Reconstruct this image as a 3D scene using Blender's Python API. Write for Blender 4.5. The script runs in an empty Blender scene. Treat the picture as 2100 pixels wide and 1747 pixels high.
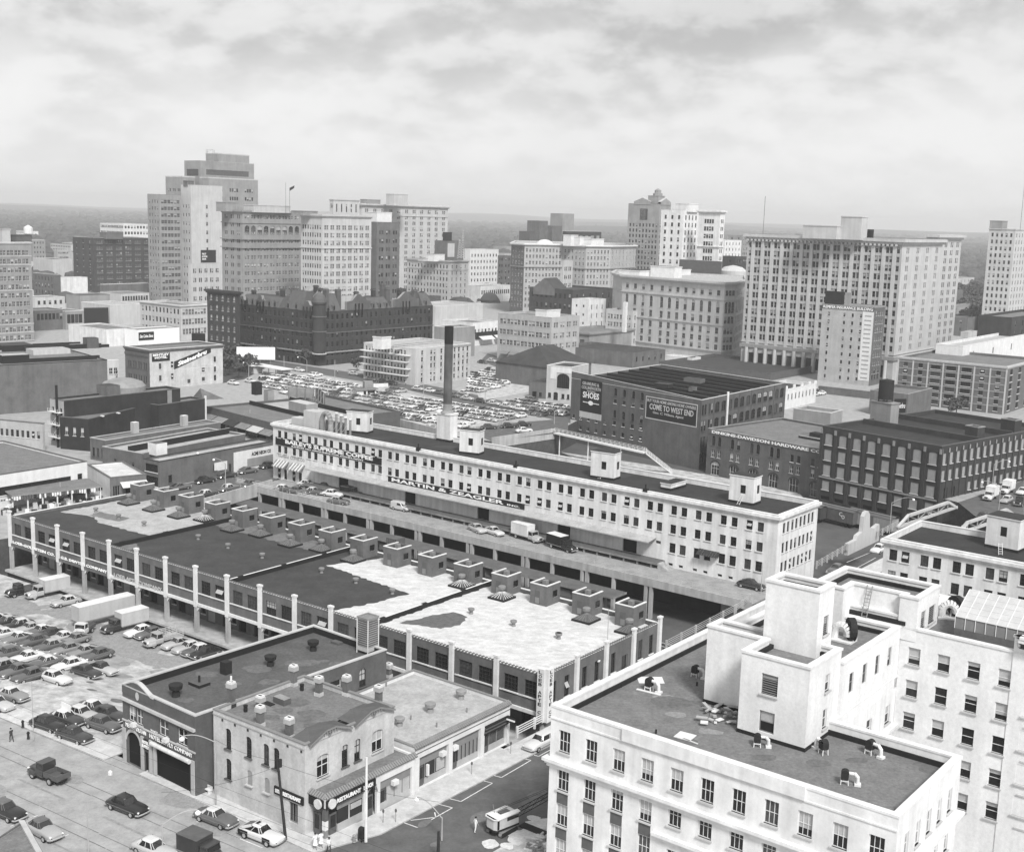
import bpy,math,random
from mathutils import Vector,Matrix
RND=random.Random(11)
rad=math.radians
SC=bpy.context.scene
COL=SC.collection
FOC=2559.0;PITCH=rad(9.6);ROLL=rad(-1.665);HC=63.0;CX,CY=1050.0,873.5
_c,_s=math.cos(ROLL),math.sin(ROLL)
_f=(0,math.cos(PITCH),-math.sin(PITCH));_dn=(0,-math.sin(PITCH),-math.cos(PITCH))
_r=(_c,_s*_dn[1],_s*_dn[2]);_d=(-_s,_c*_dn[1],_c*_dn[2])
def ray(x,y):
 a=(x-CX)/FOC;b=(y-CY)/FOC
 return tuple(_r[i]*a+_d[i]*b+_f[i]for i in range(3))
def P(x,y,z=0.0):
 """surveyed point of the city: the place at height z seen at survey coordinates x, y"""
 d=ray(x,y);t=(z-HC)/d[2]
 return(d[0]*t,d[1]*t)
def PD(x,y,dist):
 """point on the bearing of x, y at a horizontal distance: (X, Y, Z)"""
 d=ray(x,y);t=dist/math.hypot(d[0],d[1])
 return(d[0]*t,d[1]*t,HC+d[2]*t)
def pix(X,Y,Z):
 v=(X,Y,Z-HC);k=sum(v[i]*_f[i]for i in range(3))
 return(CX+FOC*sum(v[i]*_r[i]for i in range(3))/k,CY+FOC*sum(v[i]*_d[i]for i in range(3))/k)
def zat(xb,yb,zb,yt):
 """height of the top of a vertical whose foot is at (xb,yb,zb)"""
 X,Y=P(xb,yb,zb);d=ray(xb,yt);return HC+d[2]*math.hypot(X,Y)/math.hypot(d[0],d[1])
def zfoot(xb,yb,xt,yt,zt):
 X,Y=P(xt,yt,zt);d=ray(xb,yb);return HC+d[2]*math.hypot(X,Y)/math.hypot(d[0],d[1])
MATS={}
def mat(name,g=.3,g2=None,scale=1.0,rough=.85,fine=.12,spec=.3,metal=0.0,stretch=None,detail=6,streak=0.0,bricks=0,bump=0.0):
 """grey material: base g, large soft patches towards g2, fine grain, optional vertical streaks"""
 if name in MATS:return MATS[name]
 m=bpy.data.materials.new(name);m.use_nodes=True;nt=m.node_tree;N=nt.nodes;L=nt.links
 b=N['Principled BSDF'];b.inputs['Roughness'].default_value=rough;b.inputs['Metallic'].default_value=metal
 b.inputs['Specular IOR Level'].default_value=spec
 tc=N.new('ShaderNodeTexCoord');vec=tc.outputs['Object']
 geo=N.new('ShaderNodeNewGeometry');vec=geo.outputs['Position']
 if stretch:
  mp=N.new('ShaderNodeMapping');mp.inputs['Scale'].default_value=stretch;L.new(vec,mp.inputs[0]);pv=mp.outputs[0]
 else:pv=vec
 n1=N.new('ShaderNodeTexNoise');n1.inputs['Scale'].default_value=scale*.12;n1.inputs['Detail'].default_value=detail;n1.inputs['Roughness'].default_value=.62
 L.new(pv,n1.inputs['Vector'])
 cr=N.new('ShaderNodeValToRGB');g2=g*.8 if g2 is None else g2
 cr.color_ramp.elements[0].position=.33;cr.color_ramp.elements[1].position=.68
 cr.color_ramp.elements[0].color=(g2,g2,g2,1);cr.color_ramp.elements[1].color=(g,g,g,1)
 L.new(n1.outputs['Fac'],cr.inputs[0])
 out=cr.outputs[0]
 def mult(o,fac_out,lo,hi):
  mr=N.new('ShaderNodeMapRange');mr.inputs['From Min'].default_value=.3;mr.inputs['From Max'].default_value=.7
  mr.inputs['To Min'].default_value=lo;mr.inputs['To Max'].default_value=hi;L.new(fac_out,mr.inputs[0])
  mx=N.new('ShaderNodeVectorMath');mx.operation='SCALE';L.new(o,mx.inputs[0]);L.new(mr.outputs[0],mx.inputs['Scale'])
  return mx.outputs[0]
 if fine:
  n2=N.new('ShaderNodeTexNoise');n2.inputs['Scale'].default_value=2.6;n2.inputs['Detail'].default_value=3;n2.inputs['Roughness'].default_value=.8
  L.new(vec,n2.inputs['Vector']);out=mult(out,n2.outputs['Fac'],1-fine,1+fine)
 if streak:
  mp2=N.new('ShaderNodeMapping');mp2.inputs['Scale'].default_value=(.9,.9,.06);L.new(vec,mp2.inputs[0])
  n3=N.new('ShaderNodeTexNoise');n3.inputs['Scale'].default_value=1.1;n3.inputs['Detail'].default_value=5;L.new(mp2.outputs[0],n3.inputs['Vector'])
  out=mult(out,n3.outputs['Fac'],1-streak,1+streak*.4)
 if bricks:
  sp=N.new('ShaderNodeSeparateXYZ');L.new(vec,sp.inputs[0])
  mm=N.new('ShaderNodeMath');mm.operation='MULTIPLY';mm.inputs[1].default_value=bricks;L.new(sp.outputs[2],mm.inputs[0])
  fr=N.new('ShaderNodeMath');fr.operation='PINGPONG';fr.inputs[1].default_value=1.0;L.new(mm.outputs[0],fr.inputs[0])
  out=mult(out,fr.outputs[0],.9,1.03)
 if bump:
  bp=N.new('ShaderNodeBump');bp.inputs['Strength'].default_value=bump;bp.inputs['Distance'].default_value=.1
  n4=N.new('ShaderNodeTexNoise');n4.inputs['Scale'].default_value=3;L.new(vec,n4.inputs['Vector']);L.new(n4.outputs['Fac'],bp.inputs['Height']);L.new(bp.outputs[0],b.inputs['Normal'])
 L.new(out,b.inputs['Base Color'])
 MATS[name]=m;return m
def paintmat(name,rough=.3,spec=.5):
 """car paint: the tone is the object's own colour"""
 if name in MATS:return MATS[name]
 m=bpy.data.materials.new(name);m.use_nodes=True;N=m.node_tree.nodes;L=m.node_tree.links
 b=N['Principled BSDF'];b.inputs['Roughness'].default_value=rough;b.inputs['Specular IOR Level'].default_value=spec
 oi=N.new('ShaderNodeObjectInfo');L.new(oi.outputs['Color'],b.inputs['Base Color'])
 b.inputs['Coat Weight'].default_value=.4;b.inputs['Coat Roughness'].default_value=.12
 MATS[name]=m;return m
mat('white_stucco',.74,.60,2.2,streak=.20,fine=.06)
mat('white_paint',.70,.60,3,fine=.05,streak=.1)
mat('cream_brick',.55,.40,3,streak=.14,fine=.12)
mat('pale_brick',.42,.34,2,streak=.10,fine=.08)
mat('pale_stone',.50,.42,1.5,streak=.12,fine=.05)
mat('mid_stone',.29,.22,1.5,streak=.12,fine=.05)
mat('grey_brick',.145,.10,2.5,streak=.16,fine=.12)
mat('red_brick',.115,.08,2.5,streak=.16,fine=.12)
mat('dark_brick',.05,.032,2.5,streak=.2,fine=.12)
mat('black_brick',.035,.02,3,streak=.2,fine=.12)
mat('limestone',.74,.60,3.2,streak=.16,fine=.05)
mat('white_brick',.74,.64,2.0,streak=.10,fine=.09)
mat('coping',.70,.58,5,fine=.07)
mat('concrete',.46,.34,2.5,streak=.25,fine=.08)
mat('old_concrete',.28,.18,2.5,streak=.3,fine=.1)
mat('gravel_roof',.18,.13,4,fine=.26)
mat('brown_roof',.10,.07,4,fine=.25)
mat('dark_roof',.055,.035,2.5,fine=.25)
mat('black_roof',.035,.02,3.0,fine=.3)
mat('tar',.015,.01,3,fine=.2)
mat('pale_roof',.42,.30,4,fine=.2)
mat('white_roof',.62,.44,7,fine=.14,stretch=(.7,1.2,1))
mat('canopy_sheet',.33,.22,5,fine=.15)
mat('asphalt',.12,.08,4.0,fine=.14)
mat('deck_top',.33,.22,4.0,fine=.16)
mat('worn_street',.37,.26,4.0,fine=.12)
mat('pale_lot',.56,.27,4.5,fine=.14)
mat('pavement',.55,.42,6,fine=.12)
mat('viaduct_shade',.09,.05,5,fine=.25)
mat('yard_ground',.10,.07,2,fine=.1)
mat('line_paint',.78,.5,14,fine=.15)
mat('glass',.015,.01,6,rough=.12,fine=0,spec=.35)
mat('glass_mid',.08,.04,20,rough=.2,fine=0,spec=.4)
mat('blind',.42,.34,20,rough=.8,fine=0)
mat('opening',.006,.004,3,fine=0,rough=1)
mat('frame_white',.66,.6,6,fine=.03)
mat('frame_grey',.22,.18,6,fine=.05)
mat('frame_dark',.035,.03,6,fine=.05)
mat('board_grey',.30,.25,9,fine=.08)
mat('sign_black',.012,.01,6,fine=.1)
mat('sign_white',.80,.76,6,fine=.03)
mat('sign_grey',.105,.08,6,fine=.1)
mat('lamp_metal',.38,.3,6,fine=.03,rough=.5)
mat('wood_pole',.03,.02,9,fine=.2)
mat('rubber',.012,.01,9,fine=.1)
mat('chrome',.75,.6,9,fine=0,rough=.25,metal=.8)
mat('car_glass',.02,.015,9,rough=.06,fine=0,spec=.9)
mat('skin',.35,.3,9,fine=0)
mat('cloth_white',.75,.7,9,fine=0)
mat('cloth_dark',.05,.04,9,fine=0)
mat('hair_dark',.02,.015,9,fine=0)
mat('awning',.22,.15,9,fine=.1)
mat('awning_pale',.62,.5,9,fine=.1)
mat('awning_dark',.04,.03,9,fine=.1)
mat('leaf',.085,.035,9,fine=.25,rough=.7)
mat('leaf_far',.085,.03,.25,fine=.2)
mat('bark',.06,.04,9,fine=.2)
mat('rail_metal',.45,.38,9,fine=.05,rough=.5)
mat('box_dark',.02,.015,9,fine=.1)
mat('smoke_metal',.13,.07,3,fine=.05,streak=.35)
mat('grey_metal',.28,.2,4,fine=.08,rough=.5)
paintmat('car_paint')
CAT_COUNT={}
class MB:
 def __init__(s):s.v=[];s.f=[];s.m=[];s.slots=[]
 def slot(s,name):
  if name not in s.slots:s.slots.append(name)
  return s.slots.index(name)
 def face(s,pts,m):
  i=len(s.v);s.v.extend([tuple(p)for p in pts]);s.f.append(tuple(range(i,i+len(pts))));s.m.append(s.slot(m))
 def box(s,T,x0,x1,y0,y1,z0,z1,m,mt=None,nobottom=True):
  """box in frame T (function local->world)"""
  c=[T(x,y,z)for z in(z0,z1)for y in(y0,y1)for x in(x0,x1)]
  i=len(s.v);s.v.extend(c);k=s.slot(m)
  fs=[(0,1,5,4),(1,3,7,5),(3,2,6,7),(2,0,4,6)]
  for f in fs:s.f.append(tuple(i+a for a in f));s.m.append(k)
  s.f.append((i+4,i+5,i+7,i+6));s.m.append(s.slot(mt)if mt else k)
  if not nobottom:s.f.append((i,i+2,i+3,i+1));s.m.append(k)
 def prism(s,pts,z0,z1,m,mt=None,bottom=False,sides=True):
  n=len(pts)
  i=len(s.v);s.v.extend([(p[0],p[1],z0)for p in pts]+[(p[0],p[1],z1)for p in pts]);k=s.slot(m)
  if sides:
   for a in range(n):
    b=(a+1)%n;s.f.append((i+a,i+b,i+n+b,i+n+a));s.m.append(k)
  s.f.append(tuple(range(i+n,i+2*n)));s.m.append(s.slot(mt)if mt else k)
  if bottom:s.f.append(tuple(range(i+n-1,i-1,-1)));s.m.append(k)
 def ring(s,pts,d0,d1,z0,z1,m,mt=None):
  a=offs(pts,d0);b=offs(pts,d1);n=len(pts);i=len(s.v);k=s.slot(m);kt=s.slot(mt)if mt else k
  for q,z in((a,z0),(a,z1),(b,z0),(b,z1)):s.v.extend([(p[0],p[1],z)for p in q])
  for j in range(n):
   l=(j+1)%n
   s.f.append((i+2*n+j,i+2*n+l,i+3*n+l,i+3*n+j));s.m.append(k)
   s.f.append((i+3*n+j,i+3*n+l,i+n+l,i+n+j));s.m.append(kt)
   s.f.append((i+j,i+n+j,i+n+l,i+l));s.m.append(k)
   s.f.append((i+2*n+l,i+2*n+j,i+j,i+l));s.m.append(k)
 def tube(s,a,b,r0,r1=None,n=8,m='frame_grey',cap=True):
  r1=r0 if r1 is None else r1;a=Vector(a);b=Vector(b);d=(b-a).normalized()
  u=d.orthogonal().normalized();w=d.cross(u);i=len(s.v);k=s.slot(m)
  for c,r in((a,r0),(b,r1)):
   for j in range(n):
    t=2*math.pi*j/n;s.v.append(tuple(c+u*(r*math.cos(t))+w*(r*math.sin(t))))
  for j in range(n):s.f.append((i+j,i+(j+1)%n,i+n+(j+1)%n,i+n+j));s.m.append(k)
  if cap:s.f.append(tuple(range(i+n,i+2*n)));s.m.append(k);s.f.append(tuple(range(i+n-1,i-1,-1)));s.m.append(k)
 def lathe(s,c,prof,n=12,m='frame_grey'):
  i=len(s.v);k=s.slot(m)
  for r,z in prof:
   for j in range(n):
    t=2*math.pi*j/n;s.v.append((c[0]+r*math.cos(t),c[1]+r*math.sin(t),c[2]+z))
  for q in range(len(prof)-1):
   for j in range(n):s.f.append((i+q*n+j,i+q*n+(j+1)%n,i+(q+1)*n+(j+1)%n,i+(q+1)*n+j));s.m.append(k)
  s.f.append(tuple(i+(len(prof)-1)*n+j for j in range(n)));s.m.append(k)
 def mesh(s,name,org=(0,0,0)):
  me=bpy.data.meshes.new(name)
  me.from_pydata([(v[0]-org[0],v[1]-org[1],v[2]-org[2])for v in s.v],[],s.f)
  for q in s.slots:me.materials.append(MATS[q])
  me.polygons.foreach_set('material_index',s.m)
  me.update();return me
 def build(s,name,parent=None,org=None,smooth=False,**kw):
  if not s.f:return None
  org=org if org is not None else(ORG.get(parent.name,(0,0,0))if parent else(0,0,0))
  o=bpy.data.objects.new(name,s.mesh(name,org));COL.objects.link(o)
  if parent:o.parent=parent;ORG[o.name]=org
  else:o.location=org;ORG[o.name]=org
  if smooth:o.data.shade_smooth()
  tag(o,**kw);return o
ORG={}
def tag(o,label=None,cat=None,group=None,kind=None):
 if label:o['label']=label
 if cat:o['category']=cat
 if group:o['group']=group
 if kind:o['kind']=kind
 return o
def empty(name,loc,label=None,cat=None,group=None,kind=None,rz=0.0):
 o=bpy.data.objects.new(name,None);COL.objects.link(o);o.location=loc;o.rotation_euler=(0,0,rz)
 ORG[o.name]=tuple(loc);return tag(o,label,cat,group,kind)
def fr(o,ang):
 """frame at o=(x,y[,z]) with x axis along ang (radians); y axis to its left"""
 c,s=math.cos(ang),math.sin(ang);oz=o[2]if len(o)>2 else 0
 return lambda x,y,z:(o[0]+c*x-s*y,o[1]+s*x+c*y,oz+z)
def offs(pts,d):
 n=len(pts);out=[]
 for i in range(n):
  a=Vector(pts[i-1]);b=Vector(pts[i]);c=Vector(pts[(i+1)%n])
  e1=(b-a).normalized();e2=(c-b).normalized();n1=Vector((e1.y,-e1.x));n2=Vector((e2.y,-e2.x))
  k=1+n1.dot(n2);q=b+(n1+n2)*(d/max(k,.25));out.append((q.x,q.y))
 return out
def dist(a,b):return math.hypot(a[0]-b[0],a[1]-b[1])
def mixp(a,b,t):return(a[0]+(b[0]-a[0])*t,a[1]+(b[1]-a[1])*t)
WK={'sash':('frame_white',1,2,.06,.05,1),'sash_grey':('frame_grey',1,2,.09,.07,0),'pair':('frame_white',2,2,.05,.07,1),'pair_grey':('frame_grey',2,2,.08,.09,1),'steel':('frame_dark',4,4,.05,.04,1),'steel_small':('frame_dark',2,3,.04,.03,1),'plain':('frame_grey',1,1,.06,.05,0),'six':('frame_white',3,2,.07,.045,1),'strip':('frame_dark',6,2,.06,.05,1),'board':('board_grey',1,1,.0,.0,1),'hole':('opening',1,1,0,0,0),'louver':('frame_grey',1,9,.06,.06,1),'shop':('frame_grey',3,1,.12,.08,0),'triple':('frame_grey',3,2,.08,.12,1),'dark_arch':('frame_dark',2,3,.06,.06,1)}
def win_geo(mb,T,w,h,kind,var,arch=0.0):
 fm,nx,nz,fw,mw,sill=WK[kind]
 if kind=='hole':
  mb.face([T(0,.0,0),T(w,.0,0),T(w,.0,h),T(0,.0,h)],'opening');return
 top=h
 def pane(z0,z1,m,y=.06):
  if arch and z1>=h-1e-6:
   n=6;pts=[T(0,y,z0),T(w,y,z0)]
   for i in range(n+1):
    t=math.pi*i/n;pts.append(T(w/2+w/2*math.cos(t),y,h-arch+arch*math.sin(t)))
   mb.face(pts,m)
  else:mb.face([T(0,y,z0),T(w,y,z0),T(w,y,z1),T(0,y,z1)],m)
 if kind=='board':
  pane(0,h,'board_grey',.02)
 else:
  if var==0:pane(0,h,'glass')
  elif var==1:pane(0,h*.5,'glass');pane(h*.5,h,'blind')
  elif var==5:pane(0,h,'glass')
  elif var==2:pane(0,h,'glass_mid')
  elif var==3:pane(0,h*.72,'glass');pane(h*.72,h,'blind')
  else:pane(0,h*.3,'glass');pane(h*.3,h,'blind')
  if var==5:mb.face([T(w*.15,-.35,h*.42),T(w*.85,-.35,h*.42),T(w*.85,.05,h*.66),T(w*.15,.05,h*.66)],'blind')
  mb.box(T,0,fw,0,.05,0,h-arch*.4,fm);mb.box(T,w-fw,w,0,.05,0,h-arch*.4,fm)
  mb.box(T,fw,w-fw,0,.05,0,fw,fm)
  if not arch:mb.box(T,fw,w-fw,0,.05,h-fw,h,fm)
  for i in range(1,nx):mb.box(T,w*i/nx-mw/2,w*i/nx+mw/2,.01,.055,fw,h-fw-arch*.1,fm)
  for i in range(1,nz):mb.box(T,fw,w-fw,.005,.05,h*i/nz-mw/2,h*i/nz+mw/2,fm)
 if sill:mb.box(T,-.12,w+.12,-.32,0,-.14,0,'pale_stone' if fm!='frame_dark' else('red_brick' if kind=='dark_arch' else 'coping'),nobottom=False)
WCACHE={}
def win_mesh(w,h,kind,var,arch):
 k=(round(w,2),round(h,2),kind,var,round(arch,2))
 if k not in WCACHE:
  mb=MB();win_geo(mb,lambda x,y,z:(x,y,z),w,h,kind,var,arch);WCACHE[k]=mb.mesh('window')
 return WCACHE[k]
def wvar(kind,shades=.35):
 r=RND.random()
 if kind.startswith('steel')and RND.random()<.11:return 5
 if r>shades:return 0 if RND.random()<.75 else 2
 return RND.choice([1,3,1,4])
def facade(mb,wl,p0,p1,z0,z1,ops,m,dep=.22,shades=.35):
 """wall from p0 to p1 (outside on the right hand) with real openings; ops: (u0,u1,z0,z1,kind[,arch])"""
 L=dist(p0,p1);ang=math.atan2(p1[1]-p0[1],p1[0]-p0[0]);T=fr((p0[0],p0[1],0),ang)
 ops=[o for o in ops if o[0]>.02 and o[1]<L-.02 and o[2]>=z0-1e-6 and o[3]<=z1+1e-6]
 zs=sorted({z0,z1}|{round(o[2],3)for o in ops}|{round(o[3],3)for o in ops})
 for a,b in zip(zs,zs[1:]):
  if b-a<1e-3:continue
  row=sorted([o for o in ops if o[2]<b-2e-3 and o[3]>a+2e-3]);u=0
  for o in row:
   if o[0]>u+1e-4:mb.face([T(u,0,a),T(o[0],0,a),T(o[0],0,b),T(u,0,b)],m)
   u=max(u,o[1])
  if u<L-1e-4:mb.face([T(u,0,a),T(L,0,a),T(L,0,b),T(u,0,b)],m)
 for o in ops:
  u0,u1,a,b,kind=o[:5];arch=o[5]if len(o)>5 else 0.0;dp=dep*(1 if kind!='hole' else 1.2)
  if kind=='board':dp=.12
  mb.face([T(u0,0,a),T(u0,dp,a),T(u0,dp,b),T(u0,0,b)],m);mb.face([T(u1,0,a),T(u1,0,b),T(u1,dp,b),T(u1,dp,a)],m)
  mb.face([T(u0,0,a),T(u1,0,a),T(u1,dp,a),T(u0,dp,a)],m);mb.face([T(u0,0,b),T(u0,dp,b),T(u1,dp,b),T(u1,0,b)],m)
  if arch:
   n=6;uc=(u0+u1)/2;hw=(u1-u0)/2
   for sgn in(-1,1):
    pts=[T(uc+sgn*hw,0,b)]
    for i in range(n//2+1):
     t=math.pi/2*i/(n//2);pts.append(T(uc+sgn*hw*math.sin(math.pi/2-t)if False else uc+sgn*hw*math.cos(t),0,b-arch+arch*math.sin(t)))
    mb.face(pts,m)
  wl.append((T(u0,dp-.07 if kind!='hole' else dp-.02,a),ang,u1-u0,b-a,kind,wvar(kind,shades),arch))
def put_windows(root,wl,name='window',limit=96):
 org=ORG[root.name]
 wl=sorted(wl,key=lambda w:(math.hypot(w[0][0],w[0][1])-3*w[2]*w[3]))
 for w in wl[:limit]:
  o=bpy.data.objects.new(name,win_mesh(*w[2:7]));COL.objects.link(o);o.parent=root
  o.location=(w[0][0]-org[0],w[0][1]-org[1],w[0][2]-org[2]);o.rotation_euler=(0,0,w[1])
 if len(wl)>limit:
  mb=MB()
  for w in wl[limit:]:win_geo(mb,fr(w[0],w[1]),*w[2:7])
  o=mb.build(name,root);o['kind']='stuff'
def cols(L,n,w,m0=1.5,m1=None,grp=1,gap=.5):
 """left edges of n groups of grp windows of width w spread over a wall of length L"""
 m1=m0 if m1 is None else m1;out=[];gw=grp*w+(grp-1)*gap
 for i in range(n):
  c=m0+(L-m0-m1)*((i+.5)/n)
  for j in range(grp):out.append(c-gw/2+j*(w+gap))
 return out
def grid(L,n,w,h,zs,kind='sash',m0=1.5,m1=None,grp=1,gap=.5,arch=0.0):
 return[((u,u+w,z,z+h,kind,arch)if arch else(u,u+w,z,z+h,kind))for z in zs for u in cols(L,n,w,m0,m1,grp,gap)]
class Bld:
 def __init__(s,name,label,pts,z0,z1,wall='grey_brick',roof='gravel_roof',ph=.8,pt=.35,cop='coping',group=None,cat='building',shades=.35,trim=None,dep=.22,coph=.15):
  s.pts=[tuple(p[:2])for p in pts];s.z0,s.z1=z0,z1;s.wall=wall;s.roofm=roof;s.ph=ph;s.pt=pt;s.cop=cop;s.coph=coph
  c=s.pts[0];s.root=empty(name,(c[0],c[1],z0),label,cat,group)
  s.wl=[];s.ops={};s.mbw=MB();s.mbt=MB();s.mbr=MB();s.shades=shades;s.trim=trim or cop;s.dep=dep;s.wm={}
 def L(s,i):return dist(s.pts[i],s.pts[(i+1)%len(s.pts)])
 def T(s,i,z=0):
  a,b=s.pts[i],s.pts[(i+1)%len(s.pts)];return fr((a[0],a[1],z),math.atan2(b[1]-a[1],b[0]-a[0]))
 def grid(s,i,n,w,h,zs,kind='sash',**k):s.ops.setdefault(i,[]).extend(grid(s.L(i),n,w,h,zs,kind,**k))
 def add(s,i,*o):s.ops.setdefault(i,[]).extend(o)
 def band(s,z,h,out=.25,m=None):s.mbt.ring(s.pts,.0,out,z,z+h,m or s.trim)
 def cornice(s,out=.6,h=.7,m=None):
  m=m or s.trim;s.mbt.ring(s.pts,.0,out*.45,s.z1-h,s.z1-h*.55,m);s.mbt.ring(s.pts,0,out,s.z1-h*.55,s.z1-.02,m)
 def dentils(s,i,z,w=.35,gap=.55,out=.5,h=.5,m=None):
  T=s.T(i);L=s.L(i);u=.2
  while u<L-w:s.mbt.box(T,u,u+w,-out,0,z,z+h,m or s.trim,nobottom=False);u+=w+gap
 def pilasters(s,i,us,w,z0,z1,out=.25,m=None):
  T=s.T(i)
  for u in us:s.mbt.box(T,u-w/2,u+w/2,-out,0,z0,z1,m or s.trim)
 def finish(s,limit=96):
  n=len(s.pts)
  for i in range(n):
   facade(s.mbw,s.wl,s.pts[i],s.pts[(i+1)%n],s.z0,s.z1,s.ops.get(i,[]),s.wm.get(i,s.wall),s.dep,s.shades)
  inn=offs(s.pts,-s.pt)
  s.mbw.build('wall',s.root)
  s.mbr.prism(inn,s.z1-s.ph-.05,s.z1-s.ph,s.roofm,sides=False)
  s.roof=s.mbr.build('roof',s.root)
  pr=MB();a=inn;k=s.pts
  for i in range(n):
   j=(i+1)%n
   pr.face([(a[i][0],a[i][1],s.z1-s.ph),(a[i][0],a[i][1],s.z1),(a[j][0],a[j][1],s.z1),(a[j][0],a[j][1],s.z1-s.ph)],s.wall)
  pr.ring(s.pts,-s.pt-.06,.06,s.z1,s.z1+s.coph,s.cop)
  pr.build('parapet',s.root)
  s.mbt.build('cornice',s.root)
  put_windows(s.root,s.wl,limit=limit)
  return s
 def onroof(s,x,y,z=None):return P(x,y,s.z1-s.ph if z is None else z)
def quadpts(K,Lp,Rp,z):
 """right-angled footprint from three survey points on a roofline at height z: K nearest corner, Lp left end, Rp right end -> CCW [L, K, R, back]"""
 k,l,r=(Vector(P(*q,z))for q in(K,Lp,Rp))
 a,b=l-k,r-k
 if a.length>=b.length:
  u=a.normalized();v=Vector((u.y,-u.x));v=v if v.dot(b)>0 else-v;b=v*b.dot(v)
 else:
  u=b.normalized();v=Vector((u.y,-u.x));v=v if v.dot(a)>0 else-v;a=v*a.dot(v)
 return[tuple(k+a),tuple(k),tuple(k+b),tuple(k+a+b)]
def solve(k,ang,z,x):
 lo,hi=0.5,900.0;f=lambda t:pix(k[0]+math.cos(ang)*t,k[1]+math.sin(ang)*t,z)[0]-x
 s0=f(lo)
 for _ in range(50):
  m=(lo+hi)/2
  if(k[1]+math.sin(ang)*m)<5 or f(m)*s0<0:hi=m
  else:lo=m
 return lo
def cornerpts(x,y,d,ang,xl,xr,dl=None,dr=None):
 """footprint from a nearest corner on bearing (x, y) at distance d; right face runs along ang (deg), left face along ang+90"""
 X,Y,Z=PD(x,y,d);a=rad(ang);k=(X,Y)
 tr=dr if dr else solve(k,a,Z,xr);tl=dl if dl else solve(k,a+math.pi/2,Z,xl)
 r=(X+math.cos(a)*tr,Y+math.sin(a)*tr);l=(X-math.sin(a)*tl,Y+math.cos(a)*tl)
 return[l,k,r,(l[0]+r[0]-X,l[1]+r[1]-Y)],Z
def lettering(body,T,w,h,m,parent=None,name='lettering',thick=.06,shear=0.0,fat=.0,align=None):
 """raised letters filling a w x h field whose lower left corner is T(0,0,0); x runs along the wall, z up, -y outwards"""
 cu=bpy.data.curves.new('letters','FONT');cu.body=body;cu.resolution_u=2;cu.offset=fat;cu.shear=shear;cu.space_line=.85
 cu.align_x='CENTER'
 o=bpy.data.objects.new('tmp',cu);COL.objects.link(o)
 dg=bpy.context.evaluated_depsgraph_get();me0=bpy.data.meshes.new_from_object(o.evaluated_get(dg));bpy.data.objects.remove(o)
 xs=[v.co.x for v in me0.vertices];ys=[v.co.y for v in me0.vertices]
 if not xs:return None
 x0,x1,y0,y1=min(xs),max(xs),min(ys),max(ys);mb=MB();k=mb.slot(m)
 n=len(me0.vertices)
 def tp(c,yy):return T((c.x-x0)/(x1-x0)*w,yy,(c.y-y0)/(y1-y0)*h)
 mb.v=[tp(v.co,-thick)for v in me0.vertices]+[tp(v.co,0)for v in me0.vertices]
 cnt={}
 for p in me0.polygons:
  mb.f.append(tuple(p.vertices));mb.m.append(k)
  for e in p.edge_keys:cnt[e]=cnt.get(e,0)+1
 for(a,b),c in cnt.items():
  if c==1:mb.f.append((a,b,b+n,a+n));mb.m.append(k)
 bpy.data.meshes.remove(me0);bpy.data.curves.remove(cu)
 return mb.build(name,parent)
def signboard(name,label,T,w,h,lines,bg='sign_black',fg='sign_white',parent=None,thick=.15,border=None,cat='sign',fat=.02):
 """lines: (text, x0, x1, z0, z1[, material]) as fractions of the board"""
 mb=MB();mb.box(T,0,w,-thick,0,0,h,bg,nobottom=False)
 if border:
  b=.012*w+.05
  for q in((0,w,0,b),(0,w,h-b,h),(0,b,b,h-b),(w-b,w,b,h-b)):mb.box(T,q[0],q[1],-thick-.03,-thick,q[2],q[3],border,nobottom=False)
 if parent:o=mb.build(name,parent)
 else:o=mb.build(name,None,org=T(0,0,0),label=label,cat=cat)
 for ln in lines:
  t,x0,x1,z0,z1=ln[:5];f2=ln[5]if len(ln)>5 else fg;sh=ln[6]if len(ln)>6 else 0
  T2=(lambda X0,Z0:(lambda x,y,z:T(X0+x,y-thick,Z0+z)))(x0*w,z0*h)
  lettering(t,T2,(x1-x0)*w,(z1-z0)*h,f2,parent=o,shear=sh,fat=fat)
 return o
 # ================================================================== ground, streets and decks
def zz(reg,sc):return lambda x,y:((reg[0]+x*sc)*.546875,(reg[1]+y*sc)*.546875)
z4b=zz((2740,1950),.5238);z8=zz((2000,2500),.876);za=zz((1950,1950),.47619);z9=zz((900,1850),.5714);zb=zz((2000,1250),.5238)
z5=zz((0,2500),.42857);z6=zz((750,2450),.45238);z7=zz((1300,2550),.42857);z5b=zz((0,1900),.47619);zc=zz((2740,1250),.5723);zd=zz((0,1200),.5)
ze=zz((950,1200),.5714);zg1=zz((1450,1300),.3333);zg0=zz((850,1330),.3095);zm1=zz((0,550),.458);zm2=zz((900,550),.458);zm3=zz((1800,700),.4857);zm4=zz((2740,700),.5238)
AA=rad(-38.0);AB=rad(52.0)
UA=(math.cos(AA),math.sin(AA));UB=(math.cos(AB),math.sin(AB))
def mv(p,a=0,b=0):return(p[0]+UA[0]*a+UB[0]*b,p[1]+UA[1]*a+UB[1]*b)
LK,LL,LR=P(1117,1386,6),P(21,1058,6),P(1361,1281,6)
LO=Vector(LL);LU=(Vector(LK)-LO).normalized();LV=Vector((-LU.y,LU.x));LLEN=(Vector(LK)-LO).length;LDEP=28.0
LANG=math.atan2(LU.y,LU.x)
def lp(u,v):q=LO+LU*u+LV*v;return(q.x,q.y)
GZ=-7.0
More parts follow.
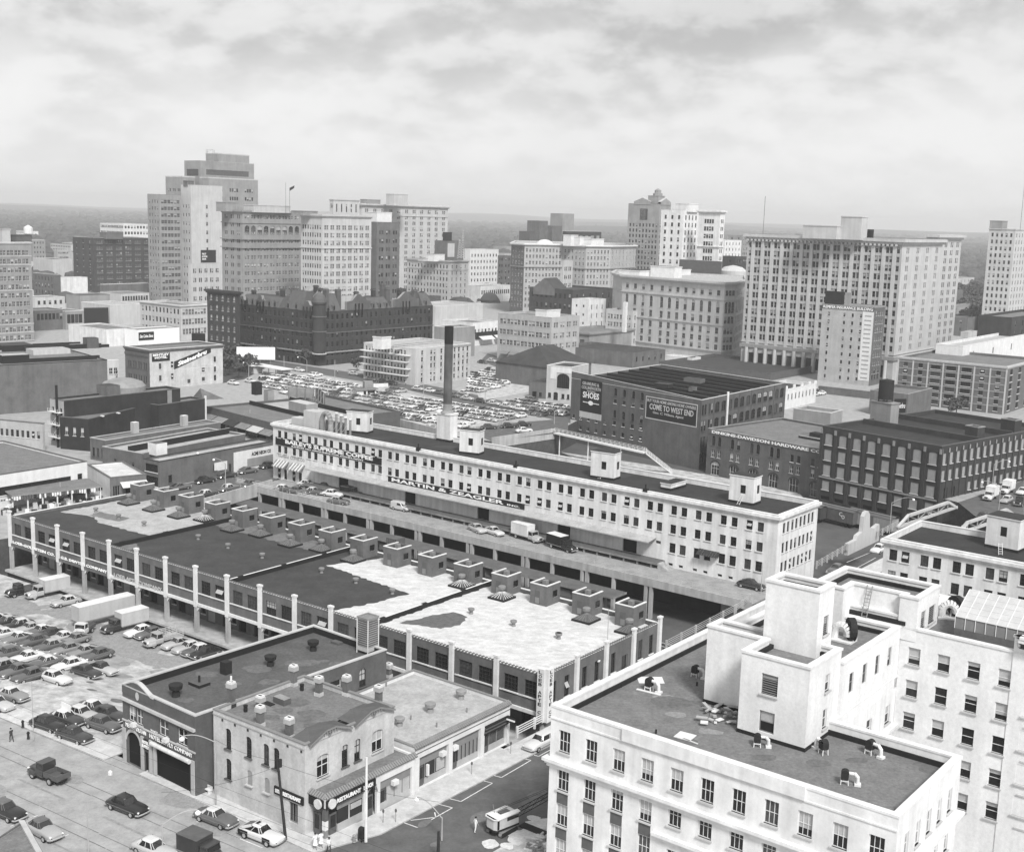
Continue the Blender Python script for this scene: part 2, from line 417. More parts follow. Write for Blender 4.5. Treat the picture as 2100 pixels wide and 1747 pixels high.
def st(X,Y):
 dx,dy=X+19,Y-115;return(dx*math.cos(rad(146))+dy*math.sin(rad(146)),dx*math.cos(rad(54))+dy*math.sin(rad(54)))
def sst(s,t):return(-19+s*math.cos(rad(146))+t*math.cos(rad(54)),115+s*math.sin(rad(146))+t*math.sin(rad(54)))
def zlot(X,Y):
 s,t=st(X,Y)
 if s<27 or t<4:return 0.0
 k=min(1,max(0,(t-5)/27));k=k*k*(3-2*k);return-5*k
def Pg(x,y):
 """ground point of the lot on a bearing"""
 z=0.0
 for _ in range(40):
  X,Y=P(x,y,z);z=z*.5+zlot(X,Y)*.5
 return X,Y,z
def sheet(name,pts,z,m,kind='structure',**k):
 mb=MB();mb.prism(pts,z,z,m,sides=False);return mb.build(name,None,org=(pts[0][0],pts[0][1],z),kind=kind,**k)
def slab(name,pts,z0,z1,m,ms=None):
 mb=MB();mb.prism(pts,z0,z1,ms or 'old_concrete',m,bottom=True);return mb.build(name,None,org=(pts[0][0],pts[0][1],z0),kind='structure')
sheet('ground',[(-400,40),(400,40),(400,520),(-400,520)],GZ,'yard_ground')
FRB=(-16.4,119.1)
whK,whL,whR=P(1597,1058,13.3),P(560,866,13.3),P(1676,1027,13.3)
F=[(-9000,150),(-260,150),(-160,168),lp(-8,-6),lp(-3,LDEP),(-66.5,262),(-57.0,284),mv(whL,3,18),P(700,868),P(793,858.6),P(897.6,886),P(925,893),P(1008,905),P(1137,886)]
gK,gL=P(*zb(1205,480),13),P(*zb(275,285),14.6)
F+=[mv(gL,1,6),mv(gK,0,10)]
dK,dR=P(*zb(1250,680),5.75),P(*zc(640,770),5.75)
F+=[mv(dK,0,8),mv(dR,0,8)]
bL,bK,bR=P(*zc(645,600),12.8),P(*zc(1385,742),12.8),P(*zc(1922,645),12.8)
BK0=P(*zc(1130,1245));
F+=[mv(bL,0,6),mv(bK,0,3),P(1950,1026),P(2140,1075),(420,150),(9000,150),(9000,14500),(-9000,14500)]
mb=MB();mb.prism(F,-7.2,0,'viaduct_shade','worn_street',bottom=False)  # slab sides coloured dark to stand in for shade beneath the viaduct
mb.build('city_ground',None,org=(0,300,0),kind='structure')
mb=MB();S0,S1,T0,T1,NS,NT=27.0,185.0,3.0,47.0,60,30
for i in range(NS+1):
 for j in range(NT+1):
  X,Y=sst(S0+(S1-S0)*i/NS,T0+(T1-T0)*j/NT);mb.v.append((X,Y,zlot(X,Y)+.0))
k=mb.slot('pale_lot')
for i in range(NS):
 for j in range(NT):
  a=i*(NT+1)+j;mb.f.append((a,a+NT+1,a+NT+2,a+1));mb.m.append(k)
mb.build('car_park_ground',None,org=(0,0,0),kind='structure',smooth=True)
s1=[sst(185,-70),sst(-60,-70),sst(-60,3),sst(-14,3)]
slab('street',[sst(400,-90),sst(-70,-90),sst(-70,4.02),sst(400,4.02)],-7,0,'worn_street')
bl=[sst(27,4.02),sst(1.5,4.02),mv(FRB,0,0),mv(FRB,0,32.3)]
q=mv(FRB,0,31.6)
blk=[sst(27.0,4.02),(-14.9,118.2),(2.6,143.4),mv((2.6,143.4),-16,0),mv((-25.2,152.5),-1.0,-1)]
slab('block_ground',[sst(27.0,4.021),sst(-2.2,4.021),mv(sst(-2.2,4.021),0,28),mv(mv(sst(-2.2,4.021),0,28),-31,0)],-7,-.004,'pavement')
KB0=sst(-2.2,0)
kl=lambda t,off=0:mv((-14.6,116.0),off,t)
br=[kl(-3,-3.6),kl(-3,19),kl(172,19),kl(172,-3.6)]
slab('bridge_street',br,-1.6,.004,'asphalt','concrete')
slab('corner_ground',[kl(-12,10.8),kl(-12,110),kl(48,110),kl(48,10.8)],-7,.012,'pale_lot')
def pave(name,pts):slab(name,pts,-.2,.15,'pavement','concrete')
pave('pavement',[kl(4,-3.5),kl(4,0),kl(168,0),kl(168,-3.5)])
pave('pavement',[sst(27,1.2),sst(-.5,.2),kl(4,0),kl(4,-3.5),sst(3,4.4),sst(27,4.4)])
pave('pavement',[sst(55,1.2),sst(33,1.2),sst(33,4.2),sst(55,4.2)])
pave('pavement',[kl(60,10.8),kl(60,14),kl(168,14),kl(168,10.8)])
def stripe(mb,a,b,w=.12,z=.02):
 d=Vector((b[0]-a[0],b[1]-a[1]));n=Vector((-d.y,d.x)).normalized()*w/2
 mb.face([(a[0]+n.x,a[1]+n.y,z),(a[0]-n.x,a[1]-n.y,z),(b[0]-n.x,b[1]-n.y,z),(b[0]+n.x,b[1]+n.y,z)],'line_paint')
mb=MB()
for a,b,c in((z7(880,1030),z7(1000,1060),z7(1275,900)),(z7(1240,820),z7(1355,850),z7(1612,700)),(z7(1640,655),z7(1680,665),z7(1780,610)),(z7(500,1245),z7(620,1288),z7(925,1115))):
 A_,B_,C_=P(*a),P(*b),P(*c);stripe(mb,A_,B_);stripe(mb,B_,C_)
for b,c in((z7(1275,900),z7(1150,865)),(z7(1612,700),z7(1480,670)),(z7(925,1115),z7(790,1080)),(z7(770,1155),z7(780,1200)),(z7(560,1225),z7(760,1200))):stripe(mb,P(*b),P(*c))
for a,b in((z5(1720,1350),z5(2100,1500)),(z5(160,1290),z5(240,1330)),(z5(380,1420),z5(560,1500)),(z5(240,1330),z5(90,1395)),(z5(240,1330),z5(330,1300)),(z5(600,1465),z5(430,1540)),(z6(0,1400),z6(520,1610)),(z5(1850,1400),z5(2020,1330)),(z5(1960,1440),z5(2080,1380))):stripe(mb,P(*a),P(*b))
for a,b in((zc(760,1500),zc(1000,1400)),(zc(1510,1262),zc(1560,1240)),(zc(830,1535),zc(950,1470))):stripe(mb,P(*a),P(*b),z=.02)
o=mb.build('road_marking',None,org=(0,110,0),kind='structure')
def patch(name,pts,z,m,jag=.35,n=1,kind='structure',parent=None):
 out=[]
 for i in range(len(pts)):
  a,b=pts[i],pts[(i+1)%len(pts)];d=Vector((b[0]-a[0],b[1]-a[1]));L_=d.length;nn=Vector((-d.y,d.x))/max(L_,.01);c=max(1,int(L_/n))
  for j in range(c):
   t=j/c;w=RND.uniform(-jag,jag)if j else RND.uniform(-jag,jag)*.3;out.append((a[0]+d.x*t+nn.x*w,a[1]+d.y*t+nn.y*w))
 mb=MB();mb.prism(out,z,z,m,sides=False);return mb.build(name,parent,org=None if parent else(out[0][0],out[0][1],z),kind=kind if not parent else None)
 # ================================================================== the long brick produce warehouse on the lot
NB=16;BW=LLEN/NB;RZ=6.0
pts=[lp(0,0),lp(LLEN,0),lp(LLEN,LDEP),lp(0,LDEP)]
loeb=Bld('warehouse','long low brick produce warehouse with white painted posts, beside the truck lot',pts,.7,RZ,'grey_brick','dark_roof',ph=.45,pt=.3,cop='coping',shades=.05,coph=.1)
Lr=loeb.root;WW=2.25
for i in range(NB):
 for k in(.30,.72):
  u=(i+k)*BW-WW/2+(.15 if k>.5 else 0);loeb.add(0,(u,u+WW,2.7,4.85,'steel'))
for j in range(4):
 bw=LDEP/4
 for k in(.30,.72):
  u=(j+k)*bw-.55
  if j==2 and k>.5:loeb.add(1,(u-.2,u+1.3,.75,3.6,'plain'))
  else:loeb.add(1,(u,u+1.1,1.9,4.7,'steel_small'))
loeb.finish(limit=100)
loeb.roof.data.materials[0]=MATS['dark_roof']
mb=MB();wl=[]
B0,B1=lp(0,4.6),lp(LLEN,4.6);ops=[]
for i in range(NB):
 u=i*BW
 ops+=[(u+.8,u+2.3,-3.9,-.9,'hole'),(u+3.0,u+4.0,-2.9,-1.1,'steel_small'),(u+4.6,u+6.4,-3.9,-.6,'hole' if i%3 else 'board')]
facade(mb,wl,B0,B1,-7,.72,ops,'grey_brick',.3)
for a,b in((lp(LLEN,4.6),lp(LLEN,LDEP)),(lp(LLEN,LDEP),lp(0,LDEP)),(lp(0,LDEP),lp(0,4.6))):
 ops=[]if a!=lp(LLEN,LDEP)else[(i*BW+1.5,i*BW+5.5,-5.8,-1.2,'hole')for i in range(NB)]
 facade(mb,wl,a,b,-7,.72,ops,'grey_brick',.3)
mb.face([(*lp(0,0),.7),(*lp(LLEN,0),.7),(*lp(LLEN,4.6),.7),(*lp(0,4.6),.7)],'old_concrete')
mb.build('lower_wall',Lr)
put_windows(Lr,[w for w in wl if w[4]!='hole'],name='lower_window');put_windows(Lr,[w for w in wl if w[4]=='hole'],name='loading_door')
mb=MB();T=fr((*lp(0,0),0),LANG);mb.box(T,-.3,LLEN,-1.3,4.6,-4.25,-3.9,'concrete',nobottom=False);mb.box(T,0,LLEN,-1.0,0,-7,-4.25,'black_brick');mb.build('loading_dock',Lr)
T0L=T
for i in range(NB+1):
 mb=MB();u=i*BW
 mb.box(T,u-.33,u+.33,-.38,.0,.3,RZ+.75,'coping');mb.box(T,u-.42,u+.42,-.45,.12,RZ+.75,RZ+1.05,'white_paint')
 mb.box(T,u-.28,u+.28,-.3,.3,-3.9,.7,'concrete');mb.v+=[]
 if i<NB:mb.face([T(u+.28,-.1,-.4),T(u+.28,-.1,.68),T(u+1.2,-.1,.68)],'coping');mb.face([T(u+.28,.3,-.4),T(u+.28,.3,.68),T(u+1.2,.3,.68)],'coping')
 mb.build('post',Lr)
TS=fr((*lp(LLEN,0),0),LANG+math.pi/2)
for j in range(5):
 mb=MB();u=j*LDEP/4
 if j:mb.box(TS,u-.33,u+.33,-.38,0,-1,RZ+.75,'coping');mb.box(TS,u-.42,u+.42,-.45,.12,RZ+.75,RZ+1.0,'white_paint');mb.build('post',Lr)
mb=MB()
for i in range(NB):mb.box(T,i*BW+.4,(i+1)*BW-.4,-.3,-.02,.55,1.0,'coping' if i>3 else 'grey_brick',nobottom=False);mb.box(T,i*BW+.5,(i+1)*BW-.5,-.12,-.002,2.5,2.68,'white_paint',nobottom=False)
mb.build('fascia_beam',Lr)
mb=MB()
for i in range(int(LLEN/.55)):mb.box(T,i*.55+.1,i*.55+.38,-.12,.32,RZ+.1,RZ+.2,'grey_brick')
for i in range(int(LDEP/.55)):mb.box(TS,i*.55+.1,i*.55+.38,-.12,.32,RZ+.1,RZ+.2,'grey_brick')
mb.build('coping_tiles',Lr)
def LT(u0,z0,y=-.32):return lambda x,y2,z:T0L(u0+x,y+y2,z0+z)
lettering('LOEB-GOLDSTEIN CO.',LT(BW*.15,1.15),BW*1.75,.52,'sign_white',Lr,fat=.03,thick=.08)
lettering('G.B. SAWYER COMPANY',LT(BW*2.15,1.15),BW*1.8,.52,'sign_white',Lr,fat=.03,thick=.08)
lettering('LOEB APTE COMPANY',LT(BW*4.2,1.05),BW*1.7,.62,'pale_stone',Lr,fat=.01,thick=.08)
roofz=RZ-.45
mat('roof_worn',.12,.09,9,fine=.3)
def rp(u0,u1,v0,v1):return[lp(u0,v0),lp(u1,v0),lp(u1,v1),lp(u0,v1)]
def rpatch(m,pts,dz,jag=.28):
 patch('roof_surface',pts,roofz+dz,m,jag,n=.7,parent=loeb.roof)
rpatch('pale_roof',[lp(2,9),lp(10,11),lp(14,9),lp(29.6,9.5),lp(29.6,27.2),lp(2,27.2)],.010)
rpatch('gravel_roof',[lp(8,11),lp(16,12),lp(15,15),lp(7,14)],.02)
rpatch('gravel_roof',[lp(30.6,.8),lp(33.2,1.2),lp(33.5,3.6),lp(30.6,4.8)],.012)
rpatch('gravel_roof',[lp(30.6,22),lp(58.5,22),lp(58.5,27.2),lp(30.6,27.2)],.012)
rpatch('white_roof',[lp(64,17.5),lp(84.5,15.2),lp(83.5,8),lp(81.5,1.5),lp(89.9,.6),lp(89.9,27.2),lp(68,27.2)],.010)
rpatch('white_roof',[lp(90.9,.6),lp(LLEN-.6,.6),lp(LLEN-.6,27.2),lp(90.9,27.2)],.010)
rpatch('roof_worn',[lp(92.5,4),lp(98.5,6.0),lp(99.5,9),lp(98,12.5),lp(95,12.9),lp(93.6,9)],.02)
for s_ in(4,8,12):
 mb=MB();u=s_*BW;mb.box(T,u-.17,u+.17,.4,LDEP-.4,roofz,RZ+.25,'tar','tar' if s_<8 else 'coping');
 for k_ in range(3):mb.box(T,u-.19,u+.19,2+k_*9,3+k_*9,roofz,RZ+.32,'tar')
 mb.build('fire_wall',Lr)
def penthouse(parent,T,w,d,h,wall='grey_brick',roof='black_roof',cop='coping',door=True):
 mb=MB()
 mb.box(T,0,w,0,d,0,h-.3,wall,roof)
 for x0,x1,y0,y1 in((0,w,0,.22),(0,w,d-.22,d),(0,.22,.22,d-.22),(w-.22,w,.22,d-.22)):mb.box(T,x0,x1,y0,y1,h-.3,h,wall,wall)
 for x0,x1,y0,y1 in((-.05,w+.05,-.05,.22),(w-.22,w+.05,.22,d),(-.05,.2,.22,d)):mb.box(T,x0,x1,y0,y1,h,h+.12,cop)
 mb.box(T,w/2-.35,w/2+.35,d/2-.3,d/2+.4,h-.3,h+.35,'frame_grey');o=mb.build('penthouse',parent)
 m2=MB();T2=lambda x,y,z:T(w*.28+x,y-.02,z);m2.box(T2,0,.95,0,.03,.1,2.15,'sign_grey');m2.box(T2,.1,.85,-.02,0,.2,1.1,'frame_grey');m2.build('door',o)
 m3=MB();T3=lambda x,y,z:T(w+.02-y,d*.45+x,1.1+z);m3.box(T3,0,1.1,-.03,0,0,1.0,'glass',nobottom=False);m3.box(T3,-.08,1.18,-.05,0,-.1,0,'frame_grey');m3.build('window',o)
 return o
for i in range(NB):
 T_=fr((*lp((i+.5)*BW-1.2+RND.uniform(-.1,.1),LDEP-3.9),roofz+.012),LANG);penthouse(Lr,T_,3.05,3.5,3.15+RND.uniform(-.08,.08))
def skylight(parent,c,r,z,ang,glass=True):
 mb=MB();T=fr((c[0],c[1],z),ang)
 mb.box(T,-r-.1,r+.1,-r-.1,r+.1,0,.3,'tar')
 ap=T(0,0,.3+r*.55);cs=[T(-r,-r,.3),T(r,-r,.3),T(r,r,.3),T(-r,r,.3)];hi=[T(-.25,-.25,.3+r*.5),T(.25,-.25,.3+r*.5),T(.25,.25,.3+r*.5),T(-.25,.25,.3+r*.5)]
 for i in range(4):
  a,b,c2,d=cs[i],cs[(i+1)%4],hi[(i+1)%4],hi[i];mb.face([a,b,c2,d],'glass_mid' if glass else 'sign_grey')
  for k in range(6):
   t=k/5;p=tuple(a[q]+(b[q]-a[q])*t for q in range(3));e=tuple(d[q]+(c2[q]-d[q])*t for q in range(3))
   mb.tube((p[0],p[1],p[2]+.03),(e[0],e[1],e[2]+.03),.045 if glass else .03,n=4,m='frame_white' if glass else 'frame_grey',cap=False)
 c3=T(0,0,.3+r*.5);mb.lathe(c3,[(.3,-.1),(.3,.35),(.55,.45),(.6,.85),(.45,.95)],10,'frame_grey');mb.build('skylight',parent)
sk={0:0,1:0,2:0,3:1,4:0,5:0,6:0,7:0,8:0,11:1,12:1,14:0,15:0}
for(x,y,g)in((264,1033,0),(315,1046.5,0),(366.6,1060,0),(420,1067,1),(476,1088,0),(534,1098,0),(595,1118,0),(659,1128.5,0),(724,1150,0),(947,1202,1),(1029,1226.5,1),(1202,1272,0),(1290,1296,0)):
 skylight(loeb.roof,P(x,y,roofz),1.45,roofz+.02,LANG,g)
def vent(parent,c,z,s=1.0,m='frame_grey',top=None):
 mb=MB();mb.lathe((c[0],c[1],z),[(.42*s,0),(.34*s,.45*s),(.3*s,.55*s),(.62*s,.75*s),(.68*s,1.15*s),(.6*s,1.2*s)],12,m)
 mb.lathe((c[0],c[1],z+1.2*s),[(.56*s,0),(.5*s,-.02)],12,top or m);return mb.build('roof_vent',parent)
for q in[z5b(755,42),z5b(935,95),z5b(1135,152),z5b(1560,258),z5b(1795,328),z5b(2065,405),z9(535,522),z9(760,590),z9(1000,660),z9(1517,790),z9(1795,870),z9(2090,952),za(305,935)]:
 vent(loeb.roof,P(*q,roofz),roofz+.02,.72)
for q in[z9(155,200),z9(342,262),z9(537,300),z9(746,345),z9(1187,462),z9(1422,525),z9(1668,580),z9(1932,645),za(438,640),za(785,740)]:
 mb=MB();p=P(*q,roofz+.3);mb.lathe((p[0],p[1],roofz),[(.12,0),(.12,.8),(.3,.95),(.32,1.3),(.1,1.45)],8,'coping');mb.build('roof_vent',loeb.roof)
mb=MB();p=P(*z9(960,425),roofz);Tt=fr((*p,roofz),LANG)
mb.box(Tt,-.1,2.3,-.1,2.3,0,.5,'tar');mb.box(Tt,0,2.2,0,2.2,.5,3.6,'sign_grey');
for k_ in range(5):mb.box(Tt,k_*.5,k_*.5+.06,-.04,0,.5,3.6,'frame_dark')
mb.build('water_tank',None,org=Tt(1,1,0),label='dark square louvred tank between two brick stair houses on the warehouse roof',cat='tank')
pc=lp(LLEN,0);Tc=fr((*pc,0),LANG)
t=empty('blade_sign',(*pc,.5),'tall white vertical corner sign lettered on two faces, on the warehouse corner','sign')
mb=MB();mb.box(Tc,-.45,.55,-.95,-.05,0.2,7.2,'white_paint',nobottom=False);mb.box(Tc,.56,1.0,-.6,.6,.2,7.2,'white_paint',nobottom=False);mb.build('board',t)
col='LOEB APTE CO'
for k_,ch in enumerate(col):
 if ch!=' ':
  lettering(ch,(lambda zz_:lambda x,y,z:Tc(-.22+x,-.95+y,zz_+z))(6.6-k_*.53),.5,.4,'sign_black',t,thick=.04)
  lettering(ch,(lambda zz_:lambda x,y,z:Tc(1.0-y,-.25+x,zz_+z))(6.6-k_*.53),.5,.4,'sign_black',t,thick=.04)
  # ================================================================== the long white warehouse
WZ=13.3;wpts=quadpts((1597,1058),(560,866),(1676,1027),WZ)
wh=Bld('warehouse','long four storey white stucco warehouse with black name boards and paired windows',wpts,-7,WZ,'white_stucco','black_roof',ph=.9,pt=.35,cop='coping',shades=.12,trim='white_stucco')
wh.roofm='black_roof'
wr=wh.root;WL=wh.L(0);WT=wh.T(0);WD=wh.L(1)
NP=25;pw=(WL-2.5)/NP
for i in range(NP):
 for k in(0,1):
  u=1.6+i*pw+k*2.15;
  for z,h in((9.85,1.8),(6.3,1.8)):wh.add(0,(u,u+1.2,z+.1,z+h-.05,'steel_small'))
  if i<2:wh.add(0,(u,u+1.05,.3,2.6,'steel_small'))
  elif i<21:
   if(i%4)!=2:wh.add(0,(u,u+1.1,3.9,4.5,'plain'))
  else:wh.add(0,(u,u+1.3,2.8,4.6,'steel_small'));wh.add(0,(u,u+.9,.3,.8,'plain'))
  if i in(4,8,12,16,19)and k==0:wh.add(0,(u+.1,u+3.2,1.1,4.4-.3,'hole'))
  if i in(1,2,3,5):wh.add(0,(u,u+1.1,-4.5,-2.8,'plain'))
wh.ops[0]=[o for o in wh.ops[0]if not(o[2]==3.9 and any(abs(o[0]-(1.7+i*pw+1.0))<2.6 for i in(4,8,12,16,19)))]
for u in cols(WD,4,.95,1.6,1.2,2,.6):
 for z in(9.85,6.3,2.8):wh.add(1,(u,u+.95,z,z+1.8,'steel_small'))
wh.band(WZ-1.0,.35,.25);wh.band(WZ-.65,.5,.5)
wh.finish(limit=100)
def WTf(u,z,y=0):return lambda x,yy,zz_:WT(u+x,y+yy,z+zz_)
signboard('name_board',None,WTf(1.0,8.25),34.5,1.75,[("BAILEY'S SUPREME COFFEE",.10,.925,.36,.88),('(LEAVES NO GROUNDS FOR COMPLAINT)',.16,.84,.06,.24)],parent=wr,fat=.035)
signboard('name_board',None,WTf(37.6,4.98),37.5,1.2,[('MARTIN & ZEAGLER',.03,.86,.2,.85),('INC.',.885,.97,.22,.5)],parent=wr,fat=.02)
lettering('Southland  COFFEE CO.',WTf(1.8,5.35,-.02),9.2,.7,'frame_grey',wr,thick=.02)
mb=MB();cu0,cu1=14.0,106.0;n=8
for i in range(n):
 a=cu0+(cu1-cu0)*i/n;b=cu0+(cu1-cu0)*(i+1)/n-.06
 mb.face([WT(a,-.02,5.0),WT(b,-.02,5.0),WT(b,-2.7,4.6),WT(a,-2.7,4.6)],'pale_roof');mb.face([WT(a,-2.7,4.6),WT(b,-2.7,4.6),WT(b,-2.7,4.4),WT(a,-2.7,4.4)],'concrete')
 mb.face([WT(a,-.02,4.85),WT(b,-.02,4.85),WT(b,-2.68,4.42),WT(a,-2.68,4.42)],'old_concrete')
 for k_ in range(4):x_=a+(b-a)*k_/4;mb.box(WT,x_,x_+.07,-.1,0,4.9,5.1,'concrete')
mb.build('canopy',wr)
mb=MB();mb.box(WT,13,108,-2.9,0,.75,1.1,'old_concrete','asphalt',nobottom=False)
for i in range(32):mb.box(WT,13.5+i*3,13.8+i*3,-2.7,-2.4,-.9,.75,'old_concrete')
for i in range(7):mb.box(WT,108+i*.35,108.35+i*.35,-2.6,-.9,-.2,1.0-i*.16,'concrete')
mb.build('loading_dock',wr)
for i in range(2):
 mb=MB();
 for k_ in range(9):
  u=1.2+i*5.4+k_*.5;mb.face([WT(u,-.02,4.6),WT(u+.5,-.02,4.6),WT(u+.5,-1.6,3.4),WT(u,-1.6,3.4)],'awning_pale' if k_%2 else 'awning');mb.face([WT(u,-1.6,3.4),WT(u+.5,-1.6,3.4),WT(u+.5,-1.6,3.15),WT(u,-1.6,3.15)],'awning_pale' if k_%2 else 'awning')
 mb.build('awning',wr)
mb=MB();u=115.0
for k_ in range(8):uu=u+k_*.52;mb.face([WT(uu,-.02,4.75),WT(uu+.5,-.02,4.75),WT(uu+.5,-1.3,3.9),WT(uu,-1.3,3.9)],'awning_dark')
mb.face([WT(u,-.02,4.75),WT(u,-1.3,3.9),WT(u,-.02,3.9)],'awning_dark');mb.face([WT(u+4.1,-.02,4.75),WT(u+4.1,-1.3,3.9),WT(u+4.1,-.02,3.9)],'awning_dark');mb.build('awning',wr)
def lifthouse(parent,pL,pK,pR,zt,zb,name='penthouse'):
 q=quadpts(pK,pL,pR,zt);mb=MB();wl=[]
 for i in range(4):
  a,b=q[i],q[(i+1)%4];L_=dist(a,b);ops=[(L_*.45,L_*.45+1.1,zb+1.9,zb+3.5,'plain')]if i<2 and zt-zb>3 else[]
  facade(mb,wl,a,b,zb,zt,ops,'white_stucco',.15)
 mb.prism(offs(q,.12),zt,zt+.18,'coping','black_roof',bottom=True)
 mb.ring(q,0.0,.06,zb,zb+.45,'tar')
 o=mb.build(name,parent)
 for w in wl:
  x=bpy.data.objects.new('window',win_mesh(w[2],w[3],'plain',0,0));COL.objects.link(x);x.parent=o;g=ORG[o.name]
  x.location=(w[0][0]-g[0],w[0][1]-g[1],w[0][2]-g[2]);x.rotation_euler=(0,0,w[1])
 return q
rz_=WZ-.9
for L_,K_,R_,base in((ze(612,598),ze(750,610),ze(803,600),ze(750,748)),(ze(1355,722),ze(1482,735),ze(1558,727),ze(1482,888)),(zb(415,845),zb(582,868),zb(665,858),zb(582,1055)),(zb(1408,1012),zb(1583,1040),zb(1672,1027),zb(1583,1235)),(zb(912,1072),zb(985,1085),zb(1092,1055),zb(985,1128))):
 zt=zat(*base,rz_,K_[1]);lifthouse(wr,L_,K_,R_,zt,rz_)
for q in(ze(650,720),zb(470,1040),zb(1465,1225)):
 mb=MB();p=P(*q,rz_);
 for s_ in(-.25,.25):mb.tube((p[0]+UA[0]*s_,p[1]+UA[1]*s_,rz_),(p[0]+UB[0]*.8+UA[0]*(s_+.5),p[1]+UB[1]*.8+UA[1]*(s_+.5),rz_+2.0),.05,n=4,m='frame_white')
 for k_ in range(5):t_=k_/5+.1;mb.tube((p[0]+UB[0]*.8*t_+UA[0]*(-.25+.5*t_),p[1]+UB[1]*.8*t_+UA[1]*(-.25+.5*t_),rz_+2*t_),(p[0]+UB[0]*.8*t_+UA[0]*(.25+.5*t_),p[1]+UB[1]*.8*t_+UA[1]*(.25+.5*t_),rz_+2*t_),.04,n=4,m='frame_white')
 mb.build('ladder',None,org=(*p,rz_),label={0:'short white ladder leaning on the lift house nearest the roof blowers',1:'short white ladder leaning on the third white lift house',2:'short white ladder leaning on the lift house at the near end of the white warehouse'}[(ze(650,720),zb(470,1040),zb(1465,1225)).index(q)],cat='ladder')
mb=MB()
for q in(ze(1080,850),ze(1720,965),zb(800,1130)):p=P(*q,WZ);Tq=fr((*p,WZ),AA);mb.box(Tq,-.4,.5,-.2,.5,-.3,.5,'tar');mb.box(Tq,-.05,.15,0,.2,.5,1.3,'tar')
mb.build('downpipe_head',wr)
pb=P(*ze(1260,790),rz_);ztp=zat(*ze(1260,790),rz_,ze(1260,605)[1]);Tq=fr((*pb,rz_),AA)
st_=empty('smoke_stack',(*pb,rz_),'tall thin dark topped smoke stack on a white square pedestal behind the white warehouse','chimney')
q=[Tq(-2.3,0,0)[:2],Tq(.0,0,0)[:2],Tq(0,2.3,0)[:2],Tq(-2.3,2.3,0)[:2]]
Tq=fr((*P(*ze(1268,800),rz_),rz_),AA)
sz=4.0;hp=ztp-rz_;q=[Tq(-sz*.75,0,0)[:2],Tq(sz*.25,0,0)[:2],Tq(sz*.25,sz*.62,0)[:2],Tq(-sz*.75,sz*.62,0)[:2]]
cc=(sum(a[0]for a in q)/4,sum(a[1]for a in q)/4)
mb=MB();mb.prism(q,rz_-3,rz_+hp,'white_stucco');mb.ring(q,0,.15,rz_+hp-.4,rz_+hp,'coping');mb.ring(q,0,.05,rz_,rz_+.5,'tar')
iq=offs(q,-.1);n0=len(mb.v)
mb.build('pedestal',st_)
dc=math.hypot(*cc);bx,by=pix(cc[0],cc[1],rz_+hp);
d_=ray(914.5,669);ztop=HC+d_[2]*dc/math.hypot(d_[0],d_[1]);d_=ray(914.5,705);zblk=HC+d_[2]*dc/math.hypot(d_[0],d_[1])
mb=MB();mb.lathe((*cc,rz_+hp),[(1.6,0),(1.1,.5),(1.0,1.2),(.98,2)],20,'grey_metal');mb.lathe((*cc,rz_+hp),[(.98,2),(.95,zblk-rz_-hp)],20,'smoke_metal');mb.build('shaft',st_,smooth=False)
mb=MB();mb.lathe((*cc,zblk),[(.98,0),(1.0,ztop-zblk),(.7,ztop-zblk),(.65,ztop-zblk-1)],20,'tar');mb.build('dark_top',st_)
bt=empty('blower_house',(*P(*ze(335,700),rz_),rz_),'pale metal blower house with curved ducts on the left end of the white warehouse roof','machinery')
mb=MB();Tb_=fr((*P(*ze(330,720),rz_),rz_),AA);mb.box(Tb_,0,4.2,0,3,0,4.6,'pale_stone');mb.box(Tb_,-4.5,-.02,.3,3,0,2.4,'pale_stone');mb.build('casing',bt)
mb=MB()
for k_ in range(10):
 t0_,t1_=math.pi*k_/10,math.pi*(k_+1)/10;R_=1.5
 mb.tube(Tb_(6.5-R_*math.cos(t0_),1,2.2+R_*math.sin(t0_)*1.6),Tb_(6.5-R_*math.cos(t1_),1,2.2+R_*math.sin(t1_)*1.6),.55,n=10,m='grey_metal')
mb.tube(Tb_(5.0,1,0),Tb_(5.0,1,2.2),.55,n=10,m='grey_metal');mb.tube(Tb_(8.0,1,0),Tb_(8.0,1,2.2),.6,n=10,m='lamp_metal')
mb.build('duct',bt)
for k_ in range(4):
 mb=MB();x_=9.6+k_*1.5;mb.tube(Tb_(x_,1.2,0),Tb_(x_,1.2,4.8-k_*.3),.28,n=8,m='grey_metal');mb.tube(Tb_(x_,1.2,4.8-k_*.3),Tb_(x_,1.2,5.1-k_*.3),.45,n=8,m='coping')
 mb.tube(Tb_(x_,1.0,3.6),Tb_(x_-1.3,-1.2,0),.04,n=4,m='lamp_metal');mb.build('flue',bt)
 # ================================================================== loading deck in front of the white warehouse
dk=empty('loading_deck',WT(0,-9,0),'raised concrete loading deck with a post and wire railing in front of the white warehouse','deck')
DU0,DU1,DW=-1.5,131.0,9.8
mb=MB();mb.box(WT,DU0,DU1,-DW,-.0,-.35,.0,'concrete','deck_top',nobottom=False);mb.box(WT,DU0,DU1,-DW-.25,-DW,-1.05,.4,'concrete',nobottom=False)
mb.face([WT(DU1,-DW-.25,-1.35),WT(DU1,0,-1.35),WT(DU1,0,.0),WT(DU1,-DW-.25,.0)],'concrete')
mb.build('deck_slab',dk)
nc=16
for i in range(nc+1):
 mb=MB();u=DU0+1.2+(DU1-DU0-22)*i/nc;mb.box(WT,u-.3,u+.3,-DW-.2,-DW+.4,-7,-.35,'concrete')
 if i%2==0:mb.box(WT,u+.75,u+1.35,-DW-.2,-DW+.4,-7,-.35,'concrete')
 mb.build('column',dk)
rl=MB();npst=58
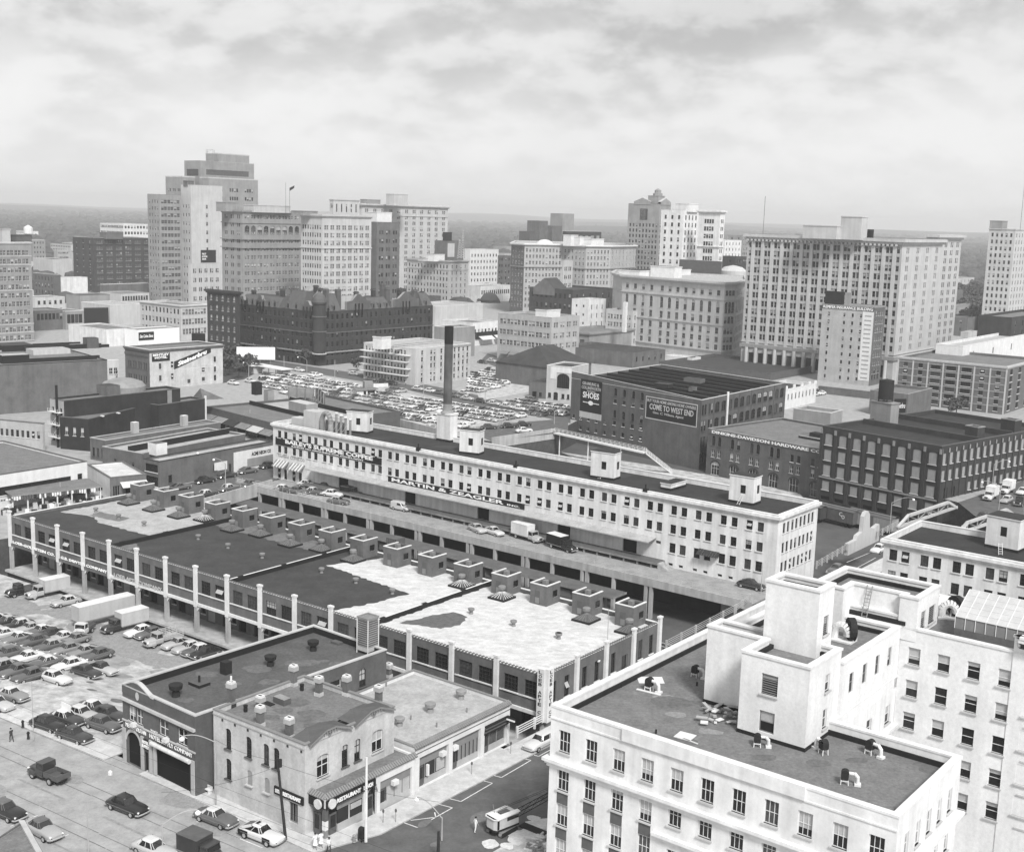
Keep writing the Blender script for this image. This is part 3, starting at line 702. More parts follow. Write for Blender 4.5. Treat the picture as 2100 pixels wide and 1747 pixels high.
for i in range(npst+1):
 u=DU0+(DU1-DU0)*i/npst;rl.tube(WT(u,-DW-.1,.3),WT(u,-DW-.1,1.55),.035,n=4,m='rail_metal')
for z in(.6,.95,1.25,1.55):rl.tube(WT(DU0,-DW-.1,z),WT(DU1,-DW-.1,z),.02 if z<1.5 else .03,n=4,m='rail_metal')
for z in(.5,.8,1.1):rl.box(WT,DU0+.5,DU0+15,-DW-.3,-DW-.22,z,z+.12,'frame_white',nobottom=False);rl.box(WT,DU0+21,DU0+29,-DW-.3,-DW-.22,z,z+.12,'frame_white',nobottom=False)
rl.build('railing',dk)
sh=empty('platform_shed',WT(-10,-16,-6),'long dark flat roofed platform shed between the brick warehouse and the loading deck','shed')
mb=MB();mb.box(WT,-9,108,-17.0,-12.6,-2.5,-2.15,'old_concrete','asphalt',nobottom=False);mb.build('roof',sh)
mb=MB();mb.box(WT,-9,108,-16.8,-13.2,-7,-5.9,'old_concrete','asphalt');mb.build('platform',sh)
for i in range(17):
 mb=MB();u=-7+i*7;mb.box(WT,u-.2,u+.2,-15.0,-14.6,-5.9,-2.5,'old_concrete');mb.build('post',sh)
for k_ in range(2):
 mb=MB()
 for w_ in(-.75,.75):mb.box(WT,-10,125,-20.5-k_*4.2+w_-.05,-20.5-k_*4.2+w_+.05,GZ+.14,GZ+.3,'rail_metal')
 for i in range(200):mb.box(WT,-10+i*.67,-9.75+i*.67,-21.8-k_*4.2,-19.2-k_*4.2,GZ+.01,GZ+.14,'tar')
 mb.build('railway_track',None,org=WT(0,-20,GZ),label='railway track in the dark cutting '+('beside the platform shed' if k_==0 else 'along the back wall of the brick warehouse'),cat='railway track')
mb=MB();mb.box(WT,.02,120,-.06,-.01,-7,-.4,'black_brick',nobottom=False);mb.build('under_deck_shade',wr)  # dark box over the lower wall paints in the shade under the deck
# ================================================================== white stone office block in the near right corner
ZF=18.0
f0,f1,f2=P(1131,1448,ZF),P(1843,1678,ZF),P(1993,1560,ZF)
ang=math.atan2(f1[1]-f0[1],f1[0]-f0[0]);pa=ang+math.pi/2
def fq(p,a=0,b=0):return(p[0]+math.cos(ang)*a+math.cos(pa)*b,p[1]+math.sin(ang)*a+math.sin(pa)*b)
FLn=dist(f0,f1);FD=dist(f1,f2)
Tf=fr((*f0,0),ang)
def loc(p):dx,dy=p[0]-f0[0],p[1]-f0[1];return(dx*math.cos(ang)+dy*math.sin(ang),-dx*math.sin(ang)+dy*math.cos(ang))
zP1=zat(1659,1540,ZF-.9,1374);zMW=zP1-1.3
m0=loc(P(*z4b(810,1020),zMW));m1=loc(P(*z4b(1170,805),zMW));MU=(m0[0]+m1[0])/2
pl=loc(P(*za(1455,850),zP1));pg=loc(P(*z4b(95,935),zP1));pf=loc(P(*z4b(570,1070),zP1));ph_=loc(P(*z4b(265,870),zP1));pb_=loc(P(*za(1590,790),zP1));pr_=loc(P(*z4b(815,930),zP1))
FBK=50.0
def fpts(*uv):return[Tf(u,v,0)[:2]for u,v in uv]
main=Bld('office_block','white stone office block with gravel roof and dark window panels, nearest in view',fpts((0,0),(FLn,0),(FLn,FD),(MU,FD),(MU,FBK),(0,FBK)),0,ZF,'limestone','gravel_roof',ph=1.1,pt=.55,shades=.6,coph=.2)
step=FLn/11.05;u0=.95
for i in range(11):
 u=u0+i*step;main.add(0,(u,u+1.3,13.9,16.0,'six'))
 if i<4:
  for z in(10.1,6.6,3.1):main.add(0,(u,u+1.3,z,z+2.15,'six'))
 else:
  for z in(10.6,6.2,2.6):main.add(0,(u,u+1.3,z,z+2.15,'six'))
for u in cols(FD,5,.95,1.0):
 for z in(13.9,10.3,6.6,3.1):main.add(1,(u,u+.95,z,z+2.1,'six'))
main.grid(2,3,1.2,1.9,(13.6,10.2,6.8),'sash')
for u in(m for m in cols(FBK-FD,5,1.25,1.5,10)):
 for z in(13.6,10.3,7.0):main.add(3,(u,u+1.25,z,z+1.9,'sash'))
T=main.T(0);mb=main.mbt
for i in range(4):
 u=u0+i*step
 for z in(5.3,8.8):mb.box(T,u+.02,u+1.28,-.01,.12,z-.02,z+1.25,'sign_grey')
seg=fpts((0,0),(FLn,0),(FLn,FD))
main.mbt.ring(main.pts,0,.55,12.75,13.05,'limestone');main.mbt.ring(main.pts,0,.35,12.5,12.75,'limestone');main.mbt.ring(main.pts,0,.2,12.2,12.5,'limestone')
ub=u0+3.55*step;mb.box(T,ub,FLn,-.5,0,9.35,9.65,'limestone',nobottom=False);mb.box(T,ub+.2,FLn,-.25,0,9.0,9.35,'limestone',nobottom=False)
mb.box(T,-.01,FLn,-.1,0,16.9,17.05,'limestone',nobottom=False);mb.box(T,FLn*.24,FLn*.77,-.25,0,17.05,18.22,'limestone',nobottom=False)
main.finish(limit=90)
mr_=main.root
mb=MB();mb.ring(main.pts,-.75,-.56,ZF-1.1,ZF-.62,'tar');mb.build('flashing',mr_)
def block(name,uv,z0,z1,ph=.8,pt=.45,ops=None,wall='white_brick',tarbase=None,label=None):
 pts_=fpts(*uv);mb=MB();wl=[];n=len(pts_);ops=ops or{}
 for i in range(n):facade(mb,wl,pts_[i],pts_[(i+1)%n],z0,z1,ops.get(i,[]),wall,.2,.5)
 inn=offs(pts_,-pt)
 for i in range(n):
  j=(i+1)%n;mb.face([(*inn[i],z1-ph),(*inn[i],z1),(*inn[j],z1),(*inn[j],z1-ph)],wall)
 o=mb.build(name,mr_)
 m2=MB();m2.prism(inn,z1-ph,z1-ph,'gravel_roof',sides=False);m2.ring(pts_,-pt-.32,-pt+.03,z1-ph,z1-ph+.4,'tar');m2.build('roof',o)
 m3=MB();m3.ring(pts_,-pt-.1,.1,z1,z1+.22,'coping');m3.build('coping',o)
 if tarbase:m4=MB();m4.ring(pts_,0,.06,tarbase,tarbase+.35,'tar');m4.build('flashing',o)
 g=ORG[o.name]
 for w in wl:
  x=bpy.data.objects.new('window',win_mesh(*w[2:7]));COL.objects.link(x);x.parent=o;x.location=(w[0][0]-g[0],w[0][1]-g[1],w[0][2]-g[2]);x.rotation_euler=(0,0,w[1])
 return o
PB=pb_[1];R0=ZF-1.1
g_u,f_u=pg[0],pf[0]
block('penthouse',[(pl[0],ph_[1]),(g_u,ph_[1]),(g_u,pf[1]),(f_u,pf[1]),(f_u,PB),(pl[0],PB)],R0,zP1,tarbase=R0,ops={2:[(2.1,3.7,R0+4.3,R0+6.2,'louver'),(2.1,3.6,R0+.7,R0+2.7,'sash_grey')],3:[(3.5,4.5,R0+4.5,R0+6.1,'sash'),(3.5,4.4,R0+1,R0+2.8,'sash')]})
MB_=m1[1]+1.5
rw_ops=[]
spine_end=MB_
zRW=zMW
sl_=[(PB-.0,0)]
L3=MB_-PB
mwops=[(u,u+1.0,z,z+2.0,'sash_grey')for u in cols(L3,4,1.0,.6,.4)for z in(zMW-3.4,zMW-6.7,zMW-10,zMW-13.3)]
block('spine_wing',[(pl[0]+.2,PB+.02),(MU+.03,PB+.02),(MU+.03,MB_),(pl[0]+.2,MB_)],R0,zMW,ops={1:[o for o in mwops if o[2]>R0+.2]})
rwK=loc(P(*z4b(1330,790),zRW));RB_=rwK[1]
L4=26.0
rwo=[(u,u+1.25,z,z+1.75,'sash')for u in[.9+2.95*i for i in range(9)]for z in(zRW-3.6,zRW-7.0,zRW-10.4,zRW-13.8,zRW-17.2)]
block('rear_wing',[(MU+.02,RB_),(MU+L4,RB_),(MU+L4,RB_+13.5),(MU+.02,RB_+13.5)],0,zRW,ops={0:rwo})
block('spine_wing',[(pl[0]+.2,MB_+.02),(MU-.0,MB_+.02),(MU-.0,RB_+13.5),(pl[0]+.2,RB_+13.5)],R0,zRW-.01)
rb=loc(P(*z4b(2035,835),zRW+1.6));block('right_wing',[(rb[0],rb[1]),(rb[0]+14,rb[1]),(rb[0]+14,RB_-.05),(rb[0],RB_-.05)],0,zRW+1.6,ops={0:[(u,u+1.35,z,z+2.0,'sash')for u in(1.3,4.8)for z in(zRW-6,zRW-9.4,zRW-12.8,zRW-16)]})
zP2=30.0;t0_,t1_,t2_=loc(P(*z4b(270,430),zP2)),loc(P(*z4b(640,520),zP2)),loc(P(*z4b(750,465),zP2))
block('stair_tower',[(t0_[0],t1_[1]),(t1_[0],t1_[1]),(t1_[0],t2_[1]),(t0_[0],t2_[1])],R0,zP2,ops={1:[(1.3,2.4,zP2-4.4,zP2-2.6,'louver')]})
zP3=22.0
for _k in range(200):
 if loc(P(*z4b(1330,570),zP3))[1]<RB_:break
 zP3+=.05
a_,b_,c_,d_,e_,g_=[loc(P(*z4b(*q),zP3))for q in((850,345),(1490,470),(1330,570),(1215,545),(880,460),(810,500))]
e0=loc(P(*z4b(640,430),zP3))
block('lift_house',[(e0[0],g_[1]),(g_[0],g_[1]),(g_[0],e_[1]),(d_[0],e_[1]),(d_[0],c_[1]),(c_[0]+.2,c_[1]+.04),(c_[0]+.2,a_[1]),(e0[0],a_[1])],zMW-1.2,zP3,ops={5:[(1.2,2.5,zMW-.2,zMW+1.6,'louver'),(3.4,5.2,zMW-.2,zMW+1.6,'louver')]})
zP4=zP3-2.2;h0,h1=loc(P(*z4b(810,560),zP4)),loc(P(*z4b(1180,650),zP4))
block('terrace',[(g_[0]+.02,h1[1]),(d_[0]-.02,h1[1]),(d_[0]-.02,e_[1]-.02),(g_[0]+.02,e_[1]-.02)],zMW-1.2,zP4,ph=.7)
mb=MB();lx=(g_[0]+d_[0])/2-1.2
for s_ in(0,.55):mb.tube(Tf(lx+s_,e_[1]-.9,zP4-.7),Tf(lx+s_+.1,e_[1]-.1,zP3+.3),.05,n=4,m='grey_metal')
for k_ in range(8):mb.tube(Tf(lx+.1*k_/8,e_[1]-.9+.1*k_,zP4-.6+(zP3-zP4+.6)*k_/8),Tf(lx+.55+.1*k_/8,e_[1]-.9+.1*k_,zP4-.6+(zP3-zP4+.6)*k_/8),.04,n=4,m='grey_metal')
mb.build('ladder',None,org=Tf(lx,e_[1],zP4),label='iron ladder leaning against the terrace wall of the white office block',cat='ladder')
gh=empty('greenhouse',Tf(MU+6,RB_+5,zRW-.8),'glazed lean-to greenhouse on the rear roof of the white office block','greenhouse')
gA=loc(P(*z4b(1610,680),zRW+1.6));gB=loc(P(*z4b(1695,520),zRW+3.6));gL_=12
gx,gy0,gy1=gA[0]+.0,gA[1],gA[1]+3.8;zr=zRW-.8
mb=MB();mb.box(Tf,gx,gx+gL_,gy0,gy0+.2,zr,zr+1.1,'grey_brick');mb.box(Tf,gx,gx+.2,gy0+.2,gy1,zr,zr+1.1,'grey_brick');mb.build('base_wall',gh)
mb=MB()
for k_ in range(13):x=gx+k_*gL_/12;mb.tube(Tf(x,gy0,zr+1.1),Tf(x,gy0,zr+2.3),.04,n=4,m='frame_white',cap=False);mb.tube(Tf(x,gy0,zr+2.3),Tf(x,gy1,zr+4.2),.05,n=4,m='frame_white',cap=False)
for k_ in range(6):y=gy0+(gy1-gy0)*k_/5;mb.tube(Tf(gx,y,zr+2.33+1.9*k_/5),Tf(gx+gL_,y,zr+2.33+1.9*k_/5),.06 if k_ in(0,5)else .03,n=4,m='frame_white',cap=False)
mb.build('frame',gh)
mb=MB();mb.face([Tf(gx,gy0,zr+2.3),Tf(gx+gL_,gy0,zr+2.3),Tf(gx+gL_,gy1,zr+4.2),Tf(gx,gy1,zr+4.2)],'pale_stone');mb.face([Tf(gx,gy0+.05,zr+1.1),Tf(gx+gL_,gy0+.05,zr+1.1),Tf(gx+gL_,gy0+.05,zr+2.3),Tf(gx,gy0+.05,zr+2.3)],'frame_grey')
mb.face([Tf(gx+.05,gy0,zr+1.1),Tf(gx+.05,gy1,zr+1.1),Tf(gx+.05,gy1,zr+4.2),Tf(gx+.05,gy0,zr+2.3)],'frame_grey');mb.build('glazing',gh)
def fan(p,z,label,s=1.0,rz=0.0,big=False):
 e=empty('roof_fan',(p[0],p[1],z),label,'fan','blower units on the office block roof')
 T=fr((p[0],p[1],z),ang+rz)
 if big:
  mb=MB();mb.box(T,-1.1,1.3,-.7,.9,0,.15,'coping');n=10
  for k_ in range(n):
   a,b=math.pi*k_/n,math.pi*(k_+1)/n;mb.tube(T(-.75*math.cos(a),0,.6+.95*math.sin(a)),T(-.75*math.cos(b),0,.6+.95*math.sin(b)),.42,n=10,m='coping')
  mb.tube(T(-.75,0,.1),T(-.75,0,.65),.42,n=10,m='coping');mb.build('duct',e)
  mb=MB();mb.tube(T(.5,.35,1.2),T(1.0,.75,1.2),1.15,n=16,m='box_dark');mb.tube(T(.4,.3,1.2),T(.52,.36,1.2),.7,n=16,m='tar');mb.build('blower',e)
  mb=MB()
  for x,y in((.2,.1),(1.2,.1),(.2,1.0),(1.2,1.0)):mb.tube(T(x,y,0),T(x,y,.9),.05,n=4,m='frame_white')
  mb.build('stand',e);return e
 mb=MB();mb.box(T,-.5*s,.45*s,-.45*s,.45*s,.7*s,1.5*s,'box_dark',nobottom=False)
 n=8
 for k_ in range(n):
  a,b=math.pi*k_/n,math.pi*(k_+1)/n;mb.face([T(-.5*s*math.cos(a),-.42*s,1.5*s+.45*s*math.sin(a)),T(-.5*s*math.cos(b),-.42*s,1.5*s+.45*s*math.sin(b)),T(-.5*s*math.cos(b),.42*s,1.5*s+.45*s*math.sin(b)),T(-.5*s*math.cos(a),.42*s,1.5*s+.45*s*math.sin(a))],'box_dark')
 mb.face([T(-.5*s*math.cos(math.pi*k_/8),-.42*s,1.5*s+.45*s*math.sin(math.pi*k_/8))for k_ in range(9)],'box_dark');mb.build('blower',e)
 mb=MB();mb.tube(T(.4*s,0,1.5*s),T(1.1*s,0,1.5*s),.22*s,n=8,m='coping');mb.tube(T(1.1*s,0,1.6*s),T(1.55*s,0,1.1*s),.24*s,n=8,m='coping');mb.tube(T(1.55*s,0,1.2*s),T(1.6*s,0,.15),.24*s,n=8,m='coping');mb.box(T,1.2*s,2.0*s,-.4*s,.4*s,0,.2,'coping');mb.build('duct',e)
 mb=MB()
 for x,y in((-.5,-.4),(.45,-.4),(-.5,.4),(.45,.4)):mb.tube(T(x*s,y*s,0),T(x*s*.9,y*s*.9,.75*s),.05,n=4,m='frame_white')
 mb.box(T,-.5*s,.45*s,-.43*s,-.37*s,.3,.38,'frame_white');mb.build('stand',e);return e
for q,lb,rz,sc in((z8(495,100),'dark blower fan beside loose white sheets, nearest the left parapet of the office block',0,.7),(z8(692,42),'dark blower fan tucked against the left wall of the notched penthouse',0,.65),(z8(958,340),'dark blower fan at the foot of the penthouse wall next to the stacked debris',.5,.62),(z8(1240,372),'dark blower fan at the front corner of the penthouse by the inner parapet',2.6,.7),(z8(1440,372),'dark blower fan with the longest pale elbow duct, near the inner parapet',-.2,.7),(z8(1332,500),'dark blower fan standing alone in the middle of the front roof',.4,.66)):
 fan(P(*q,R0),R0,lb,sc,rz)
fan(P(*z4b(790,860),zMW-.8),zMW-.8,'large round blower fan with white curved duct behind the slim stair tower',1.0,0,True)
fan(P(*z4b(1560,700),zRW-.8),zRW-.8,'large round blower fan with white curved duct beside the rooftop greenhouse',.9,.4,True)
def flat(name,label,q,z,w,d,a,m='coping',h=.06,cat='sheet'):
 p=P(*q,z);T=fr((*p,z+.01),a);mb=MB();mb.box(T,0,w,0,d,0,h,m);mb.build(name,None,org=(*p,z),label=label,cat=cat)
flat('loose_sheet','square white sheet lying alone on the gravel roof of the office block',z8(600,300),R0,1.6,1.5,ang+.1);flat('timber_strip','thin pale timber strip beside the square white sheet on the roof',z8(640,308),R0,1.6,.12,ang-.1,cat='timber')
flat('loose_sheet','large pale sheet under the blower fan by the left parapet',z8(452,70),R0,2.6,1.7,ang+.7);flat('timber_strip','long pale plank in front of the blower fan by the left parapet',z8(440,98),R0,2.6,.3,ang+.1,cat='timber')
db=empty('debris_heap',(*P(*z8(790,215),R0),R0),'untidy heap of pale boards and rubble against the penthouse wall','debris');mb=MB();r_=random.Random(4)
for k_ in range(30):
 p=P(*z8(740+r_.random()*140,190+r_.random()*65),R0);T=fr((*p,R0+r_.random()*.5),r_.random()*3);w_=.25+r_.random()*1.1;mb.box(T,0,w_,0,.12+r_.random()*.35,0,.06+r_.random()*.16,r_.choice(['coping','pale_stone','pale_brick','frame_grey']))
mb.build('boards',db,kind='stuff')
mb=MB()
for q in(z8(375,88),z8(1310,278),z8(1540,342),z8(1702,490),z8(1618,570),z8(1550,628),z8(700,80),z8(525,285)):
 p=P(*q,R0);mb.tube((*p,R0),(*p,R0+.4),.09,n=6,m='tar')
mb.build('pipe_stubs',main.roof,kind='stuff')
# ================================================================== brick hotel supply building
MZ=9.5;mp=quadpts(z5(1705,412),z5(1000,150),z9(962,1012),MZ)
met=Bld('warehouse','two storey brown brick hotel supply building with curved gable and dark garage opening',mp,0,MZ-.3,'red_brick','brown_roof',ph=.8,pt=.35,cop='pale_stone',shades=.5)
ML=met.L(0);f_=ML/13.5
met.add(0,(.8*f_,3.3*f_,.02,4.0,'hole',1.2),(4.0*f_,4.75*f_,.02,2.4,'hole'),(6.2*f_,12.5*f_,.02,4.0,'hole'),(1.2*f_,2.5*f_,5.3,7.1,'pair'),(2.65*f_,3.9*f_,5.3,7.1,'pair'),(7.0*f_,8.7*f_,5.3,7.1,'pair'),(10.4*f_,12.1*f_,5.3,7.1,'pair'))
L1=met.L(1);met.add(1,(2.6,3.8,5.0,6.8,'steel_small'),(2.6,3.8,1.0,3.2,'steel_small'),(L1-9.5,L1-7.6,6.0,7.6,'sash'),(L1-4.6,L1-3.5,5.6,7.9,'dark_arch',.5),(L1-12.5,L1-10.8,6.0,7.4,'sash'))
T=met.T(0);mb=met.mbt
for z,h,o_ in((5.0,.16,.12),(7.5,.3,.3)):mb.box(T,-.05,ML+.05,-o_,0,z,z+h,'pale_stone',nobottom=False)
for u in(.0,3.5*f_,5.1*f_,5.9*f_,12.8*f_):mb.box(T,u+.02,u+.55*f_,-.14,-.002,0,4.1,'pale_brick')
for k_ in range(10):
 a,b_=math.pi*k_/10,math.pi*(k_+1)/10;c_=2.05*f_;r_=1.25*f_;mb.face([T(c_+r_*math.cos(a),-.06,2.82+1.2*math.sin(a)),T(c_+r_*math.cos(b_),-.06,2.82+1.2*math.sin(b_)),T(c_+(r_+.35)*math.cos(b_),-.06,2.82+1.55*math.sin(b_)),T(c_+(r_+.35)*math.cos(a),-.06,2.82+1.55*math.sin(a))],'pale_stone')
met.finish()
_m=MB();_m.ring(met.pts,-.42,-.34,MZ-1.1,MZ-.32,'tar');_m.build('flashing',met.root)
Mr=met.root
mb=MB();n=10;pr=[]
for i in range(n+1):t=i/n;pr.append((t*6.2*f_,MZ-.28+1.0*max(0,math.cos((t-.45)*math.pi*1.05))**1.5))
for(a,za_),(b,zb_)in zip(pr,pr[1:]):
 mb.face([T(a,-.05,MZ-1.2),T(b,-.05,MZ-1.2),T(b,-.05,zb_),T(a,-.05,za_)],'red_brick');mb.face([T(a,.35,MZ-1.2),T(b,.35,MZ-1.2),T(b,.35,zb_),T(a,.35,za_)],'red_brick')
 mb.face([T(a,-.12,za_),T(b,-.12,zb_),T(b,.42,zb_),T(a,.42,za_)],'pale_stone');mb.face([T(a,-.12,za_-.14),T(b,-.12,zb_-.14),T(b,-.12,zb_),T(a,-.12,za_)],'pale_stone')
mb.lathe(T(3.0*f_,0,8.5),[(.01,0)],4,'pale_stone')
mb.face([T(3*f_+.35*math.cos(a*math.pi/6),-.08,8.6+.5*math.sin(a*math.pi/6))for a in range(12)],'pale_stone');mb.build('gable',Mr)
def MT(u,z):return lambda x,y,z2:T(u+x,y-.02,z+z2)
lettering('METROPOLITAN',MT(.6*f_,4.38),3.9*f_,.5,'sign_white',Mr,thick=.06);lettering('HOTEL SUPPLY COMPANY',MT(5.2*f_,4.38),7.8*f_,.5,'sign_white',Mr,thick=.06);lettering('WHITE',MT(5.4*f_,5.2),1.3*f_,.24,'sign_white',Mr,thick=.03)
signboard('sign_board',None,MT(3.55*f_,2.75),1.9*f_,1.2,[('HOTEL',.2,.8,.55,.85),('SUPPLY',.15,.85,.15,.45)],parent=Mr,thick=.1)
mb=MB();mb.tube(T(5.9*f_,-.35,4.0),T(12.9*f_,-.35,4.0),.26,n=10,m='awning_pale');mb.build('rolled_awning',Mr)
for u in(2.55*f_,8.6*f_):mb=MB();mb.box(T,u-.3,u+.3,-.55,-.02,4.95,5.4,'coping',nobottom=False);mb.build('air_conditioner',Mr)
mz=MZ-1.1
for q,s_ in((z9(200,1130),1.1),(z9(480,1030),1.1),(z5b(1385,1490),1.2)):vent(met.roof,P(*q,mz),mz,s_,'box_dark','grey_metal')
p=P(*z5b(1780,1310),mz);Tq=fr((*p,mz),AA);mb=MB();mb.box(Tq,-.5,.5,-.5,.5,0,1.5,'box_dark');mb.build('roof_vent',met.roof)
p=P(*z5b(1570,1400),mz);Tq=fr((*p,mz),AA);mb=MB();mb.box(Tq,-1,1,-.8,.8,0,.35,'tar','sign_grey');mb.tube(Tq(0,0,.3),Tq(0,0,1.1),.15,n=6,m='tar');mb.build('roof_vent',met.roof)
p=P(*z9(635,985),mz);Tq=fr((*p,mz),AA);mb=MB();mb.box(Tq,-.7,.7,-.4,.4,0,.3,'sign_grey');mb.build('roof_hatch',met.roof)
p=P(*z9(838,1040),mz);Tq=fr((*p,mz),AA);e=empty('cooling_tower',(*p,mz),'slatted cooling tower standing at the back corner of the hotel supply building roof','cooling tower');mb=MB()
mb.box(Tq,-1,1,-1,1,.4,.9,'pale_stone');
for k_ in range(13):z=.95+k_*.28;mb.box(Tq,-.95,.95,-.95,.95,z,z+.12,'grey_metal',nobottom=False)
mb.box(Tq,-.85,.85,-.85,.85,.9,4.3,'sign_grey');mb.box(Tq,-1,1,-1,-.85,4.5,4.75,'grey_metal');mb.box(Tq,-1,1,.85,1,4.5,4.75,'grey_metal');mb.box(Tq,-1,-.85,-.85,.85,4.5,4.75,'grey_metal');mb.box(Tq,.85,1,-.85,.85,4.5,4.75,'grey_metal');mb.build('casing',e)
mb=MB()
for x in(-.95,.95):
 for y in(-.95,.95):mb.tube(Tq(x,y,0),Tq(x,y,4.6),.07,n=4,m='frame_white')
mb.build('frame',e)
# ================================================================== corner restaurant
RZ2=9.8;rpq=quadpts(z6(870,762),z6(110,462),z6(1655,457),RZ2)
res_=Bld('restaurant','pale painted brick corner restaurant with arched windows and many roof chimneys',rpq,0,RZ2,'cream_brick','gravel_roof',ph=.5,pt=.3,cop='frame_grey',shades=.5,coph=.12)
Rl,Rr_=res_.L(0),res_.L(1)
for f,z in((.17,6.0),(.40,6.0),(.59,6.0),(.70,6.0),(.17,2.6)):res_.add(0,(f*Rl-.45,f*Rl+.45,z,z+2.3,'dark_arch',.4))
for f in(.41,.60):res_.add(0,(f*Rl-.4,f*Rl+.4,3.0,4.6,'board',.35))
for f,w_ in((.19,1.7),(.43,.95),(.57,.95),(.80,1.7)):res_.add(1,(f*Rr_-w_/2,f*Rr_+w_/2,5.6,8.0,'pair' if w_>1 else 'dark_arch',.35))
for f in(.72,):res_.add(0,(f*Rl+1.6,f*Rl+2.9,.9,3.1,'shop'))
res_.finish();rr=res_.root
T=res_.T(1);TL=res_.T(0)
mb=MB()
for k_ in range(14):u=.5+k_*(Rl-1)/13;mb.box(TL,u-.12,u+.12,-.06,0,RZ2-.9,RZ2-.65,'dark_brick',nobottom=False)if k_%2 else None
mb.box(TL,0,Rl,-.08,-.002,RZ2-.5,RZ2-.35,'pale_brick',nobottom=False);mb.build('brick_band',rr)
for a,b in((.3,.48),(.52,.98)):
 mb=MB();ua_,ub_=(.2,Rr_*.49)if a==.3 else(Rr_*.51,Rr_-.2);um=(ua_+ub_)/2;pk=RZ2+.95
 mb.face([T(ua_,-.1,RZ2-.1),T(ub_,-.1,RZ2-.1),T(um+.7,-.1,pk-.2),T(um-.7,-.1,pk-.2)],'cream_brick')
 for(x0,z0,x1,z1)in((ua_+.1,RZ2+.02,um-.7,pk),(um-.7,pk,um+.7,pk),(um+.7,pk,ub_-.1,RZ2+.02)):
  mb.face([T(x0,-.45,z0),T(x1,-.45,z1),T(x1,2.4,z1-.5 if z1>RZ2+.5 else z1),T(x0,2.4,z0-.5 if z0>RZ2+.5 else z0)],'sign_grey');mb.face([T(x0,-.45,z0-.22),T(x1,-.45,z1-.22),T(x1,-.45,z1),T(x0,-.45,z0)],'frame_grey')
 mb.face([T(ua_,2.4,RZ2-.4),T(ub_,2.4,RZ2-.4),T(um+1,2.4,pk-.5),T(um-1,2.4,pk-.5)],'sign_grey')
 for k_ in range(6):u=um-1+k_*.36;mb.box(T,u,u+.16,-.4,-.1,pk-.5,pk-.22,'frame_grey',nobottom=False)
 mb.face([T(um-.3+.3*math.cos(q*math.pi/4)+.3,-.13,RZ2-.1+.35*math.sin(q*math.pi/4)+.3)for q in range(8)],'frame_grey')
 mb.build('pediment',rr)
rzz=RZ2-.5
def chimney(q,h=2.2,tall=False,parent=None,z=None):
 z=rzz if z is None else z;p=P(*q,z);T=fr((*p,z),AA+.1);mb=MB();w_=.32
 mb.box(T,-w_-.1,w_+.1,-.35,.35,0,.4,'cream_brick' if not tall else 'dark_brick');mb.box(T,-w_,w_,-.3,.3,.4,h-.7,'grey_brick');mb.box(T,-w_-.12,w_+.12,-.4,.4,h-.7,h-.2,'pale_brick',nobottom=False);mb.box(T,-w_-.05,w_+.05,-.34,.34,h-.2,h,'coping',nobottom=False);mb.box(T,-.22,.22,-.12,.12,h,h+.01,'tar')
 if tall:mb.tube(T(0,0,h),T(0,0,h+.6),.12,n=6,m='coping')
 mb.build('chimney',parent or res_.roof)
for q,h,t_ in((z6(500,600),2.3,0),(z6(500,462),1.6,0),(z6(740,700),2.3,0),(z6(985,348),2.3,0),(z6(1215,345),2.4,0),(z6(1480,425),2.3,0),(z6(260,440),2.9,1),(z6(775,265),2.5,0)):chimney(q,h,t_)
for q in(z6(845,305),z6(378,480)):p=P(*q,rzz);mb=MB();mb.lathe((*p,rzz),[(.22,0),(.22,.6),(.25,.62),(.25,.75)],8,'tar');mb.build('roof_vent',res_.roof)
p=P(*z6(680,410),rzz);Tq=fr((*p,rzz),AA);mb=MB();mb.box(Tq,-.9,.9,-.5,.5,0,.7,'sign_grey','grey_metal');mb.box(Tq,-1.5,-.2,-1.5,-.8,0,.1,'tar');mb.build('roof_hatch',res_.roof)
CZ=4.75;cq=quadpts(z6(1038,1190),z6(880,1115),z6(1785,835),CZ)
a_=res_.pts[1];cK=cq[1];cR=cq[2]
back=[mv(cR,-3.4,0)]
sp_=[mv(cK,-3.4,0),cK,cR,mv(cR,-3.4,0)]
shp=empty('corner_shop',(*cK,0),'single storey corner restaurant front with black name boards and tiled canopy edge','shop')
mb=MB();mb.prism(sp_,CZ-.3,CZ-.2,'tar','gravel_roof');mb.ring(sp_,-.3,0,CZ-.6,CZ,'white_paint');mb.build('roof',shp)
mb=MB();n=34
for i,(p0,p1)in enumerate(((sp_[0],sp_[1]),(sp_[1],sp_[2]))):
 Lq=dist(p0,p1);Tq=fr((*p0,CZ-.05),math.atan2(p1[1]-p0[1],p1[0]-p0[0]));k_=0
 while k_*.34<Lq-.2:u=k_*.34;mb.tube(Tq(u+.15,-.3,-.15),Tq(u+.15,.25,.22),.15,n=6,m='frame_grey');k_+=1
mb.build('roof_tiles',shp)
T0s=fr((*sp_[0],0),math.atan2(sp_[1][1]-sp_[0][1],sp_[1][0]-sp_[0][0]));T1s=fr((*sp_[1],0),math.atan2(sp_[2][1]-sp_[1][1],sp_[2][0]-sp_[1][0]));SL=dist(sp_[1],sp_[2])
mb=MB();mb.box(T0s,0,3.4,.0,.3,3.5,CZ-.6,'white_paint',nobottom=False);mb.box(T1s,.31,SL,.0,.3,3.5,CZ-.6,'white_paint',nobottom=False)
mb.box(T0s,0,1.0,0,.3,0,3.5,'white_paint');mb.box(T1s,5.6,6.0,0,.3,0,3.5,'white_paint');mb.box(T1s,7.5,8.0,0,.3,0,3.5,'white_paint');mb.box(T1s,SL-.5,SL,0,.3,0,3.5,'white_paint')
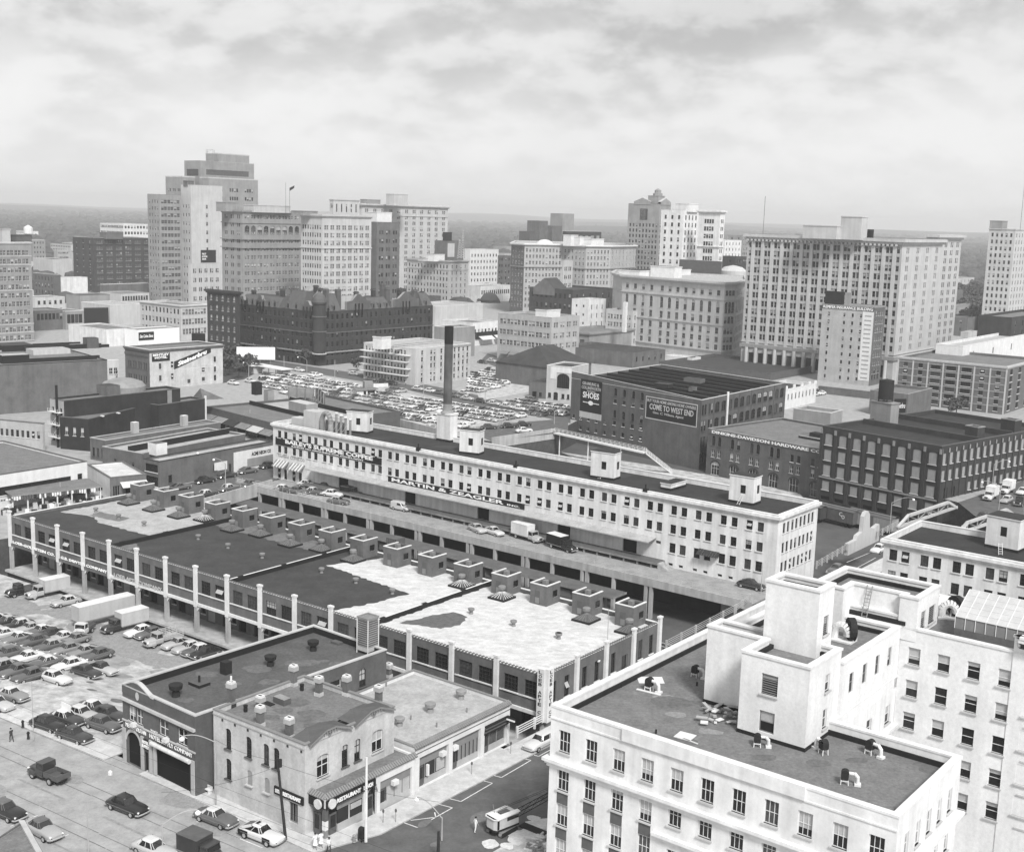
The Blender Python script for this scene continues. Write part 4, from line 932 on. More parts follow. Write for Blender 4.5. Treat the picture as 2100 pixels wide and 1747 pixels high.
mb.box(T1s,.1,.55,.1,.55,0,1.0,'frame_grey');mb.box(T1s,.1,.55,.1,.55,1.0,2.0,'white_paint');mb.box(T1s,.1,.55,.1,.55,2.0,3.5,'sign_grey')
mb.box(T1s,2.0,5.6,.25,.45,0,1.0,'pale_brick');mb.box(T1s,8.0,SL-.5,.25,.45,0,.9,'pale_brick');mb.box(T1s,1.2,SL,3.0,3.3,0,CZ-.6,'sign_grey');mb.box(T0s,.3,3.0,2.8,2.9,0,CZ-.6,'sign_grey')
mb.build('wall',shp)
mb=MB();mb.box(T1s,2.0,5.6,.3,.36,1.0,2.6,'glass');mb.box(T1s,1.9,5.6,.22,.3,2.6,3.5,'frame_grey');mb.box(T1s,3.6,3.68,.24,.3,1,2.6,'frame_white');mb.box(T1s,3.8,5.4,.2,.24,1.9,2.5,'blind');mb.build('shop_window',shp)
mb=MB();mb.box(T1s,9.2,SL-.5,.3,.36,.9,2.5,'blind');mb.box(T1s,8.0,SL-.5,.22,.3,2.5,3.5,'frame_grey')
for k_ in range(4):u=9.2+(SL-9.7)*k_/3;mb.box(T1s,u-.04,u+.04,.24,.3,.9,2.5,'frame_grey')
mb.build('shop_window',shp)
for u in(.9,6.2,8.1):mb=MB();mb.box(T1s,u,u+1.0,.32,.4,.05,2.4,'sign_grey');mb.box(T1s,u+.15,u+.85,.28,.32,.9,2.2,'glass');mb.build('door',shp)
mb=MB();mb.box(T0s,1.4,2.4,.3,.38,.05,2.5,'sign_grey');mb.box(T0s,1.6,2.2,.26,.3,.8,2.3,'glass');mb.build('door',shp)
mb=MB()
for k_ in range(9):t=math.pi*k_/8;t2=math.pi*min(8,k_+1)/8;mb.tube(T1s(6.75-.75*math.cos(t),-.05,2.7+.75*math.sin(t)),T1s(6.75-.75*math.cos(t2),-.05,2.7+.75*math.sin(t2)),.06,n=4,m='frame_grey')
mb.build('door_arch',shp)
mb=MB();mb.box(T1s,9.6,10.4,-.5,0,2.6,3.1,'coping',nobottom=False);mb.build('air_conditioner',shp)
TL_=res_.T(0)
signboard('sign_board',None,lambda x,y,z:TL_(Rl-4.4+x,y-.03,3.35+z),4.3,.85,[('SODA',.05,.24,.25,.75),('RESTAURANT',.32,.93,.25,.75)],parent=shp,fat=.03)
signboard('sign_board',None,lambda x,y,z:T0s(.05+x,y-.03,3.45+z),3.2,.85,[],parent=shp)
signboard('sign_board',None,lambda x,y,z:T1s(.05+x,y-.03,3.45+z),7.1,.85,[('RESTAURANT',.20,.68,.22,.76),('LUNCH',.74,.93,.22,.76)],parent=shp,fat=.03)
for Tq,u in((T0s,2.6),(T1s,.75)):mb=MB();mb.tube(Tq(u,-.1,3.85),Tq(u,-.35,3.85),.52,n=16,m='awning_pale');mb.build('round_sign',shp)
# ================================================================== row of three shops up to the bridge
SZ=5.25;sK,sR=P(*z7(590,588),SZ),P(*z7(1432,188),SZ)
sp3=[mv(sK,-15.8,0),sK,sR,mv(sR,-15.8,0)]
sr=Bld('shop_row','low white fronted shop row with gravel roof next to the bridge',sp3,0,SZ,'white_paint','pale_roof',ph=.45,pt=.25,cop='frame_grey',shades=0,coph=.1)
sr.wm={3:'dark_brick',2:'dark_brick'};sr.mbt=MB();SL3=sr.L(1)
bays=((.055,.345),(.385,.68),(.72,.975));sr.ops[1]=[(a*SL3,b*SL3,.01,3.7,'hole')for a,b in bays];sr.dep=.6
T=sr.T(1);sr.finish();srr=sr.root
for i,(a,b)in enumerate(bays):
 a*=SL3;b*=SL3;mb=MB();mb.box(T,a,b,.38,.5,2.5,3.7,'frame_grey' if i<2 else 'sign_grey');mb.box(T,a+1.3,b,.4,.5,0,.8,'pale_brick');mb.box(T,a+1.3,b-.2,.42,.46,.8,2.5,'glass' if i==0 else('frame_grey' if i==1 else 'glass_mid'))
 for k_ in range(6 if i==1 else 3):u=a+1.3+(b-.2-a-1.3)*k_/(5 if i==1 else 2);mb.box(T,u-.05,u+.05,.36,.42,.8,2.5,'frame_dark' if i==1 else 'frame_grey')
 if i==0:mb.box(T,b-1.7,b-.3,.38,.42,.9,2.4,'blind');mb.box(T,a+1.5,a+1.8,.1,.38,1.0,2.3,'coping')
 mb.build('shopfront',srr)
 mb=MB();mb.box(T,a+.15,a+1.15,.42,.5,.02,2.45,'sign_grey');mb.box(T,a+.3,a+1.0,.38,.42,.9,2.2,'glass');mb.build('door',srr)
for u in(bays[0][1]*SL3-.9,bays[1][0]*SL3+.5):mb=MB();mb.box(T,u-.4,u+.4,-.15,.38,2.55,3.05,'coping',nobottom=False);mb.build('air_conditioner',srr)
mb=MB();k_=0
while k_*.34<SL3-.2:u=k_*.34;mb.tube(T(u+.15,-.3,SZ-.2),T(u+.15,.3,SZ+.15),.15,n=6,m='frame_grey');k_+=1
mb.build('roof_tiles',srr)
mb=MB();mb.box(T,0,SL3,-.05,-.002,SZ-.95,SZ-.87,'sign_grey',nobottom=False);mb.build('band',srr)
mb=MB();uu=bays[2][0]*SL3
for k_ in range(5):mb.box(T,uu-.1+k_*.03,bays[2][1]*SL3+.1,-.12-.04*k_,-.002,2.6+k_*.22,2.78+k_*.22,'sign_grey' if k_%2 else 'sign_black',nobottom=False)
mb.build('sign_canopy',srr)
mb=MB();u=bays[2][1]*SL3-.6
for k_ in range(3):mb.box(T,u,u+.08,-1.5,-.15,3.1+k_*.26,3.28+k_*.26,'sign_black' if k_%2==0 else 'sign_white',nobottom=False)
mb.build('projecting_sign',srr)
zs=SZ-.45
for q,s_ in((z7(1000,165),1.0),(z7(730,280),1.0),(z7(462,400),.9)):vent(sr.roof,P(*q,zs),zs,s_,'grey_metal','tar')
for q in(z7(1052,280),z7(788,410),z7(562,345),z9(960,1265),z9(1060,1200)):p=P(*q,zs);mb=MB();mb.tube((*p,zs),(*p,zs+.55),.09,n=6,m='frame_grey');mb.build('roof_pipe',sr.roof)
chimney(z9(975,1205),1.9,False,sr.roof,zs)
mb=MB();mb.prism(offs(sp3,-.0)[:1]+[mv(sp3[0],0,SL3),mv(sp3[0],-.25,SL3),mv(sp3[0],-.25,0)],SZ,SZ+.7,'dark_brick','pale_stone');
yd=[mv(sp3[0],-.3,1),sp3[0],sp3[3],mv(sp3[3],-.3,0)]
# ================================================================== buildings of the middle distance
def bq(label,K,L,R,base=None,z1=None,z0=0.0,name='brick_building',**k):
 if z1 is None:z1=zat(base[0],base[1],z0,K[1])
 return Bld(name,label,quadpts(K,L,R,z1),z0,z1,**k)
def rbox(parent,q,z,w,d,h,m='grey_brick',mt='dark_roof',name='penthouse',a=AA,cop=None,root=None,label=None,cat=None):
 p=P(*q,z);T=fr((*p,z),a);mb=MB();mb.box(T,0,w,0,d,0,h,m,mt)
 if cop:
  for x0,x1,y0,y1 in((-.08,w+.08,-.08,.2),(-.08,w+.08,d-.2,d+.08),(-.08,.2,.2,d-.2),(w-.2,w+.08,.2,d-.2)):mb.box(T,x0,x1,y0,y1,h,h+.2,cop)
 return mb.build(name,parent,org=None if parent else(*p,z),label=label,cat=cat)
gR=P(*zb(1805,355),13);gpts=[gL,gK,gR,(gL[0]+gR[0]-gK[0],gL[1]+gR[1]-gK[1])]
gr=Bld('brick_warehouse','big dark brick warehouse with two painted wall signs and ridged roof',gpts,-7,13,'red_brick','dark_roof',ph=.6,cop='pale_stone',shades=.12)
GL_=gr.L(0);GS=gr.L(1)
for f in(.365,.435,.505,.572):
 for z,h,a in((10.0,2.3,.55),(7.6,1.2,0),(3.2,2.4,.55),(1.0,1.2,0),(-2.3,1.4,0)):gr.add(0,(f*GL_-.6,f*GL_+.6,z,z+h,'dark_arch',a)if a else(f*GL_-.6,f*GL_+.6,z,z+h,'steel_small'))
for f in(.03,.09,.155,.22,.29):
 for z in(.6,-2.6):gr.add(0,(f*GL_-.45,f*GL_+.45,z,z+1.1,'steel_small'))
gr.ops[1]=[]
nb=14
for i in range(nb):
 for z in(8.6,4.0,-.6,-5.2):
  for k_ in(0,1)if i<2 else(0,):
   w_=1.2 if i<2 else GS/nb*.68;u=i*GS/nb+.5+k_*1.6
   if u+w_<(i+1)*GS/nb:gr.add(1,(u,u+w_,z,z+3.0,'dark_arch',min(.6,w_*.3)))
T=gr.T(0);T1=gr.T(1)
for i in range(0,nb+1,2):gr.mbt.box(T1,i*GS/nb-.12,i*GS/nb+.12,-.18,0,-6,12.9,'sign_grey')
gr.finish()
mb=MB();mb.face([T(0,-.03,12.9),T(GL_,-.03,12.9),T(GL_,-.03,13.16),T(GL_*.16,-.03,14.9),T(0,-.03,15.2)],'red_brick');mb.face([T(0,.4,12.9),T(GL_,.4,12.9),T(GL_,.4,13.16),T(GL_*.16,.4,14.9),T(0,.4,15.2)],'red_brick')
mb.face([T(0,-.08,15.2),T(GL_*.16,-.08,14.9),T(GL_*.16,.45,14.9),T(0,.45,15.2)],'coping');mb.face([T(GL_*.16,-.08,14.9),T(GL_,-.08,13.16),T(GL_,.45,13.16),T(GL_*.16,.45,14.9)],'pale_stone');mb.build('sloping_parapet',gr.root)
mb=MB();gv=((gR[0]-gK[0])/GS,(gR[1]-gK[1])/GS)
gu=((gK[0]-gL[0])/GL_,(gK[1]-gL[1])/GL_)
TG=lambda x,y,z:(gL[0]+gu[0]*x+gv[0]*y,gL[1]+gu[1]*x+gv[1]*y,z)
for k_ in range(7):
 v=5+k_*(GS-8)/7;vv=v+4.0
 mb.box(TG,1.5,GL_-1.0,v,v+.35,12.4,13.35,'tar','tar');mb.face([TG(1.5,v+.35,13.1),TG(GL_-1.0,v+.35,13.1),TG(GL_-1.0,vv,12.45),TG(1.5,vv,12.45)],'pale_roof')
mb.build('roof_ridge',gr.roof)
for q,w_ in((zb(862,385),5),(zb(1075,345),6),(zb(1110,415),1.2),(zb(1780,690),.1)):
 if w_>1:rbox(gr.root,q,13,w_,3,1.3,'tar' if w_==5 else 'sign_grey','dark_roof','roof_box')
mb=MB();
for i in(.0,):mb.tube(T1(GS*.28,-.3,4),T1(GS*.28,-.3,14),.35,n=8,m='coping')
mb.build('pipe',gr.root)
def GT(u,z):return lambda x,y,z2:T(u+x,y-.03,z+z2)
sg=signboard('painted_sign',None,GT(GL_*.082,3.4),GL_*.175,10.0,[('GRAMLING &',.08,.86,.83,.93,'pale_brick'),('COLLINSWORTH',.05,.95,.70,.80,'pale_brick'),('WHOLESALE',.3,.7,.63,.675,'pale_brick'),('SHOES',.12,.88,.43,.62)],parent=gr.root,thick=.05,fat=.02)
mb=MB();mb.face([T(GL_*.17+1.1*math.cos(a*math.pi/8),-.12,3.4+2.9+.7*math.sin(a*math.pi/8))for a in range(16)],'sign_white');mb.box(T,GL_*.082+1.2,GL_*.257-1.0,-.1,-.09,6.2,6.45,'sign_white',nobottom=False);mb.build('emblem',sg)
mb=MB();mb.box(T,GL_*.078,GL_*.26,-.05,-.005,1.4,3.3,'pale_stone',nobottom=False);mb.build('painted_band',gr.root)
signboard('painted_sign',None,GT(GL_*.602,5.0),GL_*.375,6.6,[('BUY YOUR HOME AMONG HOME OWNERS',.03,.97,.76,.90,'pale_brick'),('COME TO WEST END',.08,.93,.44,.70,'pale_stone'),('Geo. C. Wilson, Agent',.15,.75,.24,.38,'pale_brick',.2)],parent=gr.root,thick=.05,border='pale_stone')
dB=[dK,dR];da=math.atan2(dR[1]-dK[1],dR[0]-dK[0]);dn=(math.cos(da+math.pi/2),math.sin(da+math.pi/2));DD=34
dk_=Bld('brick_warehouse','brick hardware company building with lettered band and arched doors',[dK,dR,(dR[0]+dn[0]*DD,dR[1]+dn[1]*DD),(dK[0]+dn[0]*DD,dK[1]+dn[1]*DD)],-7,5.75,'red_brick','gravel_roof',ph=.5,cop='mid_stone',shades=.2)
DL=dk_.L(0)
for i in range(6):
 c=DL*(i+.5)/6
 for s_ in(-1.05,1.05):
  k_='dark_arch' if i<4 else 'steel_small'
  dk_.add(0,(c+s_-.55,c+s_+.55,1.3,4.0,'dark_arch',.5)if i<4 else(c+s_-.5,c+s_+.5,1.0,2.9,'steel_small'),(c+s_-.55,c+s_+.55,-2.0,.1,'pair'))
 dk_.add(0,(c-1.4,c+1.4,-6.95,-3.2,'six',1.0))
T=dk_.T(0);dk_.mbt.box(T,0,DL,-.12,-.002,4.45,5.74,'sign_grey',nobottom=False)
for i in range(6):
 c=DL*(i+.5)/6
 for k_ in range(10):a,b=math.pi*k_/10,math.pi*(k_+1)/10;dk_.mbt.face([T(c+1.5*math.cos(a),-.06,-4.2+1.15*math.sin(a)),T(c+1.5*math.cos(b),-.06,-4.2+1.15*math.sin(b)),T(c+1.85*math.cos(b),-.06,-4.2+1.5*math.sin(b)),T(c+1.85*math.cos(a),-.06,-4.2+1.5*math.sin(a))],'dark_brick')
dk_.finish();lettering('DINKINS-DAVIDSON HARDWARE CO.',lambda x,y,z:T(DL*.04+x,y-.12,4.7+z),DL*.92,.8,'sign_white',dk_.root,fat=.03)
p=(dK[0]+math.cos(da)*DL*.55+dn[0]*17,dK[1]+math.sin(da)*DL*.55+dn[1]*17);Tq=fr((*p,5.2),da);mb=MB();mb.box(Tq,0,4,0,2.6,0,1.1,'tar');mb.build('roof_box',dk_.root)
mb=MB();mb.box(fr((*dK,0),da),DL*.55,DL,12,12.4,5.2,5.9,'tar','pale_stone');mb.build('fire_wall',dk_.root)
ba=math.atan2(bK[1]-bL[1],bK[0]-bL[0]);bpts=quadpts(zc(1385,742),zc(645,600),zc(1922,645),12.8)
bw_=Bld('brick_warehouse','very dark brick warehouse with rows of pale boarded windows',bpts,-7,12.8,'dark_brick','black_roof',ph=.9,cop='sign_grey',shades=0)
BL,BS=bw_.L(0),bw_.L(1)
def ext(o,p,q,L_):return(p[0]+(q[0]-p[0])/dist(p,q)*L_,p[1]+(q[1]-p[1])/dist(p,q)*L_)
kk,rr_2=bw_.pts[1],bw_.pts[2];ll=bw_.pts[0];BS=52.0
nR=ext(0,kk,rr_2,BS);bw_.pts=[ll,kk,nR,(ll[0]+nR[0]-kk[0],ll[1]+nR[1]-kk[1])]
for i in range(8):
 u=(i+.5)*BL/8-1.05
 for z,h,a in((8.2,2.9,.3),(4.3,2.7,0),(.4,2.7,0),(-3.3,2.3,0)):bw_.add(0,(u,u+2.1,z,z+h,'board',a)if a else(u,u+2.1,z,z+h,'board'))
 if i<7:bw_.add(0,(u-.3,u+2.4,-5.9,-4.9,'hole'))
for i in range(17):
 u=(i+.5)*BS/17-.65
 for z,h in((8.4,2.6),(4.5,2.4),(.9,2.0)):
  if z>1 or i>3:bw_.add(1,(u,u+1.3,z,z+h,'board'))
bw_.add(1,(2.5,4,.05,2.6,'dark_arch'),(6,7.4,.05,2.6,'dark_arch'));T=bw_.T(0);T1=bw_.T(1)
bw_.pilasters(0,[i*BL/8 for i in range(9)],.8,-6,12.2,.22,'dark_brick');bw_.pilasters(1,[i*BS/17 for i in range(18)],.5,0,12.2,.2,'dark_brick')
for i in range(9):bw_.mbt.box(T,i*BL/8-.3,i*BL/8+.3,-.4,-.23,11.0,12.2,'mid_stone')
for i in range(18):bw_.mbt.box(T1,i*BS/17-.2,i*BS/17+.2,-.35,-.21,11.2,12.2,'mid_stone')
bw_.mbt.box(T,0,BL,-.3,0,-.3,.05,'mid_stone',nobottom=False)
bw_.finish();br_=bw_.root
lettering('DAVIDSON',lambda x,y,z:T1(2.0+x,y-.03,3.0+z),5.5,.5,'sign_white',br_)if False else None
mb=MB();Tq=bw_.T(0);mb.box(Tq,.4,BL-.4,17,17.4,11.9,13.3,'dark_brick','sign_grey');mb.box(Tq,.4,BL-.4,33,33.4,11.9,13.3,'dark_brick','sign_grey');mb.build('fire_wall',br_)
zt_=11.9;c0=P(*zc(955,585),zt_);Tq=fr((*c0,zt_),ba);hh=5.4
mb=MB();mb.box(Tq,-2.2,4.2,0,3.4,0,hh,'mid_stone','dark_roof');mb.box(Tq,-2.4,4.4,-.15,3.6,hh,hh+.25,'mid_stone',nobottom=False);mb.build('lift_house',br_)
tk=empty('water_tank',Tq(.5,1.6,hh),'black cylindrical water tank on a brick lift house over the dark warehouse','water tank')
mb=MB();mb.lathe(Tq(1,1.7,hh+.9),[(1.95,0),(1.9,5.0),(.1,5.35)],24,'box_dark');mb.build('tank',tk);mb=MB()
for x,y in((-.3,.6),(2.3,.6),(-.3,2.8),(2.3,2.8)):mb.tube(Tq(x,y,hh),Tq(x,y,hh+.95),.15,n=6,m='box_dark')
mb.build('stand',tk)
rbox(br_,zc(1530,690),zt_,3.5,3,3.2,'dark_brick','dark_roof','roof_house',ba,'mid_stone');rbox(br_,zc(1765,640),zt_,4,3,3.2,'dark_brick','dark_roof','roof_house',ba,'mid_stone')
w2=P(*zc(1008,1340),WZ);wa=math.atan2(wpts[1][1]-wpts[0][1],wpts[1][0]-wpts[0][0])
def w2p(u,v):return(w2[0]+math.cos(wa)*u-math.sin(wa)*v,w2[1]+math.sin(wa)*u+math.cos(wa)*v)
W2=Bld('warehouse','white stucco warehouse right of the bridge street with one large roof lift house',[w2p(0,0),w2p(60,0),w2p(60,WD),w2p(0,WD)],-7,WZ,'white_stucco','black_roof',ph=.9,shades=.1,trim='white_stucco')
for i in range(11):
 for k_ in(0,1):
  u=1.0+i*pw+k_*2.0
  for z in(9.9,6.4,2.9):W2.add(0,(u,u+1.3,z,z+1.8,'steel_small'))
W2.band(WZ-1.0,.35,.25);W2.band(WZ-.65,.5,.5);W2.finish()
qq=quadpts(zc(1880,1250),zc(1665,1205),zc(1990,1225),17.0);zt=zat(*zc(1880,1440),rz_,zc(1880,1232)[1])
mb=MB();wl=[];qq=[P(*zc(1663,1395),rz_),P(*zc(1878,1440),rz_)];d_=ext(0,qq[0],qq[1],1);
pA,pB=qq;nn=(-(pB[1]-pA[1])/dist(pA,pB)*4.5,(pB[0]-pA[0])/dist(pA,pB)*4.5);qq=[pA,pB,(pB[0]+nn[0],pB[1]+nn[1]),(pA[0]+nn[0],pA[1]+nn[1])]
for i in range(4):facade(mb,wl,qq[i],qq[(i+1)%4],rz_,zt,[(2.3,3.4,rz_+2.2,rz_+3.8,'plain')]if i<2 else[],'white_stucco',.15)
mb.prism(offs(qq,.12),zt,zt+.18,'coping','black_roof',bottom=True);mb.ring(qq,0,.06,rz_,rz_+.45,'tar');o=mb.build('penthouse',W2.root);g=ORG[o.name]
for w in wl:x=bpy.data.objects.new('window',win_mesh(w[2],w[3],'plain',0,0));COL.objects.link(x);x.parent=o;x.location=(w[0][0]-g[0],w[0][1]-g[1],w[0][2]-g[2]);x.rotation_euler=(0,0,w[1])
p=P(*zc(1760,1445),rz_);mb=MB()
for s_ in(-.3,.3):mb.tube((p[0]+s_,p[1]-.5,rz_),(p[0]+s_,p[1],rz_+1.8),.05,n=4,m='frame_white')
for k_ in range(5):mb.tube((p[0]-.3,p[1]-.5+.1*k_,rz_+.2+.35*k_),(p[0]+.3,p[1]-.5+.1*k_,rz_+.2+.35*k_),.04,n=4,m='frame_white')
mb.build('ladder',None,org=(*p,rz_),label='short ladder at the lift house of the right hand white warehouse',cat='ladder')
ben=bq('painted brick hotel with a slanted black name strip on its side wall',(306.3,717.8),(240.6,711),(456.6,706.8),base=(306,800),wall='grey_brick',roof='gravel_roof',ph=.6,shades=.1,name='hotel')
ben.wm={1:'cream_brick'};H_=ben.z1;Lb,Ls=ben.L(0),ben.L(1)
for u in cols(Lb,4,.7,1.2,1.2,2,.5):ben.add(0,(u,u+.7,H_-7.0,H_-4.6,'dark_arch',.3),(u,u+.7,H_-11.5,H_-9.2,'dark_arch',.3))
for f,zs_ in((.12,(.42,.72)),(.28,(.40,.70)),(.87,(.36,.62,.84))):
 for t in zs_:ben.add(1,(f*Ls,f*Ls+1.0,H_*(1-t)-1.1,H_*(1-t)+.9,'steel_small'))
for f,t in((.70,.62),(.70,.86),(.5,.88)):ben.add(1,(f*Ls,f*Ls+1.3,H_*(1-t)-.6,H_*(1-t)+.8,'steel_small'))
ben.cornice(.5,1.0,'grey_brick');ben.dentils(0,H_-2.6,.3,.5,.35,.9,'sign_grey');ben.finish();T=ben.T(1)
def BT(u,z):return lambda x,y,z2:T(u+x,y-.04,z+z2)
signboard('sign_board',None,BT(Ls*.03,H_*.70),Ls*.235,H_*.20,[('BENTLEY',.05,.95,.66,.95),('HOTEL',.15,.85,.32,.60)],parent=ben.root,thick=.06,fat=.04)
mb=MB();mb.face([T(Ls*.32,-.08,H_*.46),T(Ls*.83,-.08,H_*.82),T(Ls*.83,-.08,H_*.97),T(Ls*.32,-.08,H_*.66)],'sign_black');o=mb.build('painted_strip',ben.root);s_=math.atan2(H_*.34,Ls*.51)
lettering('Steinerbru',lambda x,y,z:T(Ls*.37+x*math.cos(s_)-z*.0,y-.1,H_*.53+x*math.sin(s_)+z),Ls*.41/math.cos(s_)*.98,H_*.12,'sign_white',o,fat=.05,shear=.15)
mb=MB();
for z in(H_*.45,H_*.955):mb.box(T,Ls*.31,Ls*.84,-.05,-.01,z,z+.12,'coping',nobottom=False)
mb.build('painted_line',ben.root);rbox(ben.root,(393,700),H_-.4,4.2,3,3.0,'sign_black','tar','roof_tank',AA)
vz=zat(1,850,0,750);vA,vB=P(-70,753.5,vz),P(219.5,738.5,vz);va=math.atan2(vB[1]-vA[1],vB[0]-vA[0]);vn=(-math.sin(va)*40,math.cos(va)*40)
vb_=Bld('brick_building','building with a long blank weathered brick side wall at the left edge',[vA,vB,(vB[0]+vn[0],vB[1]+vn[1]),(vA[0]+vn[0],vA[1]+vn[1])],0,vz,'pale_brick','gravel_roof',ph=.5,cop='tar');vb_.wm={0:'grey_brick'}
vb_.finish()
for q,w_,d_,h_,m_ in((zd(20,330),8,5,2.5,'sign_black'),(zd(120,325),26,.8,1.2,'tar'),(zd(250,265),12,7,1.6,'pale_stone'),(zd(180,235),26,.8,1.5,'tar'),(zd(250,215),16,.8,1.6,'tar'),(zd(655,215),4,4,3.5,'red_brick'),(zd(20,240),10,9,2.0,'tar'),(zd(560,215),12,8,1.0,'tar')):rbox(vb_.root,q,vz-.5,w_,d_,h_,m_,'pale_roof' if w_ in(8,12)else 'dark_roof','roof_house',va)
b=bq('narrow pale brick building with a vertical hotel sign left of the painted hotel',zd(888,300),zd(800,305),zd(900,297),z1=H_-2,wall='pale_stone',roof='gravel_roof',shades=0)
for z in(H_-6.5,H_-10.5):b.add(0,(.8,2.0,z,z+2,'pair'),(2.4,3.6,z,z+2,'pair'))
b.finish();t_=b.T(0)
for k_,ch in enumerate('HOTEL'):lettering(ch,(lambda zz_:lambda x,y,z:t_(b.L(0)-1.1+x,y-.1,zz_+z))(H_-6.2-k_*1.0),.7,.75,'sign_black',b.root)
w1=bq('sooty three storey building with a pale end wall and long black side',zd(478,608),zd(318,592),zd(1352,515),base=zd(482,960),wall='black_brick',roof='gravel_roof',ph=.5,cop='grey_brick',shades=.1);w1.wm={0:'pale_brick'}
h=w1.z1
for u in cols(w1.L(0),3,1.0,.5):
 for z in(h*.68,h*.40,h*.12):w1.add(0,(u,u+1.0,z,z+1.9,'dark_arch',.2))
w1.finish();mb=MB();Tq=w1.T(1)
mb.box(Tq,w1.L(1)*.88,w1.L(1)*.92,-.06,0,h-5,h-.1,'mid_stone',nobottom=False);mb.build('painted_patch',w1.root)
rbox(w1.root,zd(725,560),h-.5,5,4,2.8,'grey_brick','dark_roof','roof_house');p=P(*zd(925,520),h);mb=MB();mb.lathe((*p,h-.5),[(6,0),(6,1.6),(5.2,2.6),(3,3.4),(1,3.7)],24,'grey_metal');mb.build('dome',w1.root)
mb=MB();_T=w1.T(0);_e=w1.L(0)
for _i in range(3):
 _z=2.5+_i*h*.27;mb.box(_T,_e*.2,_e-.3,-1.5,-.1,_z,_z+.12,'coping',nobottom=False)
 for _k in range(7):mb.tube(_T(_e*.2+(_e*.7)*_k/6,-1.5,_z),_T(_e*.2+(_e*.7)*_k/6,-1.5,_z+1),.05,n=4,m='coping')
 if _i<2:mb.tube(_T(_e*.3,-.9,_z),_T(_e*.85,-.9,_z+h*.27),.12,n=4,m='coping')
mb.build('fire_escape',w1.root);mb=MB();p=P(*zd(450,600),h);mb.tube((p[0]-.5,p[1]-1,0),(p[0]-.5,p[1]-1,h+4),.35,n=8,m='tar');mb.build('flue',w1.root)
w2_=bq('sooty two storey building with black side wall and white framed windows',zd(665,745),zd(485,718),zd(1095,640),base=zd(675,985),wall='black_brick',roof='gravel_roof',ph=.4,cop='grey_brick',shades=.5)
h=w2_.z1
for u in cols(w2_.L(0),3,.9,.8):w2_.add(0,(u,u+.9,h-4.6,h-2.4,'pair'))
u=w2_.L(1)
for f in(.80,.87,.91,.95):w2_.add(1,(f*u,f*u+1.1,h-6.2,h-3.0,'pair',.5))
w2_.finish();rbox(w2_.root,zd(875,665),h-.3,1.4,1.2,3.0,'mid_stone','pale_stone','chimney')
for q in(zd(750,722),zd(870,700)):rbox(w2_.root,q,h+.1,1.1,.6,.25,'coping','coping','coping_stone')
w3=bq('sooty blank walled building with a white edged corner by the awning stores',zd(1190,640),zd(1093,622),zd(1538,590),z1=w2_.z1+.6,wall='black_brick',roof='gravel_roof',ph=.4,cop='grey_brick');w3.finish()
mb=MB();Tq=w3.T(1);mb.box(Tq,w3.L(1)-.1,w3.L(1)+.35,-.2,.3,w3.z1-9,w3.z1+.8,'coping',nobottom=False);mb.build('white_pier',w3.root)
mb=MB();p=P(*zd(1440,575),w3.z1);Tq=fr((*p,w3.z1-.4),AA);mb.face([Tq(0,0,0),Tq(5,0,0),Tq(2.5,1,3)],'red_brick');mb.face([Tq(5,0,0),Tq(7,6,0),Tq(2.5,1,3)],'grey_brick');mb.face([Tq(0,0,0),Tq(2.5,1,3),Tq(7,6,0)],'grey_brick');mb.build('roof_gable',w3.root)
x0=bq('low grey building left of the sooty buildings with small dark windows',zd(318,780),zd(-60,745),zd(330,776),z1=w2_.z1-1.2,wall='pale_brick',roof='dark_roof',ph=.5,cop='grey_brick',shades=.1)
for u in cols(x0.L(0),9,.9,.5):x0.add(0,(u,u+.9,3.2,5.0,'steel_small'))
x0.finish()
x1=bq('narrow roofed brick building with chimneys between sooty and pale walls',zd(790,905),zd(680,882),zd(1655,768),base=zd(795,1068),wall='grey_brick',roof='gravel_roof',ph=.3,cop='pale_brick',shades=.1)
h=x1.z1
for u in cols(x1.L(0),3,.9,.4):x1.add(0,(u,u+.9,1.0,3.2,'dark_arch'))
x1.finish();
for q in(zd(1005,900),zd(1375,845)):rbox(x1.root,q,h-2,1.6,1.4,4.5,'pale_brick','coping','chimney',AB)
x2=bq('brick building with wide pale roof and small white roof hut',zd(1060,1002),zd(797,945),zd(1840,855),base=zd(1080,1205),wall='grey_brick',roof='pale_roof',ph=.5,cop='pale_brick',shades=.1)
h=x2.z1
for f in(.3,.75):x2.add(0,(f*x2.L(0),f*x2.L(0)+.8,h-3.4,h-2.4,'dark_arch'))
x2.finish();rbox(x2.root,zd(1110,1005),h-.5,3.2,3.0,2.8,'coping','sign_grey','roof_hut',AA)
mb=MB();Tq=x2.T(1);mb.box(Tq,1,x2.L(1),5.2,5.6,h-.5,h+1.0,'sign_black','pale_roof');mb.build('fire_wall',x2.root)
mb=MB();Tq=x2.T(0);mb.box(Tq,.0,14,x2.L(1)*.0,x2.L(1)*.0+.1,h,h+.01,'pale_roof');mb.build('coping_patch',x2.root)
x3=bq('neon sign maker building with painted white wall on the viaduct street',zd(1195,1065),zd(1110,1035),zd(2060,908),base=zd(1215,1262),wall='grey_brick',roof='pale_roof',ph=.4,cop='dark_brick',shades=0,name='workshop')
h=x3.z1;Lx=x3.L(1);x3.add(1,(Lx*.44,Lx*.47,1.6,3.0,'dark_arch'),(Lx*.58,Lx*.60,.05,2.5,'hole'),(Lx*.07,Lx*.10,.8,2.6,'dark_arch'));x3.add(0,(.6,x3.L(0)-.6,.2,2.4,'strip'),(.6,x3.L(0)-.6,3.4,5.2,'strip'))
x3.finish();T=x3.T(1)
